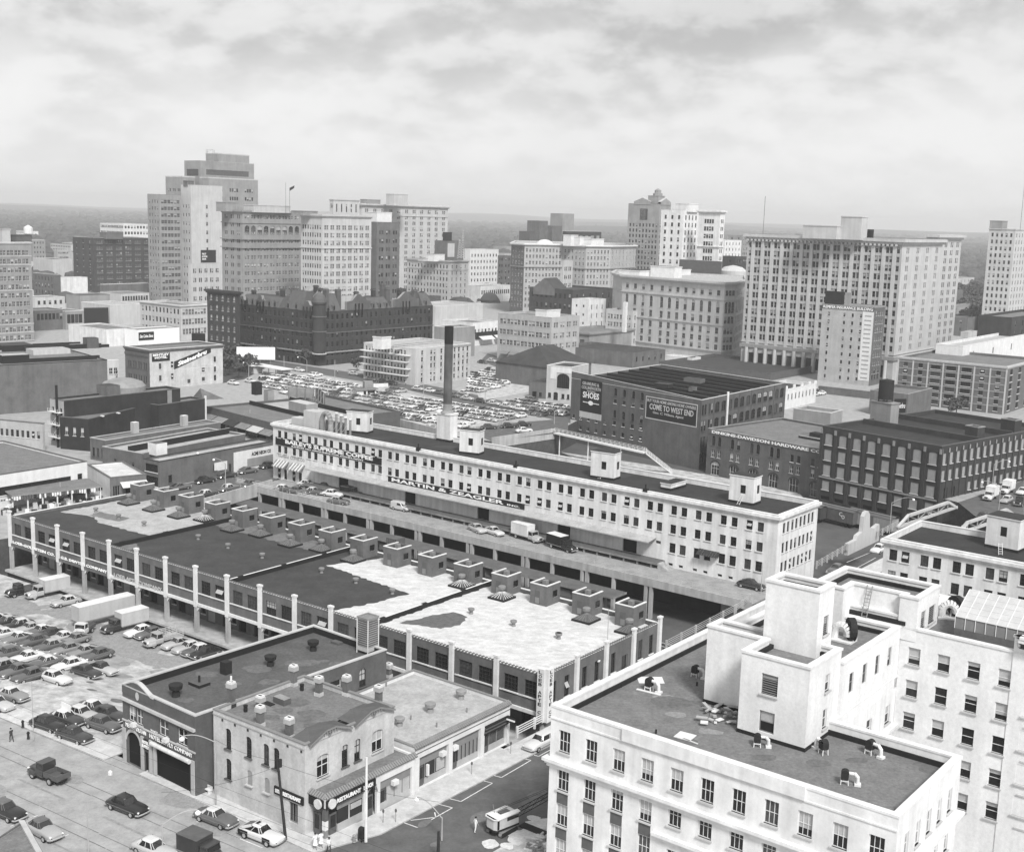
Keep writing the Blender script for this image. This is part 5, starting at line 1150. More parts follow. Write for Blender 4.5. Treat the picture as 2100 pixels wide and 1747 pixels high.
mb=MB();mb.box(T,Lx*.62,Lx-.1,-.12,-.005,.2,h-1.0,'white_paint',nobottom=False);mb.box(T,Lx*.74,Lx-.1,-.3,-.12,.9,2.9,'mid_stone',nobottom=False);mb.build('painted_wall',x3.root)
lettering('ACME NEON CO',lambda x,y,z:T(Lx*.78+x,y-.12,h-2.6+z),Lx*.18,.9,'sign_black',x3.root,fat=.03)
mb=MB();mb.box(T,Lx*.45,Lx*.56,-.12,-.005,1.4,3.4,'coping',nobottom=False);mb.build('notice_board',x3.root)
yc=P(*zd(652,1062),7.0);y1=Bld('store_building','broad low building with white front and long strip windows at the left edge',[mv(yc,0,-70),yc,mv(yc,-34,0),mv(yc,-34,-70)],0,7.0,'white_paint','gravel_roof',ph=.35,cop='sign_grey',shades=.1);y1.root['kind']='thing'
Ly=70;y1.add(0,(Ly-22.5,Ly-4.0,2.6,4.4,'strip'),(Ly-2.4,Ly-1.2,2.9,4.6,'plain'),(Ly-42,Ly-29,2.6,4.4,'strip'),(Ly-60,Ly-46,2.6,4.4,'strip'));y1.finish()
yz=zat(*zd(825,1335),0,zd(820,1185)[1]);y2=bq('small white shop with bright roof and a pale awning',zd(822,1185),zd(657,1085),zd(1078,1148),z1=yz,wall='white_paint',roof='white_roof',ph=.3,cop='grey_brick',shades=0,name='shop')
y2.wm={1:'grey_brick'};y2.add(1,(.6,2.2,.1,2.6,'shop'),(3.4,y2.L(1)-.5,.1,2.4,'hole'));y2.finish();T=y2.T(1);mb=MB();mb.face([T(2.2,-.02,3.3),T(y2.L(1),-.02,3.3),T(y2.L(1),-2.2,2.4),T(2.2,-2.2,2.4)],'awning_pale');mb.build('awning',y2.root)
ms=empty('market_stand',(*P(*zd(300,1400)),0),'open market stand with striped cloths, crates and a dark flat roof','market stand')
pa_,pb2=P(*zd(90,1318),3.4),P(*zd(770,1245),3.4);ma=math.atan2(pb2[1]-pa_[1],pb2[0]-pa_[0]);ML_=dist(pa_,pb2);T=fr((*pa_,0),ma)
mb=MB();mb.box(T,0,ML_,0,9,3.2,3.45,'mid_stone','gravel_roof',nobottom=False);mb.build('roof',ms)
mb=MB()
for k_ in range(7):mb.box(T,k_*ML_/6.2,k_*ML_/6.2+.25,.1,.35,0,3.2,'frame_white')
mb.box(T,0,ML_,8.5,8.8,0,3.2,'sign_grey');mb.build('post',ms)
mb=MB()
for k_ in range(60):u=-12+k_*(ML_+12)/60;mb.box(T,u,u+.35,-.3,-.25,2.3+RND.random()*.4,3.2 if u>0 else 2.9,RND.choice(['sign_white','sign_black','frame_white','sign_grey']),nobottom=False)
mb.build('hanging_cloths',ms,kind='stuff');mb=MB()
for k_ in range(110):u=-11+RND.random()*(ML_+11);v=-3+RND.random()*5;mb.box(fr(T(u,v,0),RND.random()),0,.5+RND.random()*.7,0,.5,0,.4+RND.random()*1.0,RND.choice(['sign_white','pale_stone','sign_black','sign_grey','frame_white']))
mb.build('goods',ms,kind='stuff')
sa_,sb_=P(*zd(1550,650),5.5),P(*zd(2080,785),5.5);aa_=math.atan2(sb_[1]-sa_[1],sb_[0]-sa_[0]);SLn=dist(sa_,sb_);nn_=(-math.sin(aa_),math.cos(aa_));_q=P(*zg0(300,470),5.5);sdp=max(42,(_q[0]-sa_[0])*nn_[0]+(_q[1]-sa_[1])*nn_[1]+5);print('SDP',sdp)
aws=Bld('store_row','row of low stores with sagging awnings left of the white warehouse',[sa_,sb_,(sb_[0]+nn_[0]*sdp,sb_[1]+nn_[1]*sdp),(sa_[0]+nn_[0]*sdp,sa_[1]+nn_[1]*sdp)],0,5.5,'sign_grey','gravel_roof',ph=.5,cop='grey_brick',shades=0)
for i in range(7):aws.add(0,(i*SLn/7+.5,(i+1)*SLn/7-.4,.05,2.7,'hole' if i%2 else 'shop'))
aws.finish();T=aws.T(0)
for i in range(6):
 mb=MB();u=i*SLn/6+.2;mb.face([T(u,-.02,3.6),T(u+SLn/6-.4,-.02,3.6),T(u+SLn/6-.4,-2.4,2.5),T(u,-2.4,2.5)],['awning','mid_stone','awning_dark','awning','pale_stone','awning'][i]);mb.build('awning',aws.root)
mb=MB();
for v in(14,28,43):mb.box(T,.4,SLn-.4,v,v+.4,5.0,6.2,'sign_black')if v<sdp-2 else None
mb.prism([T(1,14.5,0)[:2],T(SLn-1,14.5,0)[:2],T(SLn-1,27.5,0)[:2],T(1,27.5,0)[:2]],5.02,5.02,'pale_roof',sides=False);mb.build('fire_wall',aws.root)
rbox(aws.root,zg0(300,480),5.0,2.4,2.4,4,'sign_black','tar','roof_tank',aa_);rbox(aws.root,zg0(450,560),5.0,2.4,2.2,3.4,'mid_stone','sign_grey','roof_tank',aa_);rbox(aws.root,zg0(750,680),5.0,9,4,3.0,'mid_stone','pale_stone','roof_house',aa_)
def hoard(q0,q1,ztop_y,label,m):
 a,b_=P(*q0,5.0),P(*q1,5.0);d_=ray(q0[0],ztop_y);zt=HC+d_[2]*math.hypot(*a)/math.hypot(d_[0],d_[1]);an=math.atan2(b_[1]-a[1],b_[0]-a[0]);T=fr((*a,0),an);L_=dist(a,b_);e=empty('hoarding',(*a,5),label,'billboard')
 mb=MB();mb.box(T,0,L_,0,.3,5.9,zt,m,nobottom=False);mb.build('panel',e);mb=MB();n=max(3,int(L_/3))
 for k_ in range(n+1):mb.box(T,k_*L_/n-.1,k_*L_/n+.1,-.35,0,5.0,zt,'frame_grey');mb.tube(T(k_*L_/n,-.2,zt-.6),T(k_*L_/n,-2.4,5.0),.06,n=4,m='frame_grey')
 mb.build('frame',e)
hoard(zg0(752,545),zg0(1055,565),zg0(752,392)[1],'large hoarding seen from behind beside the car park, the wider of the pair','grey_metal');hoard(zg0(1085,570),zg0(1180,640),zg0(1085,400)[1],'large dark hoarding turned edgewise, the narrower of the pair','sign_grey')
mb=MB();e1,e2=P(421,1030.6),P(546.9,995)
for a,b_ in((e1,e2),):T=fr((*a,0),math.atan2(b_[1]-a[1],b_[0]-a[0]));mb.box(T,-12,dist(a,b_)+2,-.1,.3,-2,1.0,'concrete',nobottom=False)
mb.build('parapet_wall',None,org=(*e1,0),label='concrete parapet wall along the viaduct street by the parked cars',cat='wall')
def wall2(label,a,b_,h=1.0,w=.4,m='concrete',z0=-2.0,name='parapet_wall'):
 T=fr((*a,0),math.atan2(b_[1]-a[1],b_[0]-a[0]));mb=MB();mb.box(T,0,dist(a,b_),-w/2,w/2,z0,h,m,nobottom=False);return mb.build(name,None,org=(*a,0),label=label,cat='wall')
wall2('concrete parapet on the rim of the big car park above the railway',P(793,858.6),P(897.6,886));wall2('near parapet of the viaduct street ending at the footbridge',P(1008,905),P(1137,886),1.1);wall2('far parapet of the viaduct street beside the big car park',P(960,884),P(1040,868),.9,z0=0);
fb=empty('footbridge',(*P(1137,886),0),'narrow white railed footbridge with long stairs going down beside the shoe warehouse','footbridge')
fa,fb2=P(*zb(140,705)),P(*zb(800,850),-1.0);fc=P(*zb(985,995),-7)
def rails(mb,A,B_,z1,z2,w=1.5):
 d=Vector((B_[0]-A[0],B_[1]-A[1]));n=Vector((-d.y,d.x)).normalized()*w/2
 for s_ in(-1,1):
  a=Vector((A[0]+n.x*s_,A[1]+n.y*s_,z1));b=Vector((B_[0]+n.x*s_,B_[1]+n.y*s_,z2));k=max(3,int(d.length/1.6))
  for h_ in(.4,.75,1.1):mb.tube(a+Vector((0,0,h_)),b+Vector((0,0,h_)),.05,n=4,m='frame_white',cap=False)
  for i in range(k+1):c=a.lerp(b,i/k);mb.tube(c,c+Vector((0,0,1.1)),.05,n=4,m='frame_white',cap=False)
def plank(mb,A,B_,z1,z2,w=1.7,t=.35,m='coping'):
 d=Vector((B_[0]-A[0],B_[1]-A[1]));n=Vector((-d.y,d.x)).normalized()*w/2;q=[(A[0]-n.x,A[1]-n.y,z1),(A[0]+n.x,A[1]+n.y,z1),(B_[0]+n.x,B_[1]+n.y,z2),(B_[0]-n.x,B_[1]-n.y,z2)];lo=[(x,y,z-t)for x,y,z in q]
 mb.face(q,m);mb.face(lo,m)
 for i in range(4):mb.face([q[i],q[(i+1)%4],lo[(i+1)%4],lo[i]],m)
mb=MB();plank(mb,fa,fb2,0,-1.0);mb.build('walkway',fb);mb=MB();plank(mb,fb2,fc,-1.0,-7);mb.build('stairs',fb);mb=MB();rails(mb,fa,fb2,0,-1);rails(mb,fb2,fc,-1,-7);mb.build('railing',fb)
mb=MB()
for t in(.08,.4,.75):mb=MB();p=mixp(fa,fb2,t);mb.tube((*p,-7),(*p,-.4-t),.18,n=6,m='coping');mb.build('column',fb)
sheet('yard',[P(*q,GZ+.01)for q in(zb(200,850),zb(760,930),zb(1240,1010),zb(1900,1140),zb(2000,1250),zb(1500,1300),zb(700,1100))],GZ+.012,'pale_lot')
def truss(label,q0,q1,H=2.5,flip=1):
 a,b_=P(*q0),P(*q1);T=fr((*a,0),math.atan2(b_[1]-a[1],b_[0]-a[0]));L_=dist(a,b_);e=empty('bridge_truss',(*a,0),label,'bridge truss');n=6
 mb=MB();mb.box(T,0,L_,-.25,.25,.2,.75,'pale_stone',nobottom=False);mb.build('bottom_chord',e)
 mb=MB();mb.box(T,L_/n,L_-L_/n,-.35,.35,H-.5,H,'pale_stone',nobottom=False)
 for(x0,z0,x1,z1)in((0,.3,L_/n,H-.2),(L_,.3,L_-L_/n,H-.2)):mb.tube(T(x0,0,z0),T(x1,0,z1),.4,n=4,m='pale_stone')
 mb.build('top_chord',e);mb=MB()
 for k_ in range(1,n):mb.tube(T(k_*L_/n,0,.5),T(k_*L_/n,0,H-.3),.15,n=4,m='mid_stone')
 for k_ in range(1,n-1):mb.tube(T((k_+(k_%2))*L_/n,0,.6),T((k_+1-(k_%2))*L_/n,0,H-.4),.13,n=4,m='mid_stone')
 mb.build('web_member',e)
truss('riveted pony truss on the left side of the bridge street',zc(1090,1285),zc(1480,1150));truss('riveted pony truss on the right side of the bridge street beyond the white warehouse',zc(1480,1330),zc(1860,1200))
def railing(label,q0,q1,z=0.15,h=1.2,m='rail_metal',posts=2.5,bars=4,w=.04,group=None):
 a,b_=(P(*q0,z)if isinstance(q0,tuple)and len(q0)==2 and q0[0]>200 else q0),(P(*q1,z)if q1[0]>200 else q1);T=fr((*a,z),math.atan2(b_[1]-a[1],b_[0]-a[0]));L_=dist(a,b_);mb=MB();n=max(2,int(L_/posts))
 for k_ in range(n+1):mb.box(T,k_*L_/n-.12,k_*L_/n+.12,-.12,.12,-.2,h+.08,'coping' if m!='rail_metal' else m)
 for k_ in range(bars):zz_=h*(k_+1)/bars;mb.tube(T(0,0,zz_),T(L_,0,zz_),w,n=4,m=m,cap=False)
 return mb.build('railing',None,org=(*a,z),label=label,cat='railing')
railing('light metal railing from the little pylon to the near end of the truss',zc(960,1335),zc(1090,1265));railing('metal railing along the bridge between the white warehouse and the pylon',zc(562,1535),zc(762,1418))
railing('white railing on the bridge between shop row and warehouse corner sign',z7(1490,490),z7(1790,335),m='frame_white',posts=4.5,w=.06);railing('railing along the bridge edge between brick warehouse and loading deck',za(1150,1010),za(1700,720),posts=4);railing('railing round the street end of the loading deck',za(1690,730),za(1810,640),posts=3)
py=empty('bridge_pylon',(*P(*zc(850,1385)),0),'stepped curved concrete pylon at the bridge parapet','pylon');a,b_=P(*zc(757,1420)),P(*zc(960,1325));T=fr((*a,0),math.atan2(b_[1]-a[1],b_[0]-a[0]));L_=dist(a,b_);mb=MB()
pr=[(0,1.3),(.25,1.4),(.27,2.2),(.42,2.5),(.44,5.6),(.5,6.4),(.57,6.4),(.63,5.6),(.66,2.8),(.8,2.2),(.98,2.6),(1,1.4)]
fp=[T(0,-.4,-1)]+[T(x*L_,-.4,z)for x,z in pr]+[T(L_,-.4,-1)];bp=[T(0,.4,-1)]+[T(x*L_,.4,z)for x,z in pr]+[T(L_,.4,-1)];mb.face(fp,'pale_stone');mb.face(bp,'pale_stone')
for i in range(len(fp)-1):mb.face([fp[i],fp[i+1],bp[i+1],bp[i]],'pale_stone')
mb.build('wall',py)
# ================================================================== downtown skyline
def rows(z1,z0,top,fh,h):
 out=[];z=z1-top-h
 while z>z0+1.0:out.append(z);z-=fh
 return out
def tower(label,K,xl,xr,d=None,base=None,wall='pale_stone',roof='gravel_roof',lw=None,rw=None,fh=3.7,top=1.6,corn=None,z0=0,ang=52,shades=.3,name='tower',sh=None,limit=96,dl=None,dr=None,bands=(),ph=.9,dep=.3,low=None,finish=True,cop=None):
 if base:X,Y=P(*base);d=math.hypot(X,Y)
 if not dl and xl>K[0]-1:dl=12
 if not dr and xr<K[0]+1:dr=12
 pts,z1=cornerpts(K[0],K[1],d,ang,xl,xr,dl,dr)
 if dist(pts[0],pts[1])>160 or dist(pts[1],pts[2])>160:print('LONG',label,dist(pts[0],pts[1]),dist(pts[1],pts[2]),z1)
 b=Bld(name,label,pts,z0,z1,wall,roof,ph=ph,pt=.5,cop=cop or wall,shades=shades,trim=wall,dep=dep)
 for i,s in((0,lw),(1,rw)):
  if not s:continue
  n,w,h,kind=s[:4];grp=s[4]if len(s)>4 else 1;gap=s[5]if len(s)>5 else .4;m0=s[6]if len(s)>6 else .8
  zs=rows(z1,z0 if low is None else low,top,fh,h)
  b.grid(i,n,w,h,zs,kind,m0=m0,grp=grp,gap=gap)
 if corn:b.cornice(corn[0],corn[1])
 for t,o_ in bands:b.band(z1-t,.5,o_)
 if finish:b.finish(limit)
 return b
def topbox(b,q,w,d,h,m=None,name='penthouse',a=AB,mt='dark_roof',shift=(0,0)):
 """box on a tower roof, left front corner on the bearing of q"""
 X,Y=b.pts[1];dd=math.hypot(X,Y)+2;x,y,z=PD(q[0],q[1],dd);T=fr((x,y,b.z1-b.ph),a);mb=MB();mb.box(T,0,w,0,d,0,h,m or b.wall,mt);mb.ring([T(0,0,0)[:2],T(w,0,0)[:2],T(w,d,0)[:2],T(0,d,0)[:2]],-.1,.2,b.z1-b.ph+h-.4,b.z1-b.ph+h-.1,m or b.wall)
 return mb.build(name,b.root)
aR=P(70,700);az=zat(70,700,0,497);b=Bld('office_building','eleven storey grey office building with paired windows at the left edge',[mv(aR,-.0,-60),aR,mv(aR,-22,0),mv(aR,-22,-60)],0,az,'mid_stone','gravel_roof',ph=.9,cop='pale_stone',shades=.3,trim='pale_stone')
fh_=(az-3)/11;b.grid(0,16,1.25,2.2,[1.0+fh_*i for i in range(11)],'pair',m0=1,grp=2,gap=.35);b.cornice(.5,1.0)
for i in(0,1,2,6,9,10):b.band(.4+fh_*i,.35,.2)
b.finish();topbox(b,(4,470),4,4,6.5,'pale_stone');topbox(b,(34,488),7,5,4,'sign_grey')
mb=MB();X,Y=aR;
mb.lathe((X-4,Y+8,az-.9),[(1.4,4),(2.0,4.4),(2.0,7.2),(.2,8.3)],12,'coping')
for a,c in((-5,7),(-3,7),(-5,9),(-3,9)):mb.tube((X+a,Y+c,az-.9),(X+a,Y+c,az+3.4),.15,n=4,m='sign_grey')
mb.build('water_tank',None,org=(X-4,Y+8,az),label='small pale round water tank on the office building at the left edge',cat='water tank')
b=tower('dark brick loft building with wide windows left of the tall towers',(191.6,488),149,312,base=(192,600),wall='dark_brick',rw=(6,1.5,2.3,'triple',3,.3),lw=(3,1.4,2.2,'steel_small',1),fh=4.2,shades=.15,ph=.7,cop='pale_stone',name='loft_building',bands=((4.6,.3),))
topbox(b,zm1(870,720),14,8,4.5,'grey_brick')
b=tower('white sawtooth roofed factory seen beyond the dark loft building',zm1(1010,635),205,318,d=1250,wall='white_paint',lw=(18,2.2,2.5,'plain'),rw=(10,2.2,2.5,'plain'),fh=5.5,name='factory',limit=60)
b=tower('slender grey office tower with arched top windows, left of the blank slab',(327,399),302,371,d=800,lw=(4,1.0,2.1,'plain'),rw=(3,1.9,2.2,'triple',2,.3),wall='mid_stone',fh=4.05,top=3.2)
b=tower('blank pale slab with single column of windows beside the slender office tower',(391,379.5),371,456,d=812,lw=(3,1.1,2.1,'plain'),rw=(2,1.3,2.3,'plain',1,.4,12),wall='pale_stone',fh=5.3,top=12)
topbox(b,(384,372),5,4,3.5,'grey_brick')
b=tower('low pale annexe with black advertising board on its roof, before the blank slab',(391,541),386,453,d=770,lw=None,rw=(5,.9,2.6,'steel_small',2,.4),wall='pale_stone',fh=5.5,top=3,name='annexe')
X,Y=b.pts[1];Tq=fr((X+3,Y+4,b.z1),AB);signboard('billboard','black rooftop advertising board below the blank slab',lambda x,y,z:Tq(x+2.5,y,z+.5),11,7.5,[('FIRST',.06,.34,.62,.76),('NATIONAL',.06,.42,.42,.56),('BANK',.08,.34,.22,.36)],thick=.4,cat='billboard')
b=tower('setback brick telephone tower, the main middle block of it',(410.8,329.8),377.8,521,d=960,wall='mid_stone',fh=60,top=6,rw=(1,40,4,'louver',1,0,3),lw=(1,14,5,'louver',1,0,2),cop='pale_stone');z_=b.z1
b.root['label']='tallest setback brick tower in the skyline, with stepped flat roofs';
def sub(b,K,xl,xr,d,wall='mid_stone',wins=None,cop='pale_stone',z0=0,name='setback_block',nrow=2):
 pts,z1=cornerpts(K[0],K[1],d,52,xl,xr);mb=MB();wl=[]
 for i in range(4):facade(mb,wl,pts[i],pts[(i+1)%4],z0,z1,grid(dist(pts[i],pts[(i+1)%4]),wins[0],wins[1],wins[2],[z1-wins[3]-k_*wins[4]for k_ in range(nrow)],'plain',grp=wins[5])if wins and i<2 else[],wall,.3)
 mb.prism(pts,z1-.01,z1,wall,'dark_roof',sides=False);mb.ring(pts,-.5,.15,z1,z1+.9,cop);o=mb.build(name,b.root);g=ORG[o.name]
 for w in wl:x=bpy.data.objects.new('window',win_mesh(*w[2:7]));COL.objects.link(x);x.parent=o;x.location=(w[0][0]-g[0],w[0][1]-g[1],w[0][2]-g[2]);x.rotation_euler=(0,0,w[1])
 return o
sub(b,(448,316.5),422,511,972,z0=z_-2)
sub(b,(374,363.8),339.4,400,945,wins=(3,1.4,2,10,9,2))
sub(b,(428,366),410,529,935,wins=(3,1.6,2.6,9,6,4),nrow=3)
mb=MB();X,Y,Z=PD(423,330,960)
for a,c in((0,0),(5,0),(0,4),(5,4)):mb.tube((X+a,Y+c,Z),(X+a,Y+c,Z+8),.15,n=4,m='frame_grey')
for z in(2,5,8):mb.tube((X,Y,Z+z),(X+5,Y,Z+z),.12,n=4,m='frame_grey');mb.tube((X,Y,Z+z-2),(X+5,Y,Z+z),.1,n=4,m='frame_grey')
mb.build('mast',b.root)
b=tower('broad office block with arched bands and projecting courses, before the setback tower',(497.3,431.5),454.6,617.2,d=690,wall='mid_stone',lw=(3,1.0,2.1,'plain',2),rw=(9,1.3,2.1,'pair',2,.5),fh=4.3,top=2.4,corn=(.9,1.4),bands=((6.8,.4),(15.5,.8),(20,.8)),finish=False)
b.ops[1]=[o for o in b.ops[1]if not(b.z1-13<o[2]<b.z1-7)]+[(u,u+3.2,b.z1-12.6,b.z1-8.0,'triple',1.5)for u in cols(b.L(1),9,3.2,.8)];b.finish()
topbox(b,(520,420),26,8,4.0,'pale_stone');topbox(b,(463,422),9,8,5.0,'mid_stone')
fl=empty('flagpole',(*PD(594,430,700)[:2],60),'flagpole with a small dark flag flying above the broad office block','flagpole');X,Y,Z=PD(594,428,700);Zt=PD(594,385,700)[2]
mb=MB();mb.tube((X,Y,b.z1-1),(X,Y,Zt),.12,n=5,m='frame_grey');mb.build('pole',fl);mb=MB();mb.face([(X,Y,Zt-.2),(X+2.6,Y,Zt+1.2),(X+2.4,Y+.3,Zt-.2),(X+.1,Y,Zt-1.8)],'sign_black');mb.build('flag',fl)
X,Y,Z=PD(586,430,705);mb=MB();mb.tube((X,Y,b.z1-1),(X,Y,PD(586,375,705)[2]),.1,n=5,m='frame_grey');mb.build('flagpole',None,org=(X,Y,60),label='bare thin flagpole left of the flag above the broad office block',cat='flagpole')
b=tower('office tower with shaded narrow side and pale front of tall window strips',(661,440),617.2,761.5,d=660,wall='pale_stone',lw=(8,1.1,2.2,'plain'),rw=(8,1.25,2.3,'pair',2,.25),fh=4.0,top=5.5,corn=(.9,1.5),bands=((17.5,.4),));b.root['label']='office tower with plain top band, second of the pair facing the dark hotel'
topbox(b,(622,436),10,9,2.5,'grey_metal')
b=tower('dark brick narrow office slab squeezed between two pale towers',(773,456),761.7,819.8,d=705,wall='grey_brick',rw=(3,1.5,2.3,'plain',2,.5),fh=4.7,top=4.5)
topbox(b,zm2(1120,600),12,7,6.5,'coping')
b=tower('large white office building with deep cornice and roof pavilion',(742,417.5),737,919,d=930,wall='pale_stone',rw=(11,1.5,2.6,'pair',2,.35),fh=4.4,top=3.6,corn=(1.6,2.0),bands=((8.5,.4),),dl=18,cop='coping')
topbox(b,zm2(1260,460),15,8,8.5,'pale_stone');topbox(b,zm2(1040,455),14,7,4,'mid_stone')
b=tower('pale office block with dark vertical slots, behind the plain topped tower',(684,409),676,737,d=880,wall='pale_stone',rw=(5,1.2,5.5,'steel_small',1),lw=(2,1,3,'plain'),fh=9,top=3,corn=(.5,.8))
b=tower('eight storey corner office block with long shaded side of many windows',(921.8,535),834.9,960.6,base=(921,626),wall='pale_brick',lw=(13,1.3,2.5,'plain'),rw=(4,1.4,2.5,'pair',1),fh=4.3,top=3.0,corn=(1.0,1.3),bands=((6.6,.3),),cop='mid_stone')
topbox(b,zm2(1590,915),11,8,5,'coping');topbox(b,zm2(1500,905),8,5,2,'pale_stone')
b=tower('dark brick building with a rooftop advertising panel beside the lattice mast',zm2(1700,775),922,951,d=880,wall='grey_brick',rw=None)
X,Y=b.pts[1];Tq=fr((X,Y,b.z1),AB);mb=MB();mb.box(Tq,0,7,-.4,0,-11,-1.5,'pale_stone',nobottom=False);mb.build('painted_panel',b.root);topbox(b,zm2(1695,770),5,4,7,'sign_black')
def lattice(label,x,yt,yb,d,w=2.2,n=10):
 X,Y,Z0=PD(x,yb,d);Z1=PD(x,yt,d)[2];mb=MB();cs=[(-w,-w),(w,-w),(w,w),(-w,w)]
 for(a,c)in cs:mb.tube((X+a,Y+c,Z0),(X+a*.3,Y+c*.3,Z1),.18,n=4,m='frame_grey')
 for k_ in range(n):
  t,t2=k_/n,(k_+1)/n;z,z2=Z0+(Z1-Z0)*t,Z0+(Z1-Z0)*t2;s,s2=1-.7*t,1-.7*t2
  for i in range(4):a,c=cs[i],cs[(i+1)%4];mb.tube((X+a[0]*s,Y+a[1]*s,z),(X+c[0]*s2,Y+c[1]*s2,z2),.1,n=4,m='frame_white')
 mb.build('lattice_mast',None,org=(X,Y,Z0),label=label,cat='mast')
lattice('open lattice radio mast beside the dark building with the advertising panel',zm2(1797,0)[0],zm2(0,760)[1],zm2(0,915)[1],860,1.6,8);lattice('second open lattice mast, the taller and further right of the two',zm2(1822,0)[0],zm2(0,680)[1],zm2(0,915)[1],865,1.4,12)
b=tower('small bright white office building with rows of little windows, by the lattice masts',zm2(1884,845),958,1022.5,d=1000,wall='white_paint',rw=(9,1.6,2.2,'steel_small'),fh=4.9,top=3.4,dl=15,z0=0)
b=tower('dark narrow building between the bright white one and the curved hotel',zm3(185,535),1021,1049,d=940,wall='grey_brick',lw=(2,1.6,2.2,'plain'),rw=(2,1.6,2.2,'plain'),fh=4.6)
hz=44.0;X,Y,hz=PD(*zm3(345,440),800)
fac=[zm3(*q)for q in((243,437),(345,442),(640,452),(820,470),(1010,478),(1205,462))];dd=(812,800,812,800,812,850)
hp=[PD(q[0],q[1],d_)[:2]for q,d_ in zip(fac,dd)];hp2=hp+[PD(fac[5][0]-20,fac[5][1],900)[:2],PD(fac[0][0]+10,fac[0][1],880)[:2]]
b=Bld('hotel','wide curved pale hotel with bay fronts in the centre of the skyline',hp2,0,hz,'pale_brick','pale_roof',ph=.8,cop='coping',shades=.3,trim='pale_stone')
for i,n in((0,4),(1,11),(2,6),(3,7),(4,7)):b.grid(i,n,1.25,2.2,rows(hz,2,3.0,3.9,2.2),'pair',m0=.6)
b.cornice(1.2,1.2,'coping');b.band(hz-15,.6,.6,'mid_stone');b.wm={0:'grey_brick',1:'pale_brick'};b.finish()
for q,w_,h_,m_ in((zm3(700,445),8,7,'coping'),(zm3(770,440),12,6,'coping'),(zm3(860,445),14,5,'coping')):topbox(b,q,w_,6,h_,m_)
mb=MB();X,Y,Z=PD(*zm3(500,430),815);mb.lathe((X,Y,hz-1),[(5.5,0),(5.3,1.2),(4.3,2.4),(2.5,3.3),(.5,3.6)],20,'coping');mb.build('dome',b.root)
b=tower('white narrow infill building in front of the curved hotel',zm3(645,570),zm3(636,0)[0],zm3(718,0)[0],d=770,wall='pale_stone',rw=(2,1.3,2.4,'sash',2),fh=5,top=4)
for lb,q,x0,x1,m_,d_ in(('small dark block with one white side, leftmost in the cluster behind the curved hotel',zm3(385,348),zm3(303,0)[0],zm3(416,0)[0],'sign_grey',930),('square dark brick lift tower behind the curved hotel',zm3(462,266),zm3(457,0)[0],zm3(525,0)[0],'grey_brick',960),('wide dark brick block behind the curved hotel',zm3(560,305),zm3(420,0)[0],zm3(650,0)[0],'grey_brick',980),('pale square lift tower, highest of the cluster behind the curved hotel',zm3(640,210),zm3(630,0)[0],zm3(727,0)[0],'mid_stone',990)):
 b=tower(lb,q,x0,x1,d=d_,wall=m_,name='building',dl=12 if x1-q[0]>10 and q[0]-x0<6 else None)
b=tower('dark panelled building with white roof edge behind the curved hotel',zm3(665,345),zm3(638,0)[0],zm3(938,0)[0],d=920,wall='dark_brick',cop='coping',rw=(6,4,7,'board'),top=3,fh=9)
b=tower('tall grey hotel tower with gabled parapets and arched top windows',(1353.5,419),1289,1376,d=850,wall='mid_stone',lw=(9,1.3,2.2,'plain'),rw=(5,1.3,2.2,'plain'),fh=3.6,top=13,finish=False)
b.add(0,*[(u,u+2,b.z1-10.5,b.z1-3,'dark_arch',.9)for u in cols(b.L(0)-10,6,2,10,0)]);b.finish();T=b.T(0);mb=MB();LL_=b.L(0)
for a,c,Tq in((LL_*.18,LL_*.72,T),(.5,b.L(1)-.5,b.T(1))):m_=(a+c)/2;z=b.z1-.5;q=[Tq(a,-.3,z),Tq(c,-.3,z),Tq(c,-.3,z+2),Tq(m_,-.3,z+4.5),Tq(a,-.3,z+2)];q2=[Tq(a,2,z),Tq(c,2,z),Tq(c,2,z+2),Tq(m_,2,z+4.5),Tq(a,2,z+2)];mb.face(q,'mid_stone');mb.face(q2,'mid_stone');mb.face([q[2],q2[2],q2[3],q[3]],'pale_stone');mb.face([q[3],q2[3],q2[4],q[4]],'pale_stone')
mb.build('gable',b.root);topbox(b,(1350,408),8,8,6.5,'mid_stone');X,Y,Z=PD(1349,400,860);mb=MB();mb.lathe((X,Y,Z-1),[(3.2,0),(3.2,2),(2.2,2.3),(2.2,4),(.3,5.2)],8,'mid_stone');mb.build('cupola',b.root)
b=tower('white office tower with columns of single dark windows',(1402.7,431.5),1356.5,1433,d=760,wall='limestone',lw=(3,1.5,2.3,'steel_small'),rw=(4,1.5,2.6,'strip'),fh=4.4,top=3);topbox(b,(1412,424),12,9,5,'white_paint')
b=tower('white and grey wing with corniced arcade top, right part of the white tower pair',(1478,432.5),1433,1487,d=745,wall='limestone',lw=(4,1.4,2.4,'steel_small',1,.4,4),rw=(2,1.3,2.3,'plain'),fh=4.3,top=5,corn=(1.2,1.5),bands=((21,.7),));b.wm={}
mz_=zat(*zm3(1890,1335),0,zm3(0,740)[1]);
mp_=[P(*zm3(*q),mz_)for q in((1028,706),(1100,722),(1890,742),(1985,740),(2052,722))];q0=mp_[1];dm=math.hypot(*P(*zm3(1890,1335)))
mp_=[PD(*zm3(1100,722),dm+42)[:2],PD(*zm3(1370,728),dm+26)[:2],PD(*zm3(1890,742),dm)[:2],PD(*zm3(1985,740),dm+6)[:2],PD(*zm3(2052,722),dm+38)[:2]];mp_=[PD(*zm3(1028,706),dm+66)[:2]]+mp_+[PD(*zm3(2040,722),dm+80)[:2],PD(*zm3(1060,706),dm+100)[:2]]
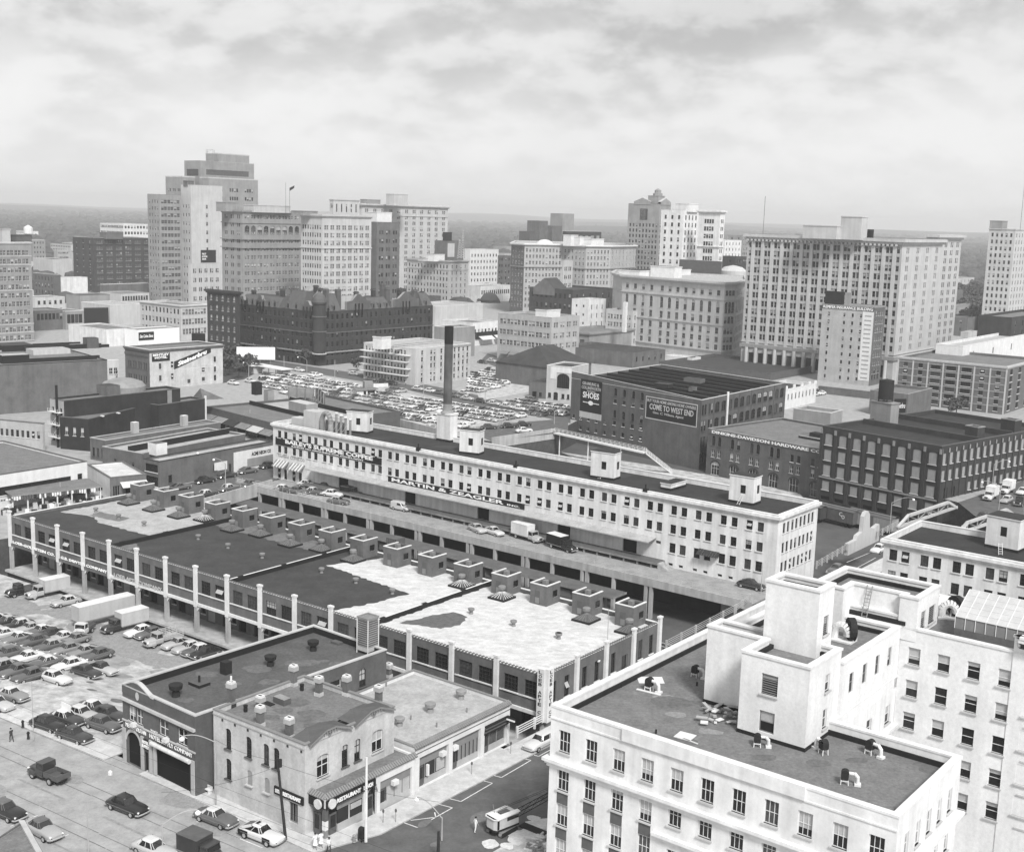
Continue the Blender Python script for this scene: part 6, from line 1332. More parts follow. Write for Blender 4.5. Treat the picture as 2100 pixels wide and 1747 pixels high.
b=Bld('office_building','wide pale office building with arched upper windows and a rounded corner',mp_,0,mz_,'pale_stone','pale_roof',ph=.9,cop='pale_stone',shades=.3,trim='pale_stone')
for i,n in((1,4),(2,8),(3,3),(4,6)):
 L_=b.L(i);b.add(i,*[o for z,h,a in((mz_-6.2,2.4,0),(mz_-14.2,5.2,.9),(mz_-19.0,3.2,0),(mz_-23.8,2.8,0),(mz_-27.6,2.4,0),(mz_-31.2,2.4,0))for o in[((u,u+1.9,z,z+h,'triple',a)if a else(u,u+1.9,z,z+h,'triple'))for u in cols(L_,n,1.9,.8)]],*[(u,u+3.0,.3,mz_-33.2,'shop')for u in cols(L_,max(2,n-1),3.0,.8)]if mz_>36 else[])
b.cornice(1.4,1.6);b.band(mz_-8.2,.5,.4);b.band(mz_-20,.5,.4);b.band(mz_-32,.6,.6);b.finish();topbox(b,zm3(1500,705),7,14,5.5,'coping');topbox(b,zm3(1230,712),50,12,3.0,'white_paint')
nd=math.hypot(*P(1840,783));npts,nz=cornerpts(1852,491.0,nd,52,1534,1934)
b=Bld('office_building','huge pale office building with thirteen bays of dark windows and colonnade at its foot',npts,0,nz,'pale_stone','gravel_roof',ph=.9,cop='mid_stone',shades=.3,trim='pale_stone',dep=.35)
fh_=3.62;zr=[nz-5.8-fh_*i for i in range(12)];nb_=14;L_=b.L(0)
b.grid(0,nb_,1.3,2.45,zr,'sash_grey',m0=3.0,grp=2,gap=.3);b.grid(0,1,1.3,2.3,zr,'sash_grey',m0=.5,m1=L_-2.6);b.grid(0,1,1.3,2.3,zr,'sash_grey',m0=L_-2.6,m1=.5)
zl=zr[-1]-4.6;b.grid(0,nb_,3.2,zl-2.5,[1.2],'strip',m0=3.0)
b.grid(1,4,1.2,2.3,zr,'plain',m0=.8,grp=2,gap=.5);b.wm={0:'pale_brick'};b.cornice(1.6,2.2,'pale_stone');b.dentils(0,nz-2.9,.9,.9,1.1,.9);b.band(zl+1.0,1.4,.6,'mid_stone');b.band(zr[-1]-1.4,.4,.3)
T=b.T(0)
for i in range(nb_+1):u=3.0+(L_-6)*i/nb_;b.mbt.box(T,u-.75,u+.75,-.35,0,zl+2.4,nz-3,'pale_stone');b.mbt.tube(T(u,-.9,.5),T(u,-.9,zl+.9),.75,n=8,m='pale_stone')
b.finish();topbox(b,zm4(760,312),5,15,5.5,'pale_stone');topbox(b,zm4(935,312),6,9,9.5,'pale_stone')
X,Y,Z=PD(*zm4(980,300),nd+10);mb=MB();mb.box(fr((X,Y,b.z1),AA),0,2,0,2,-1,3.5,'sign_black');mb.build('roof_vent',b.root)
X,Y,Z=PD(*zm4(235,285),nd+35);mb=MB();mb.tube((X,Y,b.z1-1),(X,Y,PD(*zm4(248,70),nd+35)[2]),.13,n=5,m='frame_grey');mb.build('flagpole',None,org=(X,Y,b.z1),label='tall bare thin mast on the left end of the huge office building',cat='flagpole')
b=tower('narrower rear wing of the huge office building, at its right',zm4(1480,345),1905,1973,d=nd+62,wall='pale_stone',lw=(2,1.6,2.6,'strip'),rw=(4,1.5,2.3,'plain',2,.5),fh=3.62,top=3.4,corn=(1.6,2.2));
kd=math.hypot(*P(1782,792));kp,kz=cornerpts(1793.5,630.0,kd,52,1687,1816)
b=Bld('office_building','ten storey pale brick insurance building with lettered roof band',kp,0,kz,'pale_brick','gravel_roof',ph=.7,cop='mid_stone',shades=.15);L_=b.L(0)
for f in(.12,.42,.58,.74):b.add(0,*[(f*L_,f*L_+.85,z,z+1.45,'steel_small')for z in[kz-4.6-3.15*i for i in range(9)]])
b.grid(1,4,1.0,2.0,[kz-3.6-3.3*i for i in range(8)],'sash',grp=1);b.grid(1,3,1.2,3.4,[2.5],'dark_arch',arch=.6);b.cornice(.3,.6,'mid_stone');b.wm={1:'grey_brick'};b.finish();T=b.T(0)
mb=MB();mb.box(T,0,L_,-.1,-.002,kz-1.9,kz-.05,'sign_grey',nobottom=False);mb.build('name_band',b.root);lettering('KEMPER INSURANCE BUILDING',lambda x,y,z:T(.5+x,y-.1,kz-1.65+z),L_-1,1.3,'sign_white',b.root,fat=.02)
mb=MB();mb.box(T,L_*.79,L_-.1,-.08,-.002,2,kz-2.1,'coping',nobottom=False)
for k_ in range(15):mb.box(T,L_*.83,L_*.96,-.1,-.08,kz-4-k_*1.75,kz-3.5-k_*1.75,'board_grey',nobottom=False)
mb.build('painted_strip',b.root);X,Y,Z=PD(*zm4(672,848),kd+8);Tq=fr((X,Y,kz),AA);mb=MB();mb.box(Tq,0,8,0,.5,0,5.2,'sign_black',nobottom=False);mb.box(Tq,8.4,11,0,.5,0,5,'mid_stone',nobottom=False);mb.build('roof_sign',b.root)
pd_=math.hypot(*P(2052,850));pp,pz=cornerpts(2065.6,752.4,pd_,52,1843.6,2135)
b=Bld('factory','six storey brick building with pale concrete grid behind the dark boarded warehouse',pp,0,pz,'grey_brick','gravel_roof',ph=.9,cop='pale_stone',shades=.05,trim='mid_stone');L_=b.L(0);nn_b=7;fh_=(pz-1.6)/6
for i in range(nn_b):
 for k_ in range(6):
  u=(i+.5)*L_/nn_b;w_=3.4 if i in(2,3,4)else 1.5
  b.add(0,(u-w_/2,u+w_/2,.9+k_*fh_,.9+k_*fh_+1.9,'strip' if w_>2 else 'steel_small'))
  b.mbt.box(b.T(0),.0,L_,-.1,-.002,(k_+1)*fh_+.0,(k_+1)*fh_+.4,'mid_stone',nobottom=False)if i==0 else None
for i in range(nn_b+1):b.mbt.box(b.T(0),i*L_/nn_b-.25,i*L_/nn_b+.25,-.2,0,0,pz-1,'pale_stone')
b.grid(1,4,3.0,1.9,[.9+k_*fh_ for k_ in range(6)],'strip',m0=.6);b.cornice(.3,.8,'pale_stone');b.finish()
b=tower('white topped roof storey building behind the concrete grid building',zm4(1665,1145),zm4(1470,0)[0],2160,d=pd_+38,wall='white_paint',roof='pale_roof',rw=(5,1.6,2.4,'steel_small',1),fh=60,top=2.6,name='building');b=tower('small round roofed pale building behind the white roof storey',zm4(1700,1045),zm4(1648,0)[0],zm4(1765,0)[0],d=pd_+85,wall='pale_stone',name='building')
b=tower('tall pale tower with bevelled faces cut by the right edge',zm4(2040,305),2029,2150,base=(2060,694),wall='pale_stone',lw=(5,1.2,2.2,'plain'),rw=(12,1.5,2.3,'steel_small',1),fh=3.9,top=2.5,corn=(.4,.8));b.root['label']='tall pale tower cut off by the right edge of the view';topbox(b,zm4(1940,300),10,7,5.5,'mid_stone')
X,Y,Z=PD(*zm4(2078,250),700);mb=MB();mb.tube((X,Y,b.z1-1),(X,Y,Z+30),.13,n=5,m='frame_grey');mb.build('mast',b.root)
b=tower('dark brick block below the tower at the right edge',zm4(2015,940),zm4(2008,0)[0],2160,dl=14,d=pd_+110,wall='dark_brick',rw=(6,1.3,2.4,'dark_arch'),fh=4.2)
b=tower('five storey grey store building with awnings and bus in front',(1131.8,652),1021.6,1189,base=(1130,747.5),wall='pale_brick',lw=(7,1.5,2.2,'pair',2,.3),rw=(4,1.4,2.2,'pair',2,.3),fh=4.6,top=2.2,name='store_building',cop='pale_stone',low=4);T=b.T(0)
for i in range(5):mb=MB();u=b.L(0)*(.1+i*.17);w_=b.L(0)*.15;mb.face([T(u,0,3.8),T(u+w_,0,3.8),T(u+w_,-2.6,2.6),T(u,-2.6,2.6)],'awning_pale' if i==4 else 'awning');mb.build('awning',b.root)
topbox(b,zm3(515,960),10,6,4,'coping')
b=tower('brick building with heavy dark cornice next to the grey store building',zm3(845,1130),1133.7,1299,base=zm3(838,1290),wall='mid_stone',lw=(3,2.6,1.9,'triple',1),fh=4.5,top=3.4,name='building',corn=(.8,1.4));b.wm={1:'grey_brick'}
b=tower('plain white six storey building with a dark downpipe',zm3(838,876),1173,1243,d=math.hypot(*P(1205,705)),wall='limestone',rw=(3,1.2,2.2,'pair',1),lw=(2,1.0,1.2,'plain'),fh=4.3,top=2.6,name='building')
b=tower('pale five storey building left of the arched office building, with shaded left side',zm3(1180,962),1243,1345,base=zm3(1190,1252),wall='pale_stone',lw=(4,1.2,2.2,'pair',2),rw=(6,1.2,2.2,'sash'),fh=3.8,top=2.2,name='building');rbox(b.root,zm3(1118,1125),b.z1-8,1.6,1.6,14,'coping','coping','flue',AB)
b=tower('dark ornate building with central gable and arcaded top behind the plain white building',zm3(720,800),1086,1257,d=math.hypot(*P(1160,690))+70,wall='dark_brick',lw=(9,1.5,3,'dark_arch'),rw=(6,1.5,3,'dark_arch'),fh=6,top=2.5,name='building',roof='dark_roof');T=b.T(0);u=b.L(0)*.35;mb=MB()
q=[T(u-8,-.5,b.z1-4),T(u+8,-.5,b.z1-4),T(u+8,-.5,b.z1),T(u,-.5,b.z1+6),T(u-8,-.5,b.z1)];mb.face(q,'grey_brick');mb.face([q[2],T(u+8,12,b.z1),T(u,12,b.z1+6),q[3]],'dark_roof');mb.face([q[3],T(u,12,b.z1+6),T(u-8,12,b.z1),q[4]],'dark_roof');mb.build('gable',b.root)
b=tower('long low white building with arched openings in front of the curved hotel',zm3(4,770),zm3(-30,0)[0],zm3(236,0)[0],d=900,wall='limestone',rw=(14,1.6,2.8,'dark_arch'),fh=30,top=3,name='building',dl=20)
b=tower('wide pale blank walled building behind the clinic',zm2(1600,1310),zm2(1575,0)[0],zm2(1990,0)[0],d=660,wall='pale_stone',roof='pale_roof',name='building',cop='coping',dl=25);b=tower('white fronted store with dark awnings beside the grey store building',zm2(1905,1445),zm2(1880,0)[0],1023,d=600,wall='white_paint',rw=(7,1.3,2.2,'steel_small',1),fh=30,top=3.2,name='store_building',dl=20)
T=b.T(1);mb=MB();mb.box(T,2,b.L(1),-.6,-.01,3.2,6.5,'sign_black',nobottom=False);mb.build('shop_fascia',b.root);mb=MB();mb.face([T(4,-.6,4.5),T(14,-.6,4.5),T(14,-3.4,3),T(4,-3.4,3)],'awning_pale');mb.face([T(15.5,-.6,4.5),T(24,-.6,4.5),T(24,-3.4,3),T(15.5,-3.4,3)],'awning_pale');mb.build('awning',b.root)
b=tower('grey walled warehouse with pale stripe directly behind the clinic',zm2(1720,1485),zm2(1590,0)[0],zm2(1925,0)[0],d=545,wall='mid_stone',roof='gravel_roof',name='building',cop='coping')
cp,cz_=cornerpts(852.3,715.6,math.hypot(*P(850,791)),52,746,966);b=Bld('clinic','modern pale clinic with long horizontal sunshades, at the edge of the big car park',cp,0,cz_,'pale_stone','pale_roof',ph=.7,cop='coping',shades=.3);L_,M_=b.L(0),b.L(1);fh_=(cz_-1)/5
for k_ in range(5):b.add(0,*[(u,u+.9,1.0+k_*fh_,1.0+k_*fh_+1.6,'sash')for u in cols(L_-4,13,.9,.6)]);b.add(1,*[(u,u+1.1,1.0+k_*fh_,1.0+k_*fh_+1.7,'sash')for u in[M_*f for f in(.10,.26,.32,.44,.60,.68,.76,.84,.92)]])
b.finish();T=b.T(0)
for k_ in range(4):mb=MB();z=3.2+k_*fh_;mb.box(T,-.6,L_-3.2+k_%2,-1.6,0,z,z+.22,'coping',nobottom=False);mb.build('sunshade',b.root)
mb=MB();T1=b.T(1);mb.box(T1,M_*.55,M_,-.25,-.002,0,cz_-2.5,'grey_brick',nobottom=False)if False else mb.box(T1,M_*.55,M_+.0,-.1,-.002,cz_-.9,cz_-.2,'mid_stone',nobottom=False);mb.build('band',b.root)
topbox(b,zm2(1160,1565),5,4.5,4.6,'coping');topbox(b,zm2(1265,1535),26,1.0,1.6,'pale_stone','roof_wall')
td=math.hypot(*P(657,751));tp,tz=cornerpts(655,640,td,52,488,888)
b=Bld('hotel','long dark brick hotel with steep roofs, gables and domed corner turret',tp,0,tz,'dark_brick','dark_roof',ph=.5,cop='sign_grey',shades=.15,trim='grey_brick');La,Lb2=b.L(0),b.L(1)
zs_=[tz-3.4-3.7*i for i in range(6)]
for i,n in((0,17),(1,23)):b.grid(i,n,1.15,2.2,zs_,'dark_arch',m0=3,m1=1,arch=.3)
for i in(0,1):b.add(i,*[(u,u+2.6,.4,4.0,'dark_arch',.8)for u in cols(b.L(i),9,2.6,3)])if zs_[-1]>4.5 else None
b.band(tz-9,.35,.3,'grey_brick');b.band(5.0,.5,.6,'mid_stone');b.finish(limit=98)
Tl,Tr=b.T(0),b.T(1)
def steep(T,a,c,h,name='mansard',dm=3.2,m='sign_grey'):
 mb=MB();mb.face([T(a,-.2,tz),T(c,-.2,tz),T(c-.6,dm,tz+h),T(a+.6,dm,tz+h)],m);mb.face([T(a,-.2,tz),T(a+.6,dm,tz+h),T(a+.6,12,tz+h),T(a,14,tz)],m);mb.face([T(c,-.2,tz),T(c,14,tz),T(c-.6,12,tz+h),T(c-.6,dm,tz+h)],m);mb.face([T(a+.6,dm,tz+h),T(c-.6,dm,tz+h),T(c-.6,12,tz+h),T(a+.6,12,tz+h)],'dark_roof')
 n=int((c-a)/3.4)
 for k_ in range(n):u=a+1.2+k_*(c-a-1.6)/max(1,n-.3);mb.box(T,u,u+1.3,-.35,1.6,tz+.3,tz+2.4,'grey_brick','sign_grey');mb.face([T(u-.2,-.45,tz+2.4),T(u+1.5,-.45,tz+2.4),T(u+.65,-.45,tz+3.5)],'grey_brick');mb.face([T(u+.2,-.37,tz+.5),T(u+1.1,-.37,tz+.5),T(u+1.1,-.37,tz+2.1),T(u+.2,-.37,tz+2.1)],'glass')
 mb.build(name,b.root)
def gableT(T,a,c,h,name='gable'):
 mb=MB();m_=(a+c)/2;p=[(a,0),(c,0),(c,h*.55),(c-(c-a)*.22,h*.6),(m_+.8,h),(m_-.8,h),(a+(c-a)*.22,h*.6),(a,h*.55)];f=[T(x,-.3,tz+z)for x,z in p];g=[T(x,1.0,tz+z)for x,z in p];mb.face(f,'red_brick');mb.face(g,'red_brick')
 for i in range(2,8):mb.face([f[i],g[i],g[(i+1)%8],f[(i+1)%8]],'mid_stone')
 for k_ in range(3):u=m_-2.4+k_*2;mb.face([T(u,-.36,tz-2.2),T(u+.9,-.36,tz-2.2),T(u+.9,-.36,tz+h*.4),T(u,-.36,tz+h*.4)],'glass')
 mb.build(name,b.root)
steep(Tl,1,La*.52,4.2);steep(Tl,La*.60,La*.80,7.5);steep(Tr,6,12,7.0);steep(Tr,Lb2*.42,Lb2*.60,4.6);steep(Tr,Lb2*.90,Lb2-.5,5.5)
gableT(Tl,La*.80,La*.92,4);gableT(Tr,Lb2*.22,Lb2*.42,6.5);gableT(Tr,Lb2*.62,Lb2*.86,6.5)
kx,ky=b.pts[1];mb=MB();mb.lathe((kx,ky,4.5),[(2.2,0),(2.6,1.5),(2.6,tz+3.0-4.5),(2.9,tz+3.3-4.5),(2.9,tz+4-4.5)],16,'dark_brick');mb.lathe((kx,ky,tz+4.0),[(2.8,0),(2.6,1.4),(1.9,2.8),(.9,3.6),(.1,4.2)],16,'sign_grey')
for z in(5,14,tz-2):mb.lathe((kx,ky,z),[(3.0,0),(3.0,.4)],16,'pale_stone' if z<6 else 'grey_brick')
mb.build('corner_turret',b.root)
for i,(T_,u,v,h_)in enumerate(((Tl,La*.55,5,8),(Tl,La*.93,5,9),(Tr,Lb2*.20,4,8.5),(Tr,Lb2*.61,3,8.5),(Tr,Lb2*.66,9,10),(Tl,La*.3,8,6),(Tr,Lb2*.88,4,7))):mb=MB();mb.box(T_,u,u+2.2,v,v+1.6,tz-.5,tz+h_,'red_brick','tar');mb.box(T_,u-.2,u+2.4,v-.2,v+1.8,tz+h_-.8,tz+h_-.3,'grey_brick',nobottom=False);mb.build('chimney',b.root)
for T_,u in((Tl,La*.70),(Tl,La*.86)):mb=MB();mb.lathe(T_(u,9,tz+5),[(4.6,0),(4.4,.6),(2,3.6),(.1,4.4)],8,'grey_metal');mb.lathe(T_(u,9,tz-.5),[(2.2,0),(2.2,5.6)],8,'sign_grey');mb.build('roof_pavilion',b.root)
gableT(Tr,Lb2*.01,Lb2*.06,3.5);gableT(Tl,La*.02,La*.10,3.5);gableT(Tl,La*.24,La*.34,4.5)
for T_,u,v,h_ in((Tl,La*.08,4,6),(Tl,La*.42,5,7.5),(Tl,La*.78,7,10),(Tr,Lb2*.09,6,9),(Tr,Lb2*.40,7,7),(Tr,Lb2*.52,5,8),(Tr,Lb2*.80,8,7.5),(Tr,Lb2*.97,5,6)):mb=MB();mb.box(T_,u,u+1.6,v,v+1.4,tz-.5,tz+h_,'dark_brick','tar');mb.box(T_,u-.2,u+1.8,v-.2,v+1.6,tz+h_-.7,tz+h_-.3,'red_brick',nobottom=False);mb.build('chimney',b.root)
mb=MB();mb.box(Tr,Lb2*.25,Lb2*.5,9,12,tz-.5,tz+5.2,'pale_stone','gravel_roof');mb.build('clerestory',b.root)
b2=tower('seven storey dark brick block with pale window frames adjoining the dark hotel',zm1(1950,1190),424.5,492,d=td+22,wall='dark_brick',lw=(5,1.3,2.2,'pair'),rw=(1,1.2,2,'sash'),fh=4.2,top=2.2,corn=(1.0,1.4),name='building',shades=.5)
b=tower('three storey pale corner store building with long grey side',(370.7,627),286.8,425.8,base=(371,699),wall='pale_stone',lw=(11,1.5,2.4,'plain',1),rw=(4,1.4,2.6,'pair',2,.3),fh=4.6,top=1.8,name='store_building',cop='coping',corn=(.5,.8));b.wm={}
def low(label,K,xl,xr,base,wall,rw=None,lw=None,fh=4.4,top=1.6,roof='gravel_roof',cop='coping',dl=None,name='building'):return tower(label,K,xl,xr,base=base,wall=wall,roof=roof,rw=rw,lw=lw,fh=fh,top=top,cop=cop,dl=dl,name=name,ph=.5)
low('arcaded dark brick building beside the office building at the left edge',zm1(285,1345),60,zm1(528,0)[0],zm1(285,1510),'grey_brick',(7,1.6,3.0,'dark_arch',1),dl=15,cop='mid_stone');low('grey columned building between the arcaded one and the dark billboard',zm1(535,1350),zm1(526,0)[0],zm1(685,0)[0],zm1(535,1500),'mid_stone',(4,2,4.5,'strip'),dl=15)
low('pale building with round arched attic behind the arcaded brick one',zm1(285,1240),68,zm1(530,0)[0],zm1(285,1400),'pale_stone',(5,1.5,2.0,'dark_arch'),dl=15);low('blank grey gabled warehouse left of the long roofed sheds',zm1(655,1220),zm1(540,0)[0],zm1(900,0)[0],zm1(655,1360),'mid_stone',roof='dark_roof',cop='grey_brick')
low('bright white striped wall building in the left middle distance',zm1(495,1075),zm1(440,0)[0],zm1(716,0)[0],zm1(495,1250),'limestone',cop='coping');low('pale long warehouse wall further back in the left middle distance',zm1(430,925),zm1(270,0)[0],zm1(592,0)[0],zm1(430,1090),'pale_stone',roof='dark_roof');low('brick building with rows of tiny windows far back left',zm1(470,850),zm1(440,0)[0],zm1(590,0)[0],zm1(470,1000),'pale_brick',(9,1.2,1.6,'plain'));low('stepped grey brick building far back left near the water tank',zm1(265,765),66,zm1(370,0)[0],zm1(265,1000),'mid_stone',(4,1.2,2,'plain'),dl=12)
low('dark open fronted building with two white slanted stripes',zm1(440,1050),zm1(272,0)[0],zm1(495,0)[0],zm1(440,1270),'sign_grey',lw=(6,1.5,2.6,'plain'),cop='pale_stone');low('low pale roofed terrace below the dark loft building',zm1(990,1205),zm1(820,0)[0],zm1(1222,0)[0],zm1(990,1330),'pale_stone',(10,1.4,2.6,'dark_arch'),cop='mid_stone');low('long white sheds in front of the pale corner store',zm1(900,1300),zm1(665,0)[0],zm1(1146,0)[0],zm1(900,1470),'pale_stone',roof='pale_roof')
low('low shops with the white painted parapet facing the square',zm1(870,1500),zm1(560,0)[0],zm1(1127,0)[0],zm1(870,1640),'limestone',cop='coping');b=low('low shops with black shoe store sign and white panels',zm1(1128,1500),zm1(1100,0)[0],zm1(1468,0)[0],zm1(1128,1650),'sign_white',cop='mid_stone',dl=10);T=b.T(1);L_=b.L(1)
signboard('sign_board',None,lambda x,y,z:T(.3+x,y-.05,3.4+z),L_*.36,b.z1-4.6,[('Dan Cohen Shoes',.06,.94,.3,.7,'sign_white',.3)],parent=b.root,thick=.2)
for lb,K,xl,xr,base,wall in(('low brown brick block between the loft building and the pale sheds',zm1(840,1130),zm1(820,0)[0],zm1(1215,0)[0],zm1(840,1290),'grey_brick'),('small pale block below the slender grey tower',zm1(600,870),zm1(560,0)[0],zm1(612,0)[0],zm1(600,1080),'pale_stone')):low(lb,K,xl,xr,base,wall)
X,Y=P(*zm1(690,1480));d_=math.hypot(X,Y);Tq=fr((X,Y,0),rad(30));W_=12;bb=signboard('billboard','large black billboard with white edge standing above the shops at the left',Tq,W_,10,[],thick=1.0,cat='billboard')
b=tower('hip roofed dark hall behind the small car park',zm3(545,1400),zm3(500,0)[0],zm3(860,0)[0],base=zm3(545,1560),wall='grey_brick',roof='dark_roof',name='hall',ph=.2,finish=False,dl=26);b.pt=.2;b.finish();T=b.T(1);L_,D_=b.L(1),26;mb=MB();z=b.z1
r1,r2=T(L_*.35,D_*.5,z+6.5),T(L_*.7,D_*.5,z+6.5);c_4=[T(-.5,-.5,z),T(L_+.5,-.5,z),T(L_+.5,D_,z),T(-.5,D_,z)];mb.face([c_4[0],c_4[1],r2,r1],'dark_roof');mb.face([c_4[1],c_4[2],r2],'dark_roof');mb.face([c_4[2],c_4[3],r1,r2],'dark_roof');mb.face([c_4[3],c_4[0],r1],'dark_roof');mb.build('hip_roof',b.root)
fz=zat(*zm3(520,1647),0,zm3(0,1385)[1]);q0,q1=P(*zm3(508,1640)),P(*zm3(700,1660));ca=math.atan2(q1[1]-q0[1],q1[0]-q0[0]);cn=(-math.sin(ca)*14,math.cos(ca)*14);W_=dist(q0,q1)
b=Bld('hall','pale two storey hall front with large arched window and painted board',[q0,q1,(q1[0]+cn[0],q1[1]+cn[1]),(q0[0]+cn[0],q0[1]+cn[1])],0,fz,'pale_stone','dark_roof',ph=.4,cop='coping',shades=0);b.add(0,(W_*.42,W_*.92,fz*.36,fz*.80,'strip',W_*.16),(W_*.3,W_*.48,.05,2.8,'dark_arch',.5),(W_*.08,W_*.2,.8,2.4,'dark_arch'),(W_*.62,W_*.74,.8,2.4,'dark_arch'),(W_*.84,W_*.94,.8,2.4,'dark_arch'));b.finish();T=b.T(0)
mb=MB();mb.box(T,W_*.16,W_*.4,-.15,-.005,fz*.62,fz*.97,'white_paint',nobottom=False);mb.box(T,W_*.4,W_-.1,-.15,-.005,fz*.82,fz*.97,'white_paint',nobottom=False);mb.build('painted_board',b.root)
q0b=P(*zm3(375,1630));b=Bld('annexe','low dark annexe left of the pale hall front',[q0b,q0,(q0[0]+cn[0],q0[1]+cn[1]),(q0b[0]+cn[0],q0b[1]+cn[1])],0,fz*.48,'grey_brick','dark_roof',ph=.3,cop='sign_grey',shades=0);W_=b.L(0);b.add(0,(W_*.2,W_*.45,.05,2.4,'hole'),(W_*.6,W_*.75,.8,2.2,'dark_arch'));b.finish()
b=tower('long low brick wing with small windows behind the shoe warehouse',zm3(1180,1290),zm3(860,0)[0],zm3(1432,0)[0],base=zm3(1180,1400),wall='grey_brick',roof='dark_roof',rw=(5,1.2,2,'dark_arch'),name='building',dl=40)
b=tower('small white crenellated building right of the shoe warehouse',zc(362,372),zc(350,0)[0],zc(563,0)[0],base=zc(362,500),wall='white_paint',roof='dark_roof',rw=(8,1.0,2.0,'steel_small'),fh=4,top=1.6,name='building',dl=12,cop='coping');T=b.T(1)
mb=MB();[mb.box(T,u,u+1.2,-.1,.4,b.z1,b.z1+1.3,'coping')for u in(0,b.L(1)*.25,b.L(1)*.5,b.L(1)*.75,b.L(1)-1.3)];mb.build('merlon',b.root)
b=tower('low brick building with whitened side wall behind the hardware building',zc(655,525),zc(412,0)[0],zc(735,0)[0],d=math.hypot(*P(*zc(655,700)))+12,wall='mid_stone',roof='pale_roof',name='building',cop='pale_stone')
b=tower('brick wall building with slanted store sign behind the boarded warehouse',zc(1165,400),zc(915,0)[0],zc(1322,0)[0],base=zc(1165,560),wall='grey_brick',roof='gravel_roof',name='building',cop='mid_stone');T=b.T(0);L_=b.L(0);signboard('sign_board',None,lambda x,y,z:T(L_*.66+x,y-.05,b.z1*.2+z+x*.12),L_*.3,b.z1*.55,[('Steinerbru',.04,.96,.3,.7,'sign_white',.2)],parent=b.root,thick=.1)
b=tower('row of low brick arcaded garages before the insurance building',zc(905,385),zc(575,0)[0],zc(915,0)[0],base=zc(905,430),wall='grey_brick',roof='dark_roof',lw=(8,2.2,2.4,'dark_arch'),fh=30,top=1,name='building')
b=tower('low dark flat buildings at the foot of the huge office building',zb(1700,290),zb(900,0)[0],zb(2060,0)[0],base=zb(1700,340),wall='sign_grey',roof='dark_roof',name='building')
b=tower('white low shop roof in front of the arched office building',zb(1140,180),zb(945,0)[0],zb(1200,0)[0],base=zb(1140,225),wall='white_paint',roof='white_roof',name='building')
for lb,q,x0,x1,d_,m_ in(('pale low warehouse with three light windows beyond the huge office building',zm4(1620,870),zm4(1600,0)[0],zm4(1835,0)[0],900,'mid_stone'),('low dark shop row beyond the huge office building',zm4(1700,940),zm4(1640,0)[0],zm4(1830,0)[0],780,'grey_brick'),('pale two storey house among the trees at the far right',zm4(1610,660),zm4(1600,0)[0],zm4(1745,0)[0],1250,'pale_stone'),('small brick block among the trees at the far right',zm4(1625,740),zm4(1610,0)[0],zm4(1670,0)[0],1100,'grey_brick'),('white mid rise block just right of the white tower pair',zm3(1890,415),zm3(1875,0)[0],zm3(2020,0)[0],1000,'limestone'),('dark brick block with white roof left of the huge office building',zm3(1975,545),zm3(1940,0)[0],zm3(2072,0)[0],800,'dark_brick'),('far dark chimney block on the skyline left of the huge office building',zm3(2030,380),zm3(1965,0)[0],zm3(2100,0)[0],1150,'mid_stone'),('wide pale store behind the white tower pair',zm3(1880,600),zm3(1850,0)[0],zm3(1960,0)[0],840,'pale_stone')):
 tower(lb,q,x0,x1,d=d_,wall=m_,rw=(5,1.6,2.2,'plain')if m_!='grey_brick' else None,lw=(2,1.4,2,'plain'),fh=4.4,name='building',dl=15)
X,Y,Z=PD(*zm3(1955,650),700);mb=MB();mb.lathe((X,Y,10),[(7.5,0),(7.5,Z-10),(5,Z-8),(.5,Z-7)],20,'pale_stone');mb.build('round_tank',None,org=(X,Y,0),label='squat pale round tank left of the huge office building',cat='tank')
X,Y,Z=PD(*zm3(1700,570),690);T=fr((X,Y,0),AA);mb=MB();mb.box(T,-13,13,0,.8,8,Z,'sign_grey',nobottom=False);mb.build('billboard',None,org=(X,Y,0),label='dark weathered hoarding in front of the white tower pair',cat='billboard')
names=0
for k_ in range(46):
 x=RND.uniform(-40,2140);d_=RND.uniform(1000,2300);X,Y,_z=PD(x,500,d_);w_,dp,h_=RND.uniform(14,45),RND.uniform(12,30),RND.uniform(5,15);T=fr((X,Y,0),AB if RND.random()<.6 else AA);m_=RND.choice(['pale_stone','mid_stone','limestone','grey_brick','pale_brick','mid_stone']);mb=MB();mb.box(T,0,w_,0,dp,0,h_,m_,RND.choice(['gravel_roof','pale_roof','dark_roof']))
 for j in range(int(w_/3.5)):
  for z in([2,6,10]if h_>12 else[2]):mb.box(T,1+j*3.5,2.6+j*3.5,-.1,0,z,z+1.8,'glass',nobottom=False)
 mb.build('distant_building',None,org=(X,Y,0),label='small flat roofed block far off among the trees towards the horizon',cat='building',group='far off city blocks')
 # ================================================================== vehicles
def loft(mb,secs,m,cap=True):
 n=len(secs[0]);i=len(mb.v);k=mb.slot(m)
 for s_ in secs:mb.v.extend(s_)
 for a in range(len(secs)-1):
  for j in range(n):l=(j+1)%n;mb.f.append((i+a*n+j,i+a*n+l,i+(a+1)*n+l,i+(a+1)*n+j));mb.m.append(k)
 if cap:mb.f.append(tuple(range(i+n-1,i-1,-1)));mb.m.append(k);mb.f.append(tuple(range(i+(len(secs)-1)*n,i+len(secs)*n)));mb.m.append(k)
def bsec(x,w,zb,zt,tum=.92):
 h=[(w*.55,zb),(w*.93,zb+.02),(w,zb+.18),(w*1.0,(zb+zt)/2+.05),(w*.97,zt-.17),(w*.87,zt-.07),(w*.62,zt-.04),(w*.3,zt+.03)]
 return[(x,y,z)for y,z in h]+[(x,-y,z)for y,z in reversed(h)]
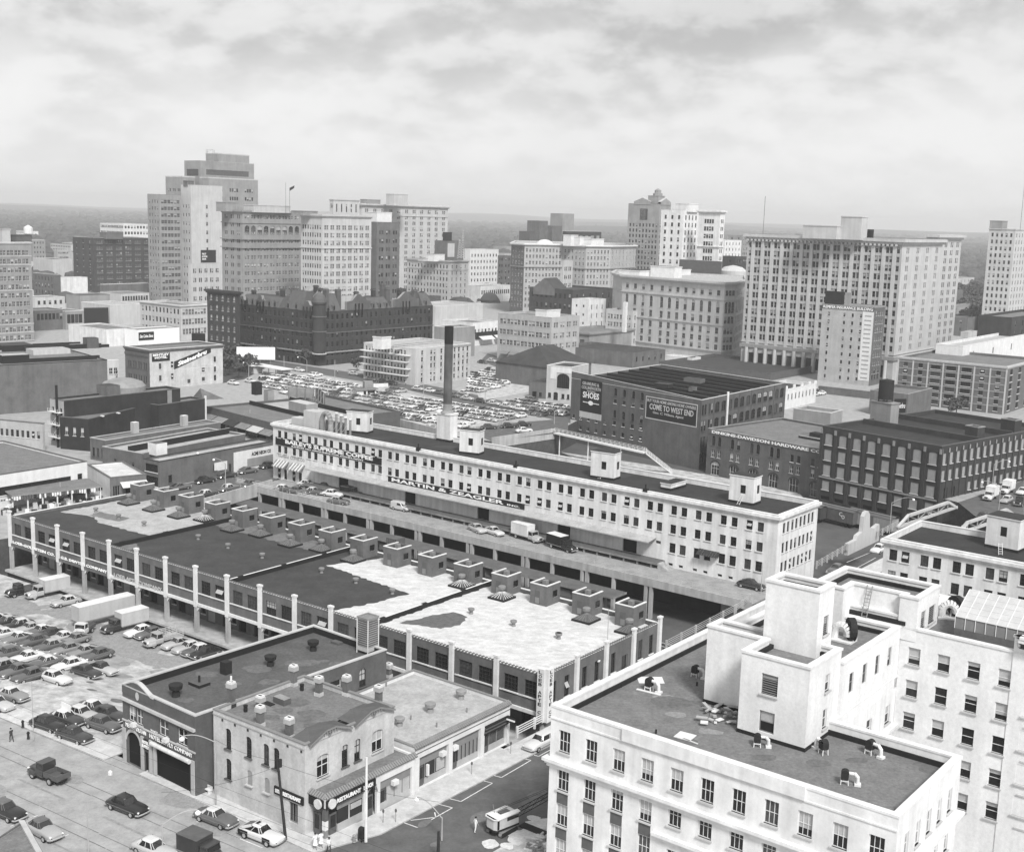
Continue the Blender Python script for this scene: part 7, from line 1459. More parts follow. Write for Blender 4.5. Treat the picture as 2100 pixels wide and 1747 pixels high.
BODY=[(-2.6,.50,.48,.62),(-2.54,.74,.38,.78),(-2.35,.86,.31,.92),(-1.95,.91,.28,1.02),(-1.4,.94,.26,1.07),(-.5,.95,.25,1.07),(.75,.95,.25,1.10),(1.3,.93,.26,1.09),(1.9,.92,.28,1.05),(2.3,.88,.31,.97),(2.5,.78,.38,.84),(2.6,.56,.48,.66)]
GH={'sedan':(-1.6,-1.1,.3,.85),'fastback':(-2.15,-.8,.3,.8),'wagon':(-2.35,-2.1,.35,.85),'coupe':(-1.4,-.85,.25,.75)}
def greenhouse(kind):
 b0,r0,r1,b1=GH[kind];zr=1.56 if kind!='coupe' else 1.50;zb=1.05;g=MB();lo=[(b0,.72),(b0+.25,.80),(b1-.3,.80),(b1,.68)];hi=[(r0-.05,.48),(r0+.15,.64),(r1-.12,.64),(r1+.03,.48)]
 L_=[(x,y,zb)for x,y in lo]+[(x,-y,zb)for x,y in reversed(lo)];H_=[(x,y,zr)for x,y in hi]+[(x,-y,zr)for x,y in reversed(hi)]
 n=8
 for j in range(n):l=(j+1)%n;g.face([L_[j],L_[l],H_[l],H_[j]],'car_glass')
 r=MB();c=[(x*1.0,y*1.02,zr-.01)for x,y,z in H_];t=[((x-(r0+r1)/2)*.93+(r0+r1)/2,y*.88,zr+.08)for x,y,z in H_];t2=[((x-(r0+r1)/2)*.62+(r0+r1)/2,y*.5,zr+.13)for x,y,z in H_]
 for a,b_ in((c,t),(t,t2)):
  for j in range(n):l=(j+1)%n;r.face([a[j],a[l],b_[l],b_[j]],'car_paint')
 r.face(t2,'car_paint')
 for s_ in(1,-1):
  for(p,q,w_)in(((b0+.02,.74*s_,zb),(r0,.52*s_,zr),.08),((b0+.3,.805*s_,zb),(r0+.15,.64*s_,zr),.11 if kind!='wagon' else .04),((b1-.3,.805*s_,zb),(r1-.1,.64*s_,zr),.045),((b1,.69*s_,zb),(r1,.53*s_,zr),.03),(((b0+b1)/2,.81*s_,zb),((r0+r1)/2,.615*s_,zr),.035)):r.tube(p,q,w_,n=4,m='car_paint',cap=False)
 return g,r
def wheel_geo(mb,x,y,r=.35,w=.2):
 s_=1 if y>0 else-1;mb.tube((x,y-s_*w,r),(x,y,r),r,n=14,m='rubber');mb.tube((x,y,r),(x,y+s_*.012,r),r*.62,n=12,m='chrome')
def bumper_geo(mb,x):
 s_=1 if x>0 else-1;p=[(x-s_*.28,.93),(x,.78),(x+s_*.07,.3),(x+s_*.07,-.3),(x,-.78),(x-s_*.28,-.93)]
 for a,b_ in zip(p,p[1:]):mb.tube((a[0],a[1],.47),(b_[0],b_[1],.47),.085,n=5,m='chrome')
M_={}
def mk(key,fn):
 if key not in M_:
  mb=MB();fn(mb);M_[key]=mb.mesh(key.split(':')[0])
  if key=='body:':
   for p in M_[key].polygons:p.use_smooth=p.material_index==0 and len(p.vertices)==4
 return M_[key]
def _body(mb):loft(mb,[bsec(*s_)for s_ in BODY],'car_paint');mb.box(fr((0,0,0),0),2.50,2.58,-.45,.45,.5,.66,'chrome',nobottom=False);mb.box(fr((0,0,0),0),-2.0,2.1,-.965,-.955,.66,.69,'chrome',nobottom=False);mb.box(fr((0,0,0),0),-2.0,2.1,.955,.965,.66,.69,'chrome',nobottom=False)
GHM={k:greenhouse(k)for k in GH}
for k_ in GH:M_['glass:'+k_]=GHM[k_][0].mesh('window_glass');M_['roof:'+k_]=GHM[k_][1].mesh('roof')
def child(name,me,parent,col=None,loc=(0,0,0),rz=0):
 o=bpy.data.objects.new(name,me);COL.objects.link(o);o.parent=parent;o.location=loc
 if rz:o.rotation_euler=(0,0,rz)
 if col is not None:o.color=(col,col,col,1)
 return o
TONES={'white':.60,'pale':.38,'grey':.20,'mid':.10,'dark':.035,'black':.015}
def car(x,y,z,hd,kind='sedan',tone='grey',roof=None,label=None,group=None,cat='car',pitch=0.0,detail=True,sc=1.0):
 e=empty('parked_car',(x,y,z),label,cat,group,rz=rad(hd));e.rotation_euler=(0,pitch,rad(hd));e.scale=(sc,sc,sc);c=TONES[tone]*RND.uniform(.85,1.15);rc=TONES[roof]*RND.uniform(.9,1.05)if roof else c
 child('body',mk('body:',_body),e,c);child('roof',M_['roof:'+kind],e,rc);child('window_glass',M_['glass:'+kind],e)
 for i,(wx,wy)in enumerate(((1.55,.955),(1.55,-.955),(-1.5,.955),(-1.5,-.955))):child('wheel',mk('wheel:%d'%i,lambda mb:wheel_geo(mb,wx,wy)),e)
 for i,bx in enumerate((2.58,-2.58)):child('bumper',mk('bumper:%d'%i,lambda mb:bumper_geo(mb,bx)),e)
 for i,hy in enumerate((.66,-.66)):child('headlight',mk('headlight:%d'%i,lambda mb:mb.tube((2.40,hy,.70),(2.53,hy,.70),.12,n=8,m='sign_white')),e)
 return e
def simple_car_mesh(kind,two):
 mb=MB();_body(mb);g,r=GHM[kind]
 for src,sub_ in((g,None),(r,'white_paint' if two else None)):
  i=len(mb.v);mb.v.extend(src.v)
  for f,m_ in zip(src.f,src.m):nm=src.slots[m_];nm=sub_ if(sub_ and nm=='car_paint')else nm;mb.f.append(tuple(i+a for a in f));mb.m.append(mb.slot(nm))
 for wx,wy in((1.55,.955),(1.55,-.955),(-1.5,.955),(-1.5,-.955)):wheel_geo(mb,wx,wy)
 bumper_geo(mb,2.58);bumper_geo(mb,-2.58);return mb
def nth(i):return['first','second','third','fourth','fifth','sixth','seventh','eighth','ninth','tenth','eleventh','twelfth','thirteenth','fourteenth','fifteenth','sixteenth','seventeenth','eighteenth','nineteenth','twentieth','twenty first','twenty second','twenty third','twenty fourth','twenty fifth','twenty sixth','twenty seventh','twenty eighth','twenty ninth','thirtieth'][i]
def at(q,z=0.0):return(*P(*q,z),z)
for q,hd,kd,tn,rf,lb in(((261,1662),-32,'sedan','black',None,'black sedan driving along the middle of the near street'),((443,1686),-32,'coupe','mid','white','grey coupe with white roof parked beside the restaurant wall'),((316,1752),-32,'sedan','pale','white','pale sedan with white roof cut by the bottom edge'),((12,1672),-32,'sedan','black','mid','dark sedan parked at the left edge beside the painted bay'),((88,1710),-38,'coupe','pale','mid','light car with dark top at the low building in the near left corner'),((1108,1530),232,'wagon','white',None,'white station wagon parked by the shop row kerb'),((1802,1132),232,'sedan','white',None,'white sedan parked on the bridge street next to the right white warehouse'),((1714,1174),232,'sedan','mid',None,'dark grey sedan half hidden behind the office block tower'),((1540,1206),-38,'fastback','black',None,'long black sedan parked at the street end of the loading deck'),((2016,1064),52,'sedan','dark',None,'dark sedan driving over the truss bridge'),((2064,1030),232,'sedan','pale','white','pale sedan beside the two parked delivery trailers'),((2096,1013),232,'sedan','white',None,'light sedan at the right edge beyond the parked trailers'),((2000,1732),235,'fastback','black',None,'dark car among rubble at the foot of the office block rear wing'),((978,1090),-58,'fastback','pale',None,'pale rounded sedan on the loading deck, the one further from the trucks'),((1013,1096),-52,'fastback','white',None,'white rounded sedan on the loading deck just ahead of the box truck')):
 car(*at(q),hd,kd,tn,rf,lb)
tx=car(*at((536,1720)),-32,'fastback','white',None,'two tone taxi with dark rear wings parked at the restaurant corner');tx['category']='taxi';mb=MB();mb.box(fr((0,0,0),0),-.5,-.2,-.25,.25,1.58,1.75,'sign_black');child('roof_sign',mb.mesh('roof_sign'),tx)
for a,b_ in((-2.35,-1.0),(.95,2.0)):
 for y0,y1 in((.952,.962),(-.962,-.952)):mb=MB();mb.box(fr((0,0,0),0),a,b_,y0,y1,.34,.92,'sign_black',nobottom=False);child('dark_wing',mb.mesh('dark_wing'),tx)
for q,hd,kd,tn,rf,lb in(((582,1008),-24,'sedan','dark','white','dark car with white top at the far end of the deck railing'),((611,1012),-24,'sedan','mid',None,'grey car second from the far end of the deck railing'),((643,1013),-28,'coupe','mid','white','grey coupe with gleaming white roof in the deck car cluster'),((631,998),-24,'sedan','white',None,'white car nearest the loading dock in the deck cluster'),((669,1004),-28,'sedan','dark',None,'dark sedan between the white cars and the dock'),((682,1018),-24,'sedan','white',None,'white sedan in the middle of the deck car cluster'),((694,1033),-20,'sedan','mid','pale','grey car behind the white rails, closest to the deck edge')):car(*at(q),hd,kd,tn,rf,lb,'cars parked on the loading deck')
for k_,(x,y)in enumerate(((369,1004),(421,990),(466,979),(508,970),(552,959))):car(*at((x,y)),49,RND.choice(['sedan','fastback']),['mid','black','dark','mid','dark'][k_],None,nth(k_)+' dark car from the left in the line parked below the neon workshop wall','cars along the viaduct street')
for k_,(x,y)in enumerate(((425,1018),(471,1006),(516,997))):car(*at((x,y)),49,'sedan',['dark','mid','mid'][k_],['white','white',None][k_],nth(k_)+' car from the left beside the viaduct parapet','cars along the viaduct street')
for q,hd,kd,tn,rf,lb in(((98,1494),-30,'sedan','black',None,'black sedan at the kerb end of the little car park'),((136,1482),-30,'sedan','dark','white','dark car with pale top in the little car park'),((168,1473),-30,'sedan','pale','white','pale sedan in the middle of the little car park'),((193,1460),-30,'coupe','dark','white','dark coupe with bright white roof at the back of the little car park'),((211,1494),-30,'sedan','mid',None,'mid grey sedan against the hotel supply building side'),((153,1517),-30,'fastback','dark',None,'dark sedan nearest the street in the little car park'),((224,1474),-30,'sedan','dark',None,'dark car half hidden by the hotel supply building')):
 X,Y,Z=Pg(*q);car(X,Y,Z,hd,kd,tn,rf,lb,'cars in the little car park')
lotg='cars in the crowded lot by the brick warehouse'
def crowd(q0,q1,hd,rown,step=2.42,seed=1):
 r=random.Random(seed);a,b_=Pg(*q0),Pg(*q1);L_=dist(a,b_);n=int(L_/step)
 for i in range(n+1):
  p=mixp(a,b_,i/max(1,n));z=zlot(*p);tn=r.choice(['dark','mid','mid','grey','pale','dark','mid','white','black']);rf=r.choice([None,None,None,'white','pale'])
  nm={'dark':'dark','mid':'dark grey','grey':'grey','pale':'pale','white':'white','black':'black'}[tn];car(p[0]+r.uniform(-.2,.2),p[1]+r.uniform(-.4,.4),z,hd+r.uniform(-3,3),r.choice(['sedan','fastback','sedan','coupe']),tn,rf,'%s car, %s from the right end of the %s row in the crowded lot'%(nm,nth(n-i),rown),lotg)
crowd((-30,1270),(152,1320),232,'back',seed=3);crowd((-30,1302),(204,1350),232,'second',seed=5);crowd((-30,1342),(140,1372),232,'third',seed=8);crowd((-30,1368),(66,1392),232,'front',seed=9)
for q,hd,kd,tn,rf,lb in(((113,1398),-30,'sedan','white',None,'white sedan turned sideways at the open end of the crowded lot'),((177,1386),-30,'fastback','dark',None,'dark rounded sedan parked across the end of the crowded lot rows'),((210,1380),-30,'fastback','pale','dark','pale car with dark roof, furthest right in the crowded lot'),((25,1433),-30,'coupe','grey','white','grey coupe with white roof alone by the lot drive'),((-6,1452),-30,'sedan','pale',None,'pale car cut by the left edge by the lot drive')):
 X,Y,Z=Pg(*q);car(X,Y,Z,hd,kd,tn,rf,lb,lotg)
for q,tn,rf,kd,lb in(((136,1240),'pale','white','sedan','pale sedan parked between the box truck and the long trailer'),((287,1302),'white',None,'sedan','white sedan backed to the dock right of the dark cabbed truck'),((309,1306),'mid',None,'sedan','dark grey car between the white sedan and the stake truck'),((364,1327),'pale',None,'fastback','pale sedan right of the stake truck'),((386,1335),'pale','white','sedan','second pale sedan right of the stake truck, with white top'),((405,1341),'mid','white','sedan','grey car with white top near the corner of the roof'),((422,1346),'black',None,'sedan','black car last in line against the hotel supply building')):
 X,Y,Z=Pg(*q);car(X,Y,Z,229,kd,tn,rf,lb,'vehicles backed up to the dock')
TI=fr((0,0,0),0)
def truck(q,hd,label,L_=7.0,kind='box',cab='pale',box='white_paint',bh=2.3,group=None,zf=None,cat='truck',name='truck',text=None,lid='white_paint'):
 X,Y,Z=Pg(*q)if zf is None else(*P(*q,zf),zf);e=empty(name,(X,Y,Z),label,cat,group,rz=rad(hd));c=TONES[cab];h=L_/2;fx=h
 mb=MB();loft(mb,[bsec(fx-.02,.55,.55,1.15),bsec(fx-.35,.62,.5,1.32),bsec(fx-1.5,.80,.5,1.38),bsec(fx-1.52,.92,.5,1.40),bsec(fx-2.75,.95,.5,1.40)],'car_paint')
 for s_ in(-1,1):loft(mb,[[(x,s_*.62+y*.0+s_*w_*yy,zz_)for yy,zz_ in((0,.5),(1,.5),(1,.8),(.8,.98),(0,1.0))]for x,w_ in((fx-.1,.25),(fx-.6,.42),(fx-1.4,.42),(fx-1.6,.2))],'car_paint')
 mb.box(TI,fx-2.75,fx-1.62,-.86,.86,2.02,2.14,'car_paint');[mb.tube((fx-1.6 if x else fx-2.72,s_*.85,1.4),(fx-1.75 if x else fx-2.72,s_*.82,2.05),.06,n=4,m='car_paint')for s_ in(-1,1)for x in(0,1)]
 mb.box(TI,fx-2.76,fx-2.70,-.84,.84,1.4,2.02,'car_paint');child('cab',mb.mesh('cab'),e,c)
 mb=MB();a=[(fx-1.62,.84,1.38),(fx-1.62,-.84,1.38),(fx-1.78,-.80,2.03),(fx-1.78,.80,2.03)];mb.face(a,'car_glass');[mb.face([(fx-1.66,s_*.86,1.4),(fx-2.65,s_*.87,1.4),(fx-2.65,s_*.83,2.02),(fx-1.8,s_*.82,2.02)],'car_glass')for s_ in(-1,1)];child('window_glass',mb.mesh('window_glass'),e)
 mb=MB();mb.box(TI,-h,fx-.3,-.45,.45,.45,.75,'rubber',nobottom=False);child('chassis',mb.mesh('chassis'),e)
 bx0,bx1=-h,fx-2.85;mb=MB()
 if kind=='box':mb.box(TI,bx0,bx1,-1.1,1.1,.85,.85+bh,box,nobottom=False);mb.box(TI,bx0-.02,bx1+.02,-1.12,1.12,.85+bh-.12,.85+bh,box);mb.box(TI,bx0-.02,bx1+.02,-1.12,1.12,.85+bh,.85+bh+.04,lid);mb.box(TI,bx0-.02,bx1+.02,-1.13,1.13,.8,.95,'frame_grey')
 elif kind=='stake':
  mb.box(TI,bx0,bx1,-1.05,1.05,.85,.98,'pale_brick',nobottom=False)
  for s_ in(-1.02,1.0):
   for k_ in range(6):mb.box(TI,bx0+k_*(bx1-bx0)/5.3,bx0+k_*(bx1-bx0)/5.3+.07,s_,s_+.05,.98,2.1,'pale_stone')
   for z in(1.2,1.5,1.8,2.05):mb.box(TI,bx0,bx1,s_,s_+.05,z,z+.1,'pale_stone',nobottom=False)
 else:
  mb.box(TI,bx0,bx1,-.9,.9,.7,.8,box,nobottom=False);[mb.box(TI,bx0,bx1,s_,s_+.06,.8,1.3,box)for s_ in(-.92,.86)];mb.box(TI,bx0,bx0+.06,-.9,.9,.8,1.3,box);mb.box(TI,bx1-.1,bx1,-.9,.9,.8,1.7 if kind=='tall' else 1.3,box)
 b_=child('cargo_box' if kind=='box' else 'cargo_bed',mb.mesh('cargo_box'),e)
 if text:
  T2=fr((X,Y,Z),rad(hd));o=lettering(text,lambda x,y,z:(bx0+.6+x,-1.12+y,.85+bh*.45+z),(bx1-bx0)*.62,bh*.2,'sign_grey',None,thick=.02);o.parent=b_;o.location=(0,0,0)
 for wx in(fx-1.0,-h+1.3):
  for s_ in(-1,1):mb=MB();wheel_geo(mb,wx,s_*.98,.45,.3);child('wheel',mb.mesh('wheel'),e)
 mb=MB();mb.box(TI,fx-.02,fx+.1,-.85,.85,.5,.68,'chrome',nobottom=False);child('bumper',mb.mesh('bumper'),e)
 for s_ in(-.68,.68):mb=MB();mb.tube((fx-.2,s_,.95),(fx-.02,s_,.95),.13,n=8,m='sign_white');child('headlight',mb.mesh('headlight'),e)
 mb=MB();mb.box(TI,fx-.03,fx+.02,-.4,.4,.72,1.1,'frame_dark',nobottom=False);child('grille',mb.mesh('grille'),e)
 return e
gd='vehicles backed up to the dock'
truck((49,1218),229,'dark long bonnet truck, leftmost of the vehicles at the dock',6.4,'bed','black','sign_grey',group=gd);truck((97,1221),229,'pale box truck second from the left at the dock',7.6,'box','pale','pale_stone',2.2,gd)
truck((255,1290),229,'box truck with dark rounded cab and lettered pale body',7.8,'box','dark','pale_stone',2.2,gd);truck((334,1320),229,'pale stake bed truck among the sedans at the dock',6.4,'stake','pale','pale_stone',2,gd)
truck((1082,1107),-46,'white box delivery truck on the loading deck',7.4,'box','pale','white_paint',2.3,zf=0.0);truck((1153,1127),-48,'dark delivery truck with pale roof, last in line on the loading deck',6.8,'box','black','sign_black',1.9,zf=0.0)
truck((100,1598),148,'dark open pickup truck driving away up the near street',5.2,'bed','dark','sign_grey',zf=0.0,cat='pickup truck',name='pickup_truck');truck((2092,1036),232,'dark pickup truck at the right edge near the trailers',5.2,'bed','black','sign_black',zf=0.0,cat='pickup truck',name='pickup_truck')
truck((722,1018),-32,'dark panel truck at the near end of the deck car cluster',5.4,'box','dark','sign_black',1.35,zf=0.0,cat='van',name='panel_truck',lid='sign_grey');truck((421,1766),-32,'dark square van body cut by the bottom edge',5.6,'box','dark','dark_brick',1.7,zf=0.0,cat='van',name='panel_truck',lid='sign_grey');truck((2030,1024),232,'white delivery trailer truck parked nearer the truss bridge',6.2,'box','white','white_paint',2.2,zf=0.0);truck((2064,1011),232,'white delivery truck parked further from the truss bridge',6.2,'box','white','coping',2.2,zf=0.0)
X,Y=P(823,1046);e=empty('panel_van',(X,Y,0),'pale rounded panel van driving along the loading deck','van',rz=rad(-36));mb=MB();loft(mb,[bsec(*s_)for s_ in[(-2.45,.75,.35,1.5),(-2.3,.9,.3,1.85),(-1.0,.95,.27,1.95),(.2,.93,.27,1.92),(.5,.92,.27,1.8),(1.0,.9,.27,1.1),(2.0,.85,.3,1.0),(2.4,.7,.4,.85)]],'car_paint');child('body',mb.mesh('body'),e,.5)
mb=MB();mb.face([(.53,.72,1.72),(.53,-.72,1.72),(.98,-.78,1.18),(.98,.78,1.18)],'car_glass');[mb.face([(-.5,s_*.965,1.2),(.7,s_*.94,1.2),(.45,s_*.93,1.65),(-.45,s_*.955,1.7)],'car_glass')for s_ in(-1,1)];child('window_glass',mb.mesh('window_glass'),e)
for i in range(4):child('wheel',M_['wheel:%d'%i],e)
for i in range(2):child('bumper',M_['bumper:%d'%i],e,loc=(-.15 if i==0 else .12,0,0))
X,Y,Z=Pg(208,1276);e=empty('trailer_truck',(X,Y,Z),'long pale semi trailer truck, its cab turned towards the street','truck',gd,rz=rad(229));mb=MB();mb.box(TI,-5.6,4.6,-1.2,1.2,1.15,3.75,'pale_stone',nobottom=False);mb.box(TI,-5.6,4.6,-1.2,1.2,3.76,3.8,'white_paint');mb.box(TI,-5.65,4.65,-1.23,1.23,1.1,1.3,'frame_grey')
for k_ in range(14):mb.box(TI,-5.3+k_*.74,-5.26+k_*.74,-1.22,-1.2,1.3,3.7,'mid_stone')
child('trailer',mb.mesh('trailer'),e);mb=MB();mb.box(TI,-5.0,3.5,-.5,.5,.8,1.15,'rubber');[mb.tube((x,y-.15,.5),(x,y+.15,.5),.5,n=12,m='rubber')for x in(-4.6,-3.5)for y in(-1,1)];child('trailer_wheels',mb.mesh('running_gear'),e)
truck((170,1302),262,'white tractor unit of the long trailer, facing the camera',5.2,'bed','white','sign_grey',group=gd)
X,Y=P(1031,771);e=empty('bus',(X,Y,0),'long pale city bus in front of the grey store building','bus',rz=rad(-38));mb=MB();loft(mb,[bsec(*s_)for s_ in[(-5.6,1.1,.4,2.6),(-5.4,1.22,.35,2.85),(5.3,1.22,.35,2.85),(5.6,1.1,.4,2.5)]],'pale_stone');child('body',mb.mesh('body'),e)
mb=MB();[mb.box(TI,-4.9+k_*1.05,-4.1+k_*1.05,s_*1.225-.01,s_*1.225+.01,1.55,2.25,'car_glass',nobottom=False)for k_ in range(10)for s_ in(-1,1)];mb.box(TI,5.5,5.62,-.9,.9,1.5,2.3,'car_glass',nobottom=False);child('window_glass',mb.mesh('window_glass'),e)
for wx in(-3.6,3.4):
 for s_ in(-1,1):mb=MB();wheel_geo(mb,wx,s_*1.24,.5,.3);child('wheel',mb.mesh('wheel'),e)
for k_,(q,lb,tn)in enumerate(((zc(680,1232),'grey railway box car lettered on its side below the boarded warehouse','sign_grey'),(zc(925,1278),'plain ribbed railway box car next to the lettered one','mid_stone'),(zc(470,1200),'railway box car mostly hidden behind the white warehouse corner','dark_brick'))):
 p=P(*q,-6.5);an=math.atan2(bpts[1][1]-bpts[0][1],bpts[1][0]-bpts[0][0]);e=empty('box_car',(*p,GZ),lb,'railway wagon','box cars in the cutting');T=fr((*p,GZ),an);mb=MB();mb.box(T,-6,6,-1.4,1.4,1.1,3.9,tn,nobottom=False)
 for j in range(17):mb.box(T,-6+j*.74,-5.93+j*.74,-1.46,1.46,1.15,3.85,tn)
 mb.build('body',e);mb=MB();mb.face([T(-6.1,-1.5,3.9),T(6.1,-1.5,3.9),T(6.1,0,4.3),T(-6.1,0,4.3)],'sign_grey');mb.face([T(-6.1,1.5,3.9),T(6.1,1.5,3.9),T(6.1,0,4.3),T(-6.1,0,4.3)],'sign_grey');mb.box(T,-6,6,-.3,.3,4.35,4.4,'frame_grey');mb.build('roof',e);mb=MB();mb.box(T,-1.1,1.1,-1.52,-1.47,1.2,3.7,'sign_grey',nobottom=False);mb.build('door',e)
 mb=MB();[mb.tube(T(x,-.9,.45),T(x,.9,.45),.45,n=10,m='rubber')for x in(-4.8,-3.6,3.6,4.8)];mb.box(T,-5.6,5.6,-.9,.9,.75,1.1,'rubber');mb.build('running_gear',e)
 if k_==0:lettering('C',lambda x,y,z:T(2.2+x,-1.54+y,2.6+z),.8,.9,'sign_white',e,thick=.02);lettering('O',lambda x,y,z:T(2.9+x,-1.54+y,2.0+z),.8,.9,'sign_white',e,thick=.02)
def inside(p,poly):
 c=False;n=len(poly)
 for i in range(n):
  a,b_=poly[i],poly[i-1]
  if(a[1]>p[1])!=(b_[1]>p[1])and p[0]<(b_[0]-a[0])*(p[1]-a[1])/(b_[1]-a[1])+a[0]:c=not c
 return c
LOTS=[[(520,786),(545,776),(640,770),(735,788),(722,810),(640,796),(600,812),(560,800)],[(668,808),(700,812),(735,818),(760,806),(800,801),(1000,840),(1078,853),(1050,862),(955,880),(900,878),(800,852),(720,838)],[(966,768),(1012,766),(1062,776),(1040,790),(985,806),(966,806)],[(1030,826),(1085,822),(1168,838),(1168,858),(1095,852)],[(1605,800),(1680,800),(1700,808),(1650,822),(1600,818)]]
cand=[];rr3=random.Random(21)
for li,poly in enumerate(LOTS):
 w_=[P(*q)for q in poly];c=(sum(a[0]for a in w_)/len(w_),sum(a[1]for a in w_)/len(w_))
 rowp=5.5
 for i in range(-22,23):
  for j in range(-60,61):
   p=mv(c,j*2.3,i*rowp)
   if inside(p,w_)and rr3.random()<.95 and not(i%4==3 and li<2):cand.append((math.hypot(*p),p,232 if(i+li)%2 else 52,li))
cand.sort(key=lambda t:t[0]);NEARC=len([o for o in COL.objects if o.name.startswith('parked_car')]);NF=max(0,296-NEARC)
SM={}
for kd in('sedan','fastback','wagon','coupe'):
 for tw in(0,1):SM[(kd,tw)]=simple_car_mesh(kd,tw)
SMm={k:v.mesh('parked_car')for k,v in SM.items()}
rest=MB();wcnt={}
for i,(d_,p,hd,li)in enumerate(cand):
 kd=rr3.choice(['sedan','sedan','fastback','coupe','wagon']);tw=rr3.random()<.3;tn=rr3.choice(['white','pale','pale','white','grey','mid','dark','pale']if li!=3 else['mid','dark','grey','pale'])
 x,y=p[0]+rr3.uniform(-.2,.2),p[1]+rr3.uniform(-.5,.5);a=rad(hd+rr3.uniform(-4,4))
 if i<NF:
  o=bpy.data.objects.new('parked_car',SMm[(kd,tw)]);COL.objects.link(o);o.location=(x,y,.02);o.rotation_euler=(0,0,a);c=TONES[tn]*rr3.uniform(.8,1.2);o.color=(c,c,c,1)
  wh_=['the far end of the big car park','the big car park above the railway','the car park beside the clinic','the small car park before the pale hall','the small lot right of the shoe warehouse'][li]
  tag(o,'%s%s %s in %s'%({'white':'white','pale':'pale','grey':'grey','mid':'dark grey','dark':'dark'}[tn],' white roofed' if tw and tn!='white' else '',{'sedan':'sedan','fastback':'round backed car','wagon':'estate car','coupe':'coupe'}[kd],wh_),'car','cars in '+wh_)
 else:
  T=fr((x,y,.02),a);src=SM[(kd,tw)];k0=len(rest.v);rest.v.extend([T(*v)for v in src.v]);pm={'white':'white_paint','pale':'pale_stone','grey':'grey_brick','mid':'sign_grey','dark':'dark_brick'}[tn]
  for f,m_ in zip(src.f,src.m):nm=src.slots[m_];rest.f.append(tuple(k0+q for q in f));rest.m.append(rest.slot(pm if nm=='car_paint' else nm))
if rest.f:rest.build('parked_cars',None,org=(0,400,0),label='remaining tightly packed cars at the back of the distant car parks',cat='cars',kind='stuff')
print('CARS',NEARC,NF,len(cand))
k_=0
for q,tn in((zg1(350,492),'pale'),(zg1(490,515),'white'),(zg1(600,535),'mid'),(zg1(755,566),'mid'),(zg1(870,540),'pale'),(zg1(905,600),'pale'),(zg1(1060,630),'dark'),(zg1(1205,658),'pale'),(zg1(1350,690),'pale'),(zg1(1495,715),'white'),(zg1(1370,912),'black'),(zg1(1535,895),'black'),(zg1(1545,965),'white'),(zg1(1150,925),'dark'),(zg1(60,428),'black'),(zg0(1895,345),'black'),(zg0(1750,315),'mid'),(zg0(1540,250),'pale'),(zg0(880,205),'white'),(zg0(80,362),'white'),(zg0(285,340),'white'),(zg1(1165,275),'black'),(zg1(1080,190),'dark'),(zg1(1180,175),'pale'),(zg1(1700,760),'dark')):
 o=bpy.data.objects.new('parked_car',SMm[('sedan',1 if tn in('pale',)else 0)]);COL.objects.link(o);X,Y=P(*q);o.location=(X,Y,.02);o.rotation_euler=(0,0,AA if 10>k_ or k_>13 else rad(20));c=TONES[tn];o.color=(c,c,c,1)
 tag(o,['first','second','third','fourth','fifth','sixth','seventh','eighth','ninth','tenth'][k_]+' car from the left along the kerb past the clinic' if k_<10 else['front black car of two on the viaduct street by the footbridge','rear black car of two on the viaduct street by the footbridge','white car on the viaduct street above the near parapet','dark car under the end of the viaduct street behind the lift house','dark car parked left of the clinic doorway','black car at the kerb below the clinic sunshades','dark grey car at the kerb left of the clinic','pale car turning in front of the dark hotel','white car in front of the dark hotel corner','white car left on the road by the painted hotel','second white car on the road by the painted hotel','black car beside the bus','dark car parked at the foot of the white store','pale car parked at the foot of the white store','dark pickup like car at the corner of the hall car park'][k_-10],'car','cars along the far kerbs');k_+=1
 # ================================================================== poles, people, plants and small things
def lamp(q,yt,label,arm=None,z=.15,r=.09,m='lamp_metal',head=True,h=None):
 X,Y=P(*q,z);zt=h if h else zat(q[0],q[1],z,yt);e=empty('street_lamp' if head else 'pole',(X,Y,z),label,'street lamp' if head else 'pole');mb=MB();mb.tube((X,Y,z),(X,Y,zt),r,r*.7,n=8,m=m);mb.build('post',e)
 if arm is not None:
  a,L_=rad(arm[0]),arm[1];mb=MB();n=7;pts=[(X+math.cos(a)*L_*t,Y+math.sin(a)*L_*t,zt-.1+1.0*math.sin(t*math.pi*.62)*L_/3)for t in[i/n for i in range(n+1)]]
  for p,q_ in zip(pts,pts[1:]):mb.tube(p,q_,.05,n=6,m=m)
  mb.build('arm',e);p=pts[-1];mb=MB();mb.lathe((p[0],p[1],p[2]-.55),[(.05,0),(.26,.12),(.3,.3),(.1,.5)],10,'sign_white');mb.build('lamp_shade',e)
 return e
lamp(z5(1890,1215),z5(0,650)[1],'curved arm street lamp at the corner of the restaurant wall',(200,3.4));lamp(z5(1425,1640),z5(0,1370)[1],'curved arm street lamp rising from the bottom edge',(20,3.4));lamp(z5(775,1660),z5(0,1175)[1],'thin bare pole at the bottom of the near street',None,head=False,r=.07)
lamp(z5(295,640),z5(0,120)[1],'tall thin pale pole beside the little car park',None,head=False,r=.06);lamp(z6(1375,1560),z6(0,860)[1],'stout white pole in front of the corner shop',None,head=False,r=.16,m='coping')
lamp(z7(832,1400),z7(0,1200)[1],'curved white arm lamp over the painted bays',(140,3.6));e=lamp(z7(800,1560),z7(0,1320)[1],'thick dark stub pole at the bottom edge near the crane',None,head=False,r=.18,m='wood_pole')
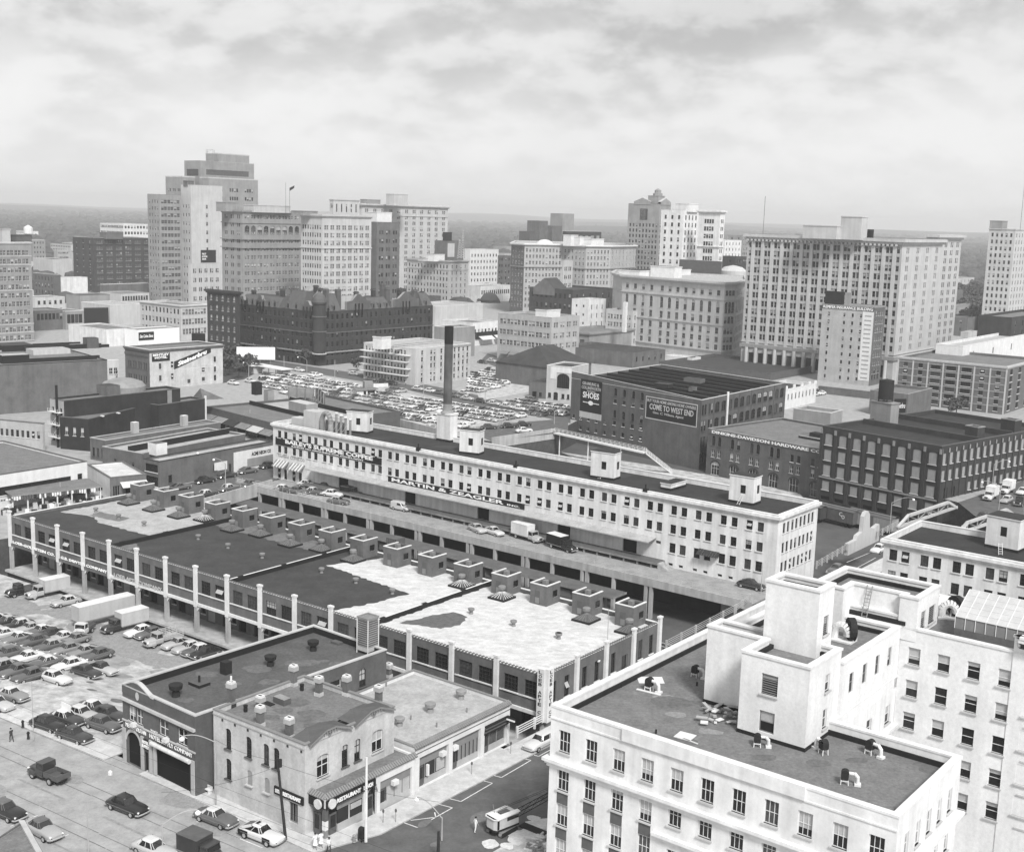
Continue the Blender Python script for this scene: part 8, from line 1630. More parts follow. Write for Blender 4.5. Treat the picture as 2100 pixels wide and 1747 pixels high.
X,Y=P(*z6(710,1540),.15);X2,Y2,Z2=X-.9,Y+.4,zat(*z6(710,1540),.15,z6(0,880)[1]);e=empty('utility_pole',(X,Y,.15),'leaning dark wooden utility pole against the restaurant wall','utility pole');mb=MB();mb.tube((X,Y,.15),(X2,Y2,Z2),.17,.12,n=8,m='wood_pole');mb.build('post',e);mb=MB();mb.tube((X2+.3,Y2-.1,Z2-.9),(X2+.3,Y2-.1,Z2-.1),.2,n=8,m='box_dark');mb.build('transformer',e)
def wire(a,b_,sag,label,r=.014):
 mb=MB();n=10;pts=[(a[0]+(b_[0]-a[0])*t,a[1]+(b_[1]-a[1])*t,a[2]+(b_[2]-a[2])*t-sag*4*t*(1-t))for t in[i/n for i in range(n+1)]]
 for p,q_ in zip(pts,pts[1:]):mb.tube(p,q_,r,n=4,m='box_dark',cap=False)
 mb.build('overhead_wire',None,org=a,label=label,cat='wire')
st1,st2=P(*z7(800,1560),0),P(*z5(1425,1640),0)
wire((X2,Y2,Z2-.6),(*st1,6.0),.5,'sagging wire from the wooden pole to the dark stub pole');wire((X2,Y2,Z2-.9),(*st2,6.5),.5,'sagging wire from the wooden pole to the bottom lamp')
for k_,(dx,dz)in enumerate(((0,0),(.6,-.3),(1.2,.2))):wire((*sst(95,-4-dx*3),7.6+dz),(*sst(-30,-5-dx*3),7.4+dz),.9,['far trolley wire over the near street','middle trolley wire over the near street','nearest trolley wire over the near street'][k_],.011)
wire((X2,Y2,Z2-.3),(*P(*z5(1890,1215)),7.5),.4,'wire from the wooden pole to the corner lamp')
lamp(zc(1040,1310),zc(0,1105)[1],'street lamp at the near end of the truss bridge',(-15,4.2));lamp(zc(1755,1165),zc(0,1010)[1],'street lamp with arm reaching back over the far bridge approach',(160,4.0));lamp(zc(1712,1015),zc(0,855)[1],'street lamp against the side wall of the boarded warehouse',(0,3.6))
lamp(zc(198,1700),zc(0,1500)[1],'thin pale pole by the street end of the loading deck',None,head=False,r=.07);lamp(za(420,1330),za(0,1120)[1],'street lamp in front of the brick warehouse side wall',(-10,3.2));lamp(za(688,960),za(0,700)[1],'thin mast on the side of the brick warehouse roof',None,head=False,r=.05,z=5.6)
for k_,(q,yt,hd_)in enumerate(((zg0(268,345),zg0(0,125)[1],(140,3)),(zg0(972,215),zg0(0,65)[1],(160,4)),(zg0(695,240),zg0(0,15)[1],None),(zg0(1310,330),zg0(0,65)[1],None),(zg0(1925,915),zg0(0,690)[1],None),(zd(1385,1210),zd(0,1020)[1],(20,3)),(zd(1692,1290),zd(0,1075)[1],(160,3)),(zd(1550,760),zd(0,690)[1],(20,4)),(zg1(415,600),zg1(0,420)[1],None),(zg1(1107,640),zg1(0,500)[1],None),(zg1(1565,400),zg1(0,190)[1],None),(zg1(1885,870),zg1(0,720)[1],(180,3)),(zd(1875,830),zd(0,670)[1],None),(zd(455,1370),zd(0,1215)[1],None))):
 lamp(q,yt,['street lamp before the park shelters','curved arm lamp before the dark hotel','tall pale mast between park and dark hotel','tall pale mast in the big car park','stayed white mast behind the nearest roof lift house','street lamp before the neon workshop notice board','street lamp on the viaduct parapet','arched street lamp above the awning stores','thin pole at the kerb right of the clinic','thin pole on the car park street behind the smoke stack','dark pole beside the hip roofed hall','street lamp on the viaduct street by the footbridge','pale pole in front of the awning stores','pole carrying a box sign at the market stand'][k_],hd_,head=hd_ is not None,r=.12,z=0.0)
def thing(name,label,cat,mb,org,group=None):return mb.build(name,None,org=org,label=label,cat=cat,group=group)
for q,lb in((z7(1435,640),'parking meter nearest the bridge end of the shop row'),(z7(1093,820),'parking meter in the middle of the shop row pavement'),(z6(1518,1400),'parking meter in front of the corner shop'),(z6(1622,1395),'thin sign post beside the corner shop parking meter')):
 p=P(*q,.15);mb=MB();mb.tube((*p,.15),(*p,1.3),.035,n=6,m='frame_grey');mb.lathe((*p,1.25),[(.06,0),(.11,.12),(.12,.28),(.05,.4)],8,'sign_grey');thing('parking_meter' if 'meter' in lb.split()[1]else 'sign_post',lb,'parking meter' if 'meter' in lb.split()[1]else 'sign post',mb,(*p,.15))
p=P(*z6(1345,1545),.15);T=fr((*p,.15),AB);mb=MB();mb.box(T,-.33,.33,-.3,.3,.25,1.15,'box_dark',nobottom=False)
for k_ in range(6):a,b_=math.pi*k_/6,math.pi*(k_+1)/6;mb.face([T(-.33*math.cos(a),-.3,1.15+.28*math.sin(a)),T(-.33*math.cos(b_),-.3,1.15+.28*math.sin(b_)),T(-.33*math.cos(b_),.3,1.15+.28*math.sin(b_)),T(-.33*math.cos(a),.3,1.15+.28*math.sin(a))],'box_dark')
mb.face([T(-.33*math.cos(math.pi*i/6),-.3,1.15+.28*math.sin(math.pi*i/6))for i in range(7)],'box_dark');[mb.box(T,x,x+.08,y,y+.08,0,.25,'box_dark')for x in(-.33,.25)for y in(-.3,.22)];thing('mailbox','dark round topped mailbox on the restaurant corner pavement','mailbox',mb,(*p,.15))
p=P(*z6(1278,1560),.15);mb=MB();mb.lathe((*p,.15),[(.2,0),(.15,.05),(.14,.6),(.19,.62),(.16,.75),(.04,.85)],10,'grey_metal');mb.tube((p[0]-.25,p[1],.6),(p[0]+.25,p[1],.6),.07,n=6,m='grey_metal');thing('fire_hydrant','fire hydrant beside the mailbox','hydrant',mb,(*p,.15))
p=P(*z5(965,930),0.15);mb=MB();mb.lathe((*p,0),[(.25,0),(.25,.35),(.1,.5)],8,'coping');thing('bollard','small white bollard at the kerb before the hotel supply building','bollard',mb,(*p,0))
for q,lb in((z5(200,525),'dark hydrant post at the left kerb corner of the little car park'),(z5(248,625),'dark hydrant post near the tall pale pole at the little car park')):
 p=P(*q,.15);mb=MB();mb.lathe((*p,.15),[(.2,0),(.14,.06),(.14,.6),(.2,.62),(.15,.8),(.03,.9)],10,'box_dark');thing('fire_hydrant',lb,'hydrant',mb,(*p,.15))
p=P(*z5(1800,1090),.15);T=fr((*p,.15),AA);mb=MB();mb.box(T,-.9,.9,-.2,.2,.35,.45,'coping',nobottom=False);mb.box(T,-.8,-.6,-.2,.2,0,.35,'coping');mb.box(T,.6,.8,-.2,.2,0,.35,'coping');mb.box(T,-.9,.9,.15,.22,.45,.8,'coping');thing('bench','pale bench at the corner of the hotel supply building','bench',mb,(*p,.15))
p=Pg(*z5(545,470));T=fr((p[0],p[1],1.6),AA);signboard('notice_board','white notice board standing among the cars of the little car park',T,1.9,.9,[],bg='sign_white',thick=.06)
mb=MB();T=fr((p[0],p[1],p[2]),AA);mb.box(T,.1,.2,0,.1,0,3.4,'frame_grey')
c0,c1,c2=P(*z5(215,1345),3.0),P(*z5(380,1640),3.0),P(*z5(-20,1500),3.0);v=Bld('building','corner of a low grey roof with white coping in the near left corner',[(c2[0]-8,c2[1]-14),(c1[0]+.4,c1[1]-8),c1,c0,c2],0,3.0,'pale_brick','gravel_roof',ph=.15,pt=.1,cop='sign_grey',coph=.04);v.finish();mb=MB();mb.prism([c1,c0,(c0[0]-.55,c0[1]-.1),(c1[0]-.55,c1[1]-.1)],2.85,3.1,'pale_stone');mb.build('coping',v.root)
cx0,cy0=P(*z7(1360,1320),0);hd=rad(50);e=empty('excavator_crane',(cx0,cy0,0),'white cabbed crawler crane with long lattice boom in the street','crane',rz=hd);e.scale=(.66,.66,.66);TI0=fr((0,0,0),0)
for s_ in(-1.25,1.25):
 mb=MB();n=16;pr=[]
 for i in range(n):t=2*math.pi*i/n;pr.append(((1.6 if math.cos(t)>0 else-1.6)+.42*math.cos(t),.42+.42*math.sin(t)))
 for i in range(n):a,b_=pr[i],pr[(i+1)%n];mb.face([(a[0],s_-.3,a[1]),(b_[0],s_-.3,b_[1]),(b_[0],s_+.3,b_[1]),(a[0],s_+.3,a[1])],'grey_metal')
 mb.face([(a[0],s_-.3,a[1])for a in pr],'tar');mb.face([(a[0],s_+.3,a[1])for a in pr],'tar')
 for i in range(14):mb.box(TI0,-1.9+i*.28,-1.8+i*.28,s_-.34,s_+.34,.82,.9,'mid_stone',nobottom=False)
 child('track',mb.mesh('track'),e)
a_=rad(-8);mb=MB();T=fr((0,0,0),a_);mb.tube((0,0,.6),(0,0,1.0),.8,n=12,m='tar');fpz=[(-2.6,-.8),(-2.3,-1.35),(1.9,-1.4),(2.3,-1.4),(2.3,1.4),(-2.3,1.35),(-2.6,.8)]
mb.prism([T(x,y,0)[:2]for x,y in fpz],1.0,1.3,'tar',bottom=True);mb.prism([T(x*.97,y*.97,0)[:2]for x,y in fpz],1.3,3.1,'pale_stone');child('house',mb.mesh('house'),e)
mb=MB();q=[(-2.7,-1.0,3.1),(-2.2,-1.5,3.1),(2.4,-1.5,3.3),(2.4,-.8,3.4),(-1.0,-.6,3.35),(-1.0,.7,3.35),(1.8,.9,3.4),(1.8,1.5,3.2),(-2.2,1.5,3.1),(-2.7,1.0,3.1)];mb.face([T(*p)for p in q],'white_paint');mb.face([T(x,y,z-.12)for x,y,z in q],'white_paint')
for i in range(len(q)):a,b_=q[i],q[(i+1)%len(q)];mb.face([T(*a),T(*b_),T(b_[0],b_[1],b_[2]-.12),T(a[0],a[1],a[2]-.12)],'white_paint')
child('roof',mb.mesh('roof'),e);mb=MB();mb.box(T,-.2,2.2,-1.38,-1.34,2.3,2.9,'car_glass',nobottom=False);mb.box(T,-2.2,-1.8,-1.38,-1.34,1.4,2.9,'opening',nobottom=False);mb.box(T,-.6,1.2,-.5,.5,3.1,3.3,'sign_grey');child('cab_window',mb.mesh('cab_window'),e)
mb=MB();bL_=17;up_=.12
for y in(-.45,.45):
 for z in(0,.75):mb.tube(T(2.2,y,1.6+z),T(2.2+bL_,y*.7,1.6+z*.8+bL_*up_),.06,n=5,m='sign_black')
for i in range(20):
 x0,x1=2.2+bL_*i/20,2.2+bL_*(i+1)/20;za0,zb0=1.6+bL_*up_*i/20,1.6+bL_*up_*(i+1)/20
 for y in(-.44,.44):mb.tube(T(x0,y,za0+(.7 if i%2 else 0)),T(x1,y,zb0+(0 if i%2 else .7)),.035,n=4,m='sign_black')
 mb.tube(T(x0,-.44,za0+.7),T(x1,.44,zb0+.7),.035,n=4,m='sign_black')
child('boom',mb.mesh('boom'),e);mb=MB();[mb.tube(T(-.5,y,3.9),T(2.2+bL_*.95,y,2.4+bL_*up_),.025,n=4,m='sign_black')for y in(-.2,.2)];mb.tube(T(-1.2,.5,3.2),T(-1.3,.9,4.6),.05,n=5,m='frame_grey');child('cable',mb.mesh('cable'),e)
p=P(*z7(1715,1365),0);T=fr((*p,.016),AB);mb=MB();mb.box(T,0,1.1,0,3.2,0,.06,'sign_black');thing('steel_plate','dark flat plate on the pale ground in front of the crane','plate',mb,(*p,0))
mb=MB();r_=random.Random(8)
for k_ in range(60):q=P(*z7(1620+r_.random()*150,1390+r_.random()*110),.02);T=fr((*q,.02),r_.random()*3);mb.box(T,0,.2+r_.random()*1.2,0,.1+r_.random()*.3,0,.08+r_.random()*.25,r_.choice(['coping','pale_stone','mid_stone','white_paint']))
mb.build('rubble',None,org=(*P(*z7(1600,1450)),0),label='pale rubble and broken slabs at the foot of the office block',cat='rubble',kind='stuff')
mb=MB()
for k_ in range(50):q=P(*z8(1860+r_.random()*190,700+r_.random()*95),.02);T=fr((*q,.02),r_.random()*3);mb.box(T,0,.3+r_.random()*1.6,0,.1+r_.random()*.5,0,.1+r_.random()*.5,r_.choice(['coping','pale_stone','sign_grey','frame_grey','box_dark']))
mb.build('rubble',None,org=(*P(*z8(1950,760)),0),label='dark and pale building rubble below the rear wing windows',cat='rubble',kind='stuff')
def person(q,label,hd=0,top='cloth_white',legs='cloth_dark',z=.15,stride=.25,h=1.72,skirt=False,gf=Pg):
 if gf is None:X,Y=P(*q,z);Z=z
 else:X,Y=P(*q,z);Z=z
 s_=h/1.72;J=[(0,0,.95),(.0,0,1.15),(.01,0,1.38),(.01,0,1.50),(.03,0,1.56),(.04,0,1.66),(0,.10,.90),(stride*.5,.11,.50),(stride*.6-.05,.11,.08),(stride*.6+.12,.11,.04),(0,-.10,.90),(-stride*.3,-.11,.50),(-stride-.05,-.11,.12),(-stride+.1,-.11,.05),(0,.19,1.40),(-.06,.25,1.13),(.04,.26,.88),(.08,.26,.80),(0,-.19,1.40),(.08,-.25,1.13),(.20,-.24,.92),(.25,-.24,.85)]
 E=[(0,1),(1,2),(2,3),(3,4),(4,5),(0,6),(6,7),(7,8),(8,9),(0,10),(10,11),(11,12),(12,13),(2,14),(14,15),(15,16),(16,17),(2,18),(18,19),(19,20),(20,21)]
 Rr=[.15,.135,.16,.06,.075,.10,.10,.065,.04,.04,.10,.065,.04,.04,.065,.045,.03,.035,.065,.045,.03,.035]
 me=bpy.data.meshes.new('person');me.from_pydata([(a*s_,b_*s_,c*s_)for a,b_,c in J],E,[]);me.update();o=bpy.data.objects.new('tmpp',me);COL.objects.link(o)
 md=o.modifiers.new('s','SKIN');
 for i,r in enumerate(Rr):me.skin_vertices[0].data[i].radius=(r*s_,r*s_*(1.15 if i in(0,1,2)else 1));
 me.skin_vertices[0].data[0].use_root=True
 sb=o.modifiers.new('u','SUBSURF');sb.levels=1;sb.render_levels=1
 dg=bpy.context.evaluated_depsgraph_get();m2=bpy.data.meshes.new_from_object(o.evaluated_get(dg));bpy.data.objects.remove(o);m2.materials.clear()
 for k in('skin',top,legs,'box_dark'):m2.materials.append(MATS[k])
 for p in m2.polygons:
  c=p.center;cz=c.z/s_;arm=abs(c.y)/s_>.2
  p.material_index=3 if cz<.08 else(0 if cz>1.46 or(arm and cz<1.15)else(1 if cz>.93 or(arm and cz>.85)else(2 if not(skirt and cz<.45)else 0)))
 m2.shade_smooth();b_=bpy.data.objects.new('person',m2);COL.objects.link(b_);b_.location=(X,Y,Z);b_.rotation_euler=(0,0,rad(hd));tag(b_,label,'person')
 mb=MB();n=8
 mb.lathe((.03*s_,0,1.62*s_),[(.105,0),(.115,.06),(.08,.13),(.02,.16)],8,'hair_dark');hh=child('hair',mb.mesh('hair'),b_)
 if skirt:mb=MB();mb.lathe((0,0,.5*s_),[(.27,0),(.2,.25),(.15,.5)],10,legs);child('skirt',mb.mesh('skirt'),b_)
 return b_
person(z6(955,1620),'person in a white dress at the restaurant corner, left of a pair',110,'cloth_white','cloth_white',skirt=True,gf=None);person(z6(1003,1605),'person in a pale dress at the restaurant corner, right of a pair',110,'cloth_white','cloth_white',skirt=True,gf=None);person(z6(1068,1655),'person in white shirt and dark trousers walking past the corner shop',-40,'cloth_white','cloth_dark',gf=None)
person(z7(1125,1330),'person in white overalls standing in the road beside the crane',30,'cloth_white','cloth_white',z=.02,stride=.1,gf=None)
person(z5(100,655),'person in dark clothes at the kerb near the left edge',150,'cloth_dark','cloth_dark',z=.02,gf=None)
person(zg1(215,435),'person in a white shirt outside the clinic',0,'cloth_white','cloth_dark',z=0,gf=None);person(zg0(1345,235),'person in pale shirt by the hoarding mast before the dark hotel',0,'cloth_white','cloth_dark',z=0,gf=None);person(zg0(435,250),'person waiting under the park shelter, left of two',0,'cloth_white','cloth_dark',z=0,gf=None);person(zg0(465,255),'person waiting under the park shelter, right of two',0,'cloth_dark','cloth_dark',z=0,gf=None)
def treemesh(seed,h=7,r=3.2,n=420,m='leaf',leaf=.5):
 rr=random.Random(seed);mb=MB();blobs=[]
 for k in range(9):a=rr.uniform(0,6.28);d=rr.uniform(.2,.75)*r;blobs.append((d*math.cos(a),d*math.sin(a),h*rr.uniform(.45,.88),r*rr.uniform(.32,.55)))
 for k in range(n):
  bx_,by_,bz_,br_2=rr.choice(blobs);u=rr.uniform(-1,1);t=rr.uniform(0,6.28);q=math.sqrt(1-u*u);d=br_2*rr.uniform(.7,1.08);c=Vector((bx_+d*q*math.cos(t),by_+d*q*math.sin(t),bz_+d*u*.85));nrm=Vector((q*math.cos(t)+rr.uniform(-.6,.6),q*math.sin(t)+rr.uniform(-.6,.6),u+rr.uniform(-.3,.9))).normalized()
  a=nrm.orthogonal().normalized();b_=nrm.cross(a);s_=leaf*rr.uniform(.6,1.3);mb.face([c+a*s_,c+b_*s_*.7,c-a*s_,c-b_*s_*.7],m)
 tr=MB();tr.tube((0,0,0),(0,0,h*.5),.22*h/7,.12*h/7,n=7,m='bark')
 for bx_,by_,bz_,br_2 in blobs[:5]:tr.tube((0,0,h*.38),(bx_*.8,by_*.8,bz_),.09*h/7,.03,n=5,m='bark')
 return mb.mesh('crown'),tr.mesh('trunk')
TM=[treemesh(s_)for s_ in(1,2,3)]
def tree(q,label,s_=1.0,z=0,group=None,d=None,k=0):
 X,Y=P(*q,z)if d is None else PD(q[0],q[1],d)[:2];e=empty('tree',(X,Y,z),label,'tree',group,rz=RND.uniform(0,6));e.scale=(s_,s_,s_);c,t=TM[k%3];child('crown',c,e);child('trunk',t,e);return e
for k_,(x,y)in enumerate(((1650,640),(1680,700),(1705,620),(1740,690),(1770,640),(1800,720),(1830,660),(1720,760),(1660,590),(1780,770),(1820,600),(1750,585))):q=zm4(x,y);tree(q,'%s large tree in the wooded gap right of the huge office building'%nth(k_),RND.uniform(1.7,2.4),d=1250-(y-585)*2.4,k=k_,group='trees in the gap before the right edge tower')
i=0
for q in((460,752),(470,765),(484,745),(492,762),(500,748),(505,765),(516,757),(478,735),(528,745),(462,772),(548,742),(618,744),(634,748),(490,776)):tree(q,'%s tree counted from the left in the park behind the shelters'%nth(i),RND.uniform(.8,1.15),group='park trees',k=i);i+=1
for q,lb in((zg0(1580,200),'tree at the pavement between dark hotel and clinic'),(zg0(1740,0),'small tree behind the clinic corner')):tree(q,lb,.8,k=2)
tree(zc(1475,560),'leafy tree with pale trunk behind the boarded warehouse',1.15,k=1)
for pa2,pb3,lb in((zd(1682,300),zd(1885,345),'long white flat park shelter roof, the one nearest the painted hotel'),(zd(1880,335),zd(2110,375),'long white flat park shelter roof, the one nearer the dark hotel')):
 a,b_=P(*pa2,3.2),P(*pb3,3.2);e=empty('shelter',(*a,0),lb,'shelter');T=fr((*a,0),math.atan2(b_[1]-a[1],b_[0]-a[0]));L_=dist(a,b_);mb=MB();mb.box(T,0,L_,0,5.5,3.0,3.3,'white_paint',nobottom=False);mb.build('roof',e);mb=MB()
 for k_ in range(5):mb.box(T,1+k_*(L_-2)/4,1.2+k_*(L_-2)/4,1.2,1.4,0,3.0,'frame_grey')
 mb.box(T,L_-5,L_-1,1.5,5,0,3.0,'pale_stone');mb.build('post',e)
a=P(*zg0(1545,175),0);p=P(*zd(1900,212),8);T=fr((*P(*zd(1775,300),3),0),rad(10));hd_=empty('hoarding',T(0,0,0),'white advertising hoarding among the park trees in front of the dark hotel','billboard');mb=MB();mb.box(T,0,15,0,.3,3.2,8.2,'sign_white',nobottom=False);mb.build('panel',hd_);mb=MB();[mb.box(T,x,x+.2,.3,.5,0,8,'frame_grey')for x in(1,5,9,13)];mb.build('frame',hd_)
q0,q1=P(*zg0(1575,530)),P(*zg0(1815,520));T=fr((*q0,0),math.atan2(q1[1]-q0[1],q1[0]-q0[0]));L_=dist(q0,q1);e=empty('kiosk',(*q0,0),'small flat roofed kiosk with white upper walls in the big car park','kiosk');mb=MB();mb.box(T,0,L_,0,4.5,0,.9,'sign_black');mb.box(T,.1,L_-.1,.1,4.4,.9,2.9,'white_paint');mb.build('wall',e);mb=MB();mb.box(T,-.5,L_+.5,-.6,5,2.9,3.15,'mid_stone','gravel_roof',nobottom=False);mb.box(T,L_*.5,L_*.5+3,2,4,3.15,5.4,'mid_stone');mb.box(T,L_*.5+3.2,L_+5,2,2.3,3.3,4.5,'white_paint',nobottom=False);mb.build('roof',e);mb=MB();[mb.box(T,x,x+.9,.04,.1,1.0,2.5,'car_glass',nobottom=False)for x in(L_*.55,L_*.67,L_*.79)];mb.box(T,L_*.35,L_*.48,.04,.1,.1,2.4,'box_dark',nobottom=False);mb.build('window',e)
def road(name,pts,m,z):mb=MB();mb.prism(pts,z,z,m,sides=False);mb.build(name,None,org=(*pts[0],z),kind='structure')
road('street',[P(*q)for q in((636,764),(820,796),(960,830),(1088,850),(1170,868),(1170,858),(1100,838),(960,806),(820,778),(640,752))],'asphalt',.006)
road('street',[P(*q)for q in((390,712),(640,752),(640,766),(470,742))],'asphalt',.007)
road('street',[P(*q)for q in((960,884),(1040,868),(1165,858),(1165,884),(1137,887),(1008,905))],'asphalt',.008)
road('street',[P(*q)for q in((296,1012),(560,950),(600,966),(548,994),(421,1030),(330,1050))],'asphalt',.009)
road('car_park_ground',[P(*q)for q in((500,780),(640,766),(960,832),(1085,852),(955,884),(897,885),(793,857),(700,838))],'pale_lot',.010)
road('car_park_ground',[P(*q)for q in((960,765),(1075,765),(1100,800),(985,822))],'pale_lot',.011)
road('lawn',[P(*q)for q in((456,715),(560,735),(545,755),(500,778),(456,786))],'leaf_far',.012)
road('street',[P(*q)for q in((1965,1030),(2100,985),(2100,1060),(2020,1075))],'asphalt',.013)
road('street',[P(*q)for q in((985,740),(1075,775),(1200,800),(1210,785),(1090,752),(1000,725))],'asphalt',.014)
mb=MB();rr=random.Random(77)
def clump(mb,x,y,z,r,m):
 n=6;i=len(mb.v);k=mb.slot(m);rot=rr.uniform(0,6)
 for(q,zz_)in((1.0,0),(1.05,.35),(.7,.75)):
  for j in range(n):t=rot+6.283*j/n;w_=r*q*rr.uniform(.75,1.2);mb.v.append((x+w_*math.cos(t),y+w_*math.sin(t),z+r*zz_*rr.uniform(.8,1.15)))
 mb.v.append((x,y,z+r*rr.uniform(.85,1.1)))
 for a in range(2):
  for j in range(n):l=(j+1)%n;mb.f.append((i+a*n+j,i+a*n+l,i+(a+1)*n+l,i+(a+1)*n+j));mb.m.append(k)
 for j in range(n):mb.f.append((i+2*n+j,i+2*n+(j+1)%n,i+3*n));mb.m.append(k)
for k_ in range(9500):
 d_=900*(9.0**rr.random())+rr.uniform(-100,300);a=rr.uniform(-.46,.46);r=rr.uniform(4,8)*(1+d_/3500);clump(mb,d_*math.sin(a),d_*math.cos(a),-1,r,'leaf_far')
mb.build('woods',None,org=(0,3000,0),label='mass of trees spreading to the horizon beyond the city',cat='woodland',kind='stuff')
def hill(d_,h,seed,a0=-.6,a1=.6,depth=2500):
 r=random.Random(seed);mb=MB();n=60;ph_=[r.uniform(0,6)for _ in range(4)]
 rowz=[]
 for i in range(n+1):
  a=a0+(a1-a0)*i/n;hh=h*(.55+.25*math.sin(a*9+ph_[0])+.15*math.sin(a*23+ph_[1])+.08*math.sin(a*51+ph_[2]));rowz.append((a,hh))
 for j,(dd,f)in enumerate(((0,0),(.3,.6),(.6,1),(1,.4))):
  for a,hh in rowz:D_=d_+depth*dd;mb.v.append((D_*math.sin(a),D_*math.cos(a),hh*f-1))
 k=mb.slot('leaf_far')
 for j in range(3):
  for i in range(n):mb.f.append((j*(n+1)+i,j*(n+1)+i+1,(j+1)*(n+1)+i+1,(j+1)*(n+1)+i));mb.m.append(k)
 mb.build('hills',None,org=(0,d_,0),kind='structure',smooth=True)
hill(4200,28,1);hill(7000,48,2);hill(9500,75,3,depth=4300)
def ringsec(r0,r1,a0=-.7,a1=.7,n=24):return[(r0*math.sin(a0+(a1-a0)*i/n),r0*math.cos(a0+(a1-a0)*i/n))for i in range(n+1)]+[(r1*math.sin(a1-(a1-a0)*i/n),r1*math.cos(a1-(a1-a0)*i/n))for i in range(n+1)]
road('countryside',ringsec(1150,14400,-.5,.5),'leaf_far',.03)
# ================================================================== wear on the ground
def stains(name,n,fn,m,r0,r1,seed,dz=.018,ang=None,asp=1.0):
 r=random.Random(seed);mb=MB()
 for _ in range(n):
  X,Y=fn(r);rad_=r.uniform(r0,r1);a0=r.uniform(0,6.28)if ang is None else ang;k=14;pts=[]
  jit=[r.uniform(.6,1.25)for _ in range(k)];jit=[(jit[i-1]+jit[i])/2 for i in range(k)]
  for i in range(k):
   t=6.283*i/k;u,v=math.cos(t)*rad_*asp*jit[i],math.sin(t)*rad_*jit[i];x,y=X+u*math.cos(a0)-v*math.sin(a0),Y+u*math.sin(a0)+v*math.cos(a0);pts.append((x,y,zlot(x,y)+dz+.0004*_))
  mb.face(pts,m)
 mb.build(name,None,org=(0,120,0),kind='structure')
mat('stain_dark',.17,.12,9,fine=.2);mat('stain_mid',.29,.22,9,fine=.2);mat('stain_pale',.62,.5,9,fine=.15)
SA=rad(-33.0)
mb=MB()
for off,w_,m_ in((-3.6,.10,'stain_dark'),(-5.1,.10,'stain_dark'),(-9.9,.1,'stain_dark'),(-11.4,.1,'stain_dark'),(-7.4,.3,'stain_mid'),(-13.9,.3,'stain_mid')):
 x=0
 s0=-10
 while s0<110:
  Ls=RND.uniform(5,13);a=sst(s0,off+RND.uniform(-.05,.05));b_=sst(s0+Ls,off+RND.uniform(-.05,.05));stripe(mb,a,b_,w_*RND.uniform(.7,1.1),.010+.0008*abs(off));[mb.m.__setitem__(-1,mb.slot(m_))];s0+=Ls+(.2 if w_<.2 else RND.uniform(1,7))
mb.build('tyre_marks',None,org=(0,100,0),kind='structure')
stains('lot_stain',60,lambda r:sst(r.uniform(30,112),r.uniform(24,41)),'stain_mid',.5,2.0,5);stains('lot_stain',14,lambda r:sst(r.uniform(30,112),r.uniform(34,42)),'stain_mid',2.0,3.6,6,dz=.010,ang=rad(146),asp=1.9)
stains('lot_stain',22,lambda r:sst(r.uniform(40,112),r.uniform(14,26)),'stain_dark',.4,1.2,7,dz=.03);stains('street_stain',26,lambda r:sst(r.uniform(-8,90),r.uniform(-18,0)),'stain_mid',.4,1.6,9,dz=.02,ang=rad(146),asp=1.8)
stains('pale_patch',18,lambda r:kl(r.uniform(2,20),r.uniform(9.5,13)),'stain_pale',.4,1.5,10,dz=.02);stains('street_stain',16,lambda r:kl(r.uniform(0,60),r.uniform(1,9)),'stain_dark',.3,1.1,12,dz=.02,ang=rad(54),asp=2.0)
mb=MB()
def lotpatch(pts,m,dz):
 k=mb.slot(m);
 n=24;a,b_,c,d=pts;i0=len(mb.v)
 for i in range(n+1):
  for j in range(7):
   p=mixp(mixp(a,b_,i/n),mixp(d,c,i/n),j/6);mb.v.append((p[0],p[1],zlot(*p)+dz))
 for i in range(n):
  for j in range(6):q=i0+i*7+j;mb.f.append((q,q+7,q+8,q+1));mb.m.append(k)
A4=[Pg(*q)[:2]for q in((-40,1478),(282,1352),(200,1318),(-60,1240))]
lotpatch(A4,'worn_street',.008);A5=[Pg(*q)[:2]for q in((-40,1215),(60,1205),(440,1345),(300,1352))]
mb.build('car_park_asphalt',None,org=(0,150,0),kind='structure')
def roofstain(b,n,m,box,z,seed,r0=.5,r1=2.0):
 r=random.Random(seed);P0,P1,P3=b.pts[0],b.pts[1],b.pts[-1]
 for _ in range(n):
  u,v=r.uniform(*box[:2]),r.uniform(*box[2:]);X=P0[0]+(P1[0]-P0[0])*u+(P3[0]-P0[0])*v;Y=P0[1]+(P1[1]-P0[1])*u+(P3[1]-P0[1])*v;rad_=r.uniform(r0,r1);k=12;jit=[r.uniform(.55,1.25)for _ in range(k)];jit=[(jit[i-1]+jit[i])/2 for i in range(k)]
  mb=MB();mb.face([(X+math.cos(6.283*i/k)*rad_*jit[i]*1.5,Y+math.sin(6.283*i/k)*rad_*jit[i],z+.006+.0006*_)for i in range(k)],m);mb.build('roof_patch',b.roof)
mat('roof_pale_patch',.26,.2,9,fine=.25);mat('roof_dark_patch',.05,.035,9,fine=.2);mat('roof_mid_patch',.14,.10,9,fine=.25)
r0_=ZF-1.1;roofstain(main,12,'roof_mid_patch',(.05,.95,.03,.28),r0_,2,.5,1.8);roofstain(main,5,'roof_pale_patch',(.1,.5,.1,.3),r0_,3,.3,.9)
roofstain(wh,16,'roof_dark_patch',(.03,.97,.15,.85),WZ-.9,4,.6,2.2);roofstain(met,8,'roof_mid_patch',(.15,.85,.1,.9),MZ-.3-.8,5,.5,1.6);roofstain(sr,8,'pale_roof',(.1,.9,.1,.9),SZ-.45,6,.5,1.5);roofstain(res_,6,'roof_mid_patch',(.15,.85,.15,.85),RZ2-.5,7,.4,1.3)
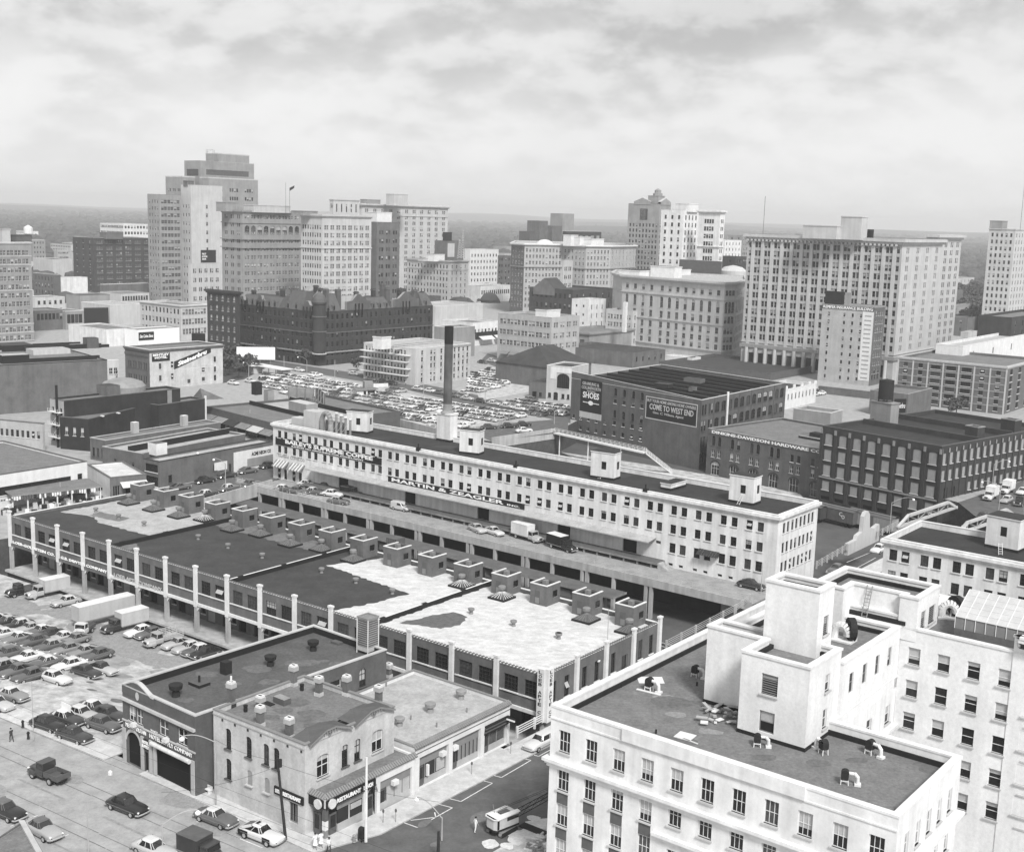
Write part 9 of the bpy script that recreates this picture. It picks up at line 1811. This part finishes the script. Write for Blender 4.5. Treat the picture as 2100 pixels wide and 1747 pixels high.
roofstain(dk_,9,'roof_mid_patch',(.1,.9,.1,.9),5.25,8,.8,2.5)
HAZE=0.00015
SKY_STR=.10;SKY_BASE=3.5;CLOUD_DARK=.15;CLOUD_LUMP=.24;SUN_E=2.4;EXPO=.88
# ================================================================== sky, sun, haze and camera
w=bpy.data.worlds.new('World');SC.world=w;w.use_nodes=True
N=w.node_tree.nodes;L=w.node_tree.links;bg=N['Background']
sky=N.new('ShaderNodeTexSky');sky.sky_type='NISHITA';sky.sun_disc=False
SUN_EL,SUN_AZ=rad(46),rad(162)
sky.sun_elevation=SUN_EL;sky.sun_rotation=SUN_AZ;sky.air_density=1.5;sky.dust_density=3.0
bw=N.new('ShaderNodeRGBToBW');L.new(sky.outputs[0],bw.inputs[0])
tc=N.new('ShaderNodeTexCoord');sp=N.new('ShaderNodeSeparateXYZ');L.new(tc.outputs['Generated'],sp.inputs[0])
def math_(op,a,b=None,c=None,cl=False):
 n=N.new('ShaderNodeMath');n.operation=op;n.use_clamp=cl
 for i,q in enumerate((a,b,c)):
  if q is None:continue
  if isinstance(q,(int,float)):n.inputs[i].default_value=q
  else:L.new(q,n.inputs[i])
 return n.outputs[0]
zc_=math_('ADD',math_('MAXIMUM',sp.outputs[2],0.0),.46)
cx_=math_('DIVIDE',sp.outputs[0],zc_);cy_=math_('DIVIDE',sp.outputs[1],zc_)
cb=N.new('ShaderNodeCombineXYZ');L.new(cx_,cb.inputs[0]);L.new(cy_,cb.inputs[1]);cb.inputs[2].default_value=3.7
def noise(scale,det,vec,rough=.55,dist_=0.0):
 n=N.new('ShaderNodeTexNoise');n.inputs['Scale'].default_value=scale;n.inputs['Detail'].default_value=det;n.inputs['Roughness'].default_value=rough;n.inputs['Distortion'].default_value=dist_
 L.new(vec,n.inputs['Vector']);return n.outputs['Fac']
def shift(v,dx,dy):
 n=N.new('ShaderNodeVectorMath');n.operation='ADD';L.new(v,n.inputs[0]);n.inputs[1].default_value=(dx,dy,0);return n.outputs[0]
def ramp(v,a,b_,lo,hi):
 n=N.new('ShaderNodeMapRange');n.interpolation_type='SMOOTHSTEP';L.new(v,n.inputs[0])
 for k,q in zip(('From Min','From Max','To Min','To Max'),(a,b_,lo,hi)):n.inputs[k].default_value=q
 return n.outputs[0]
V_=cb.outputs[0]
c1=noise(4.6,12,V_,.54,.1);c1b=noise(4.6,12,shift(V_,.0,.045),.54,.1);c2=noise(1.9,5,V_,.5)
lump=ramp(math_('SUBTRACT',c1,c1b),-.075,.085,0.0,1.0)
mass=ramp(math_('ADD',math_('MULTIPLY',c1,.6),math_('MULTIPLY',c2,.6)),.50,.74,0.0,1.0)
fade=ramp(sp.outputs[2],0.01,.16,.25,1.0)
dark=math_('ADD',math_('MULTIPLY',mass,CLOUD_DARK),math_('MULTIPLY',math_('MULTIPLY',lump,math_('ADD',math_("MULTIPLY",mass,.55),.45)),CLOUD_LUMP))
bright=math_('SUBTRACT',1.0,math_('MULTIPLY',fade,dark))
lift=math_('ADD',math_('MULTIPLY',bw.outputs[0],.25),SKY_BASE)
val=math_('MULTIPLY',math_('MULTIPLY',lift,bright),ramp(sp.outputs[2],0.0,.14,1.22,1.0))
L.new(val,bg.inputs['Color']);bg.inputs['Strength'].default_value=SKY_STR
sl=bpy.data.lights.new('sun','SUN');sl.energy=SUN_E;sl.angle=rad(12);sl.color=(1,.995,.985)
so=bpy.data.objects.new('sun',sl);COL.objects.link(so)
dv=Vector((math.sin(SUN_AZ)*math.cos(SUN_EL),math.cos(SUN_AZ)*math.cos(SUN_EL),math.sin(SUN_EL)))
so.rotation_euler=dv.to_track_quat('Z','Y').to_euler();so.location=(0,0,200)
cam=bpy.data.cameras.new('camera');co=bpy.data.objects.new('camera',cam);COL.objects.link(co);SC.camera=co
cam.sensor_fit='HORIZONTAL';cam.sensor_width=36;cam.lens=FOC/2100*36;cam.clip_start=1;cam.clip_end=60000
M=Matrix(((_r[0],-_d[0],-_f[0],0),(_r[1],-_d[1],-_f[1],0),(_r[2],-_d[2],-_f[2],HC),(0,0,0,1)))
co.matrix_world=M
if HAZE:
 hm=bpy.data.materials.new('haze');hm.use_nodes=True;hn=hm.node_tree;hn.nodes.clear()
 out=hn.nodes.new('ShaderNodeOutputMaterial');pv=hn.nodes.new('ShaderNodeVolumePrincipled');pv.inputs['Color'].default_value=(1,1,1,1);pv.inputs['Density'].default_value=HAZE;pv.inputs['Anisotropy'].default_value=.2
 hn.links.new(pv.outputs[0],out.inputs['Volume'])
 MATS['haze']=hm;mb=MB();T=fr((0,0,0),0);mb.box(T,-9100,9100,-300,14600,-8.2,140,'haze',nobottom=False)
 mb.build('haze',None,org=(0,0,0),kind='stuff')
SC.render.engine='CYCLES'
SC.view_settings.view_transform='Standard';SC.view_settings.look='None';SC.view_settings.exposure=EXPO;SC.view_settings.gamma=1
SC.cycles.max_bounces=4;SC.cycles.diffuse_bounces=3;SC.cycles.glossy_bounces=2;SC.cycles.volume_bounces=1;SC.cycles.use_denoising=True
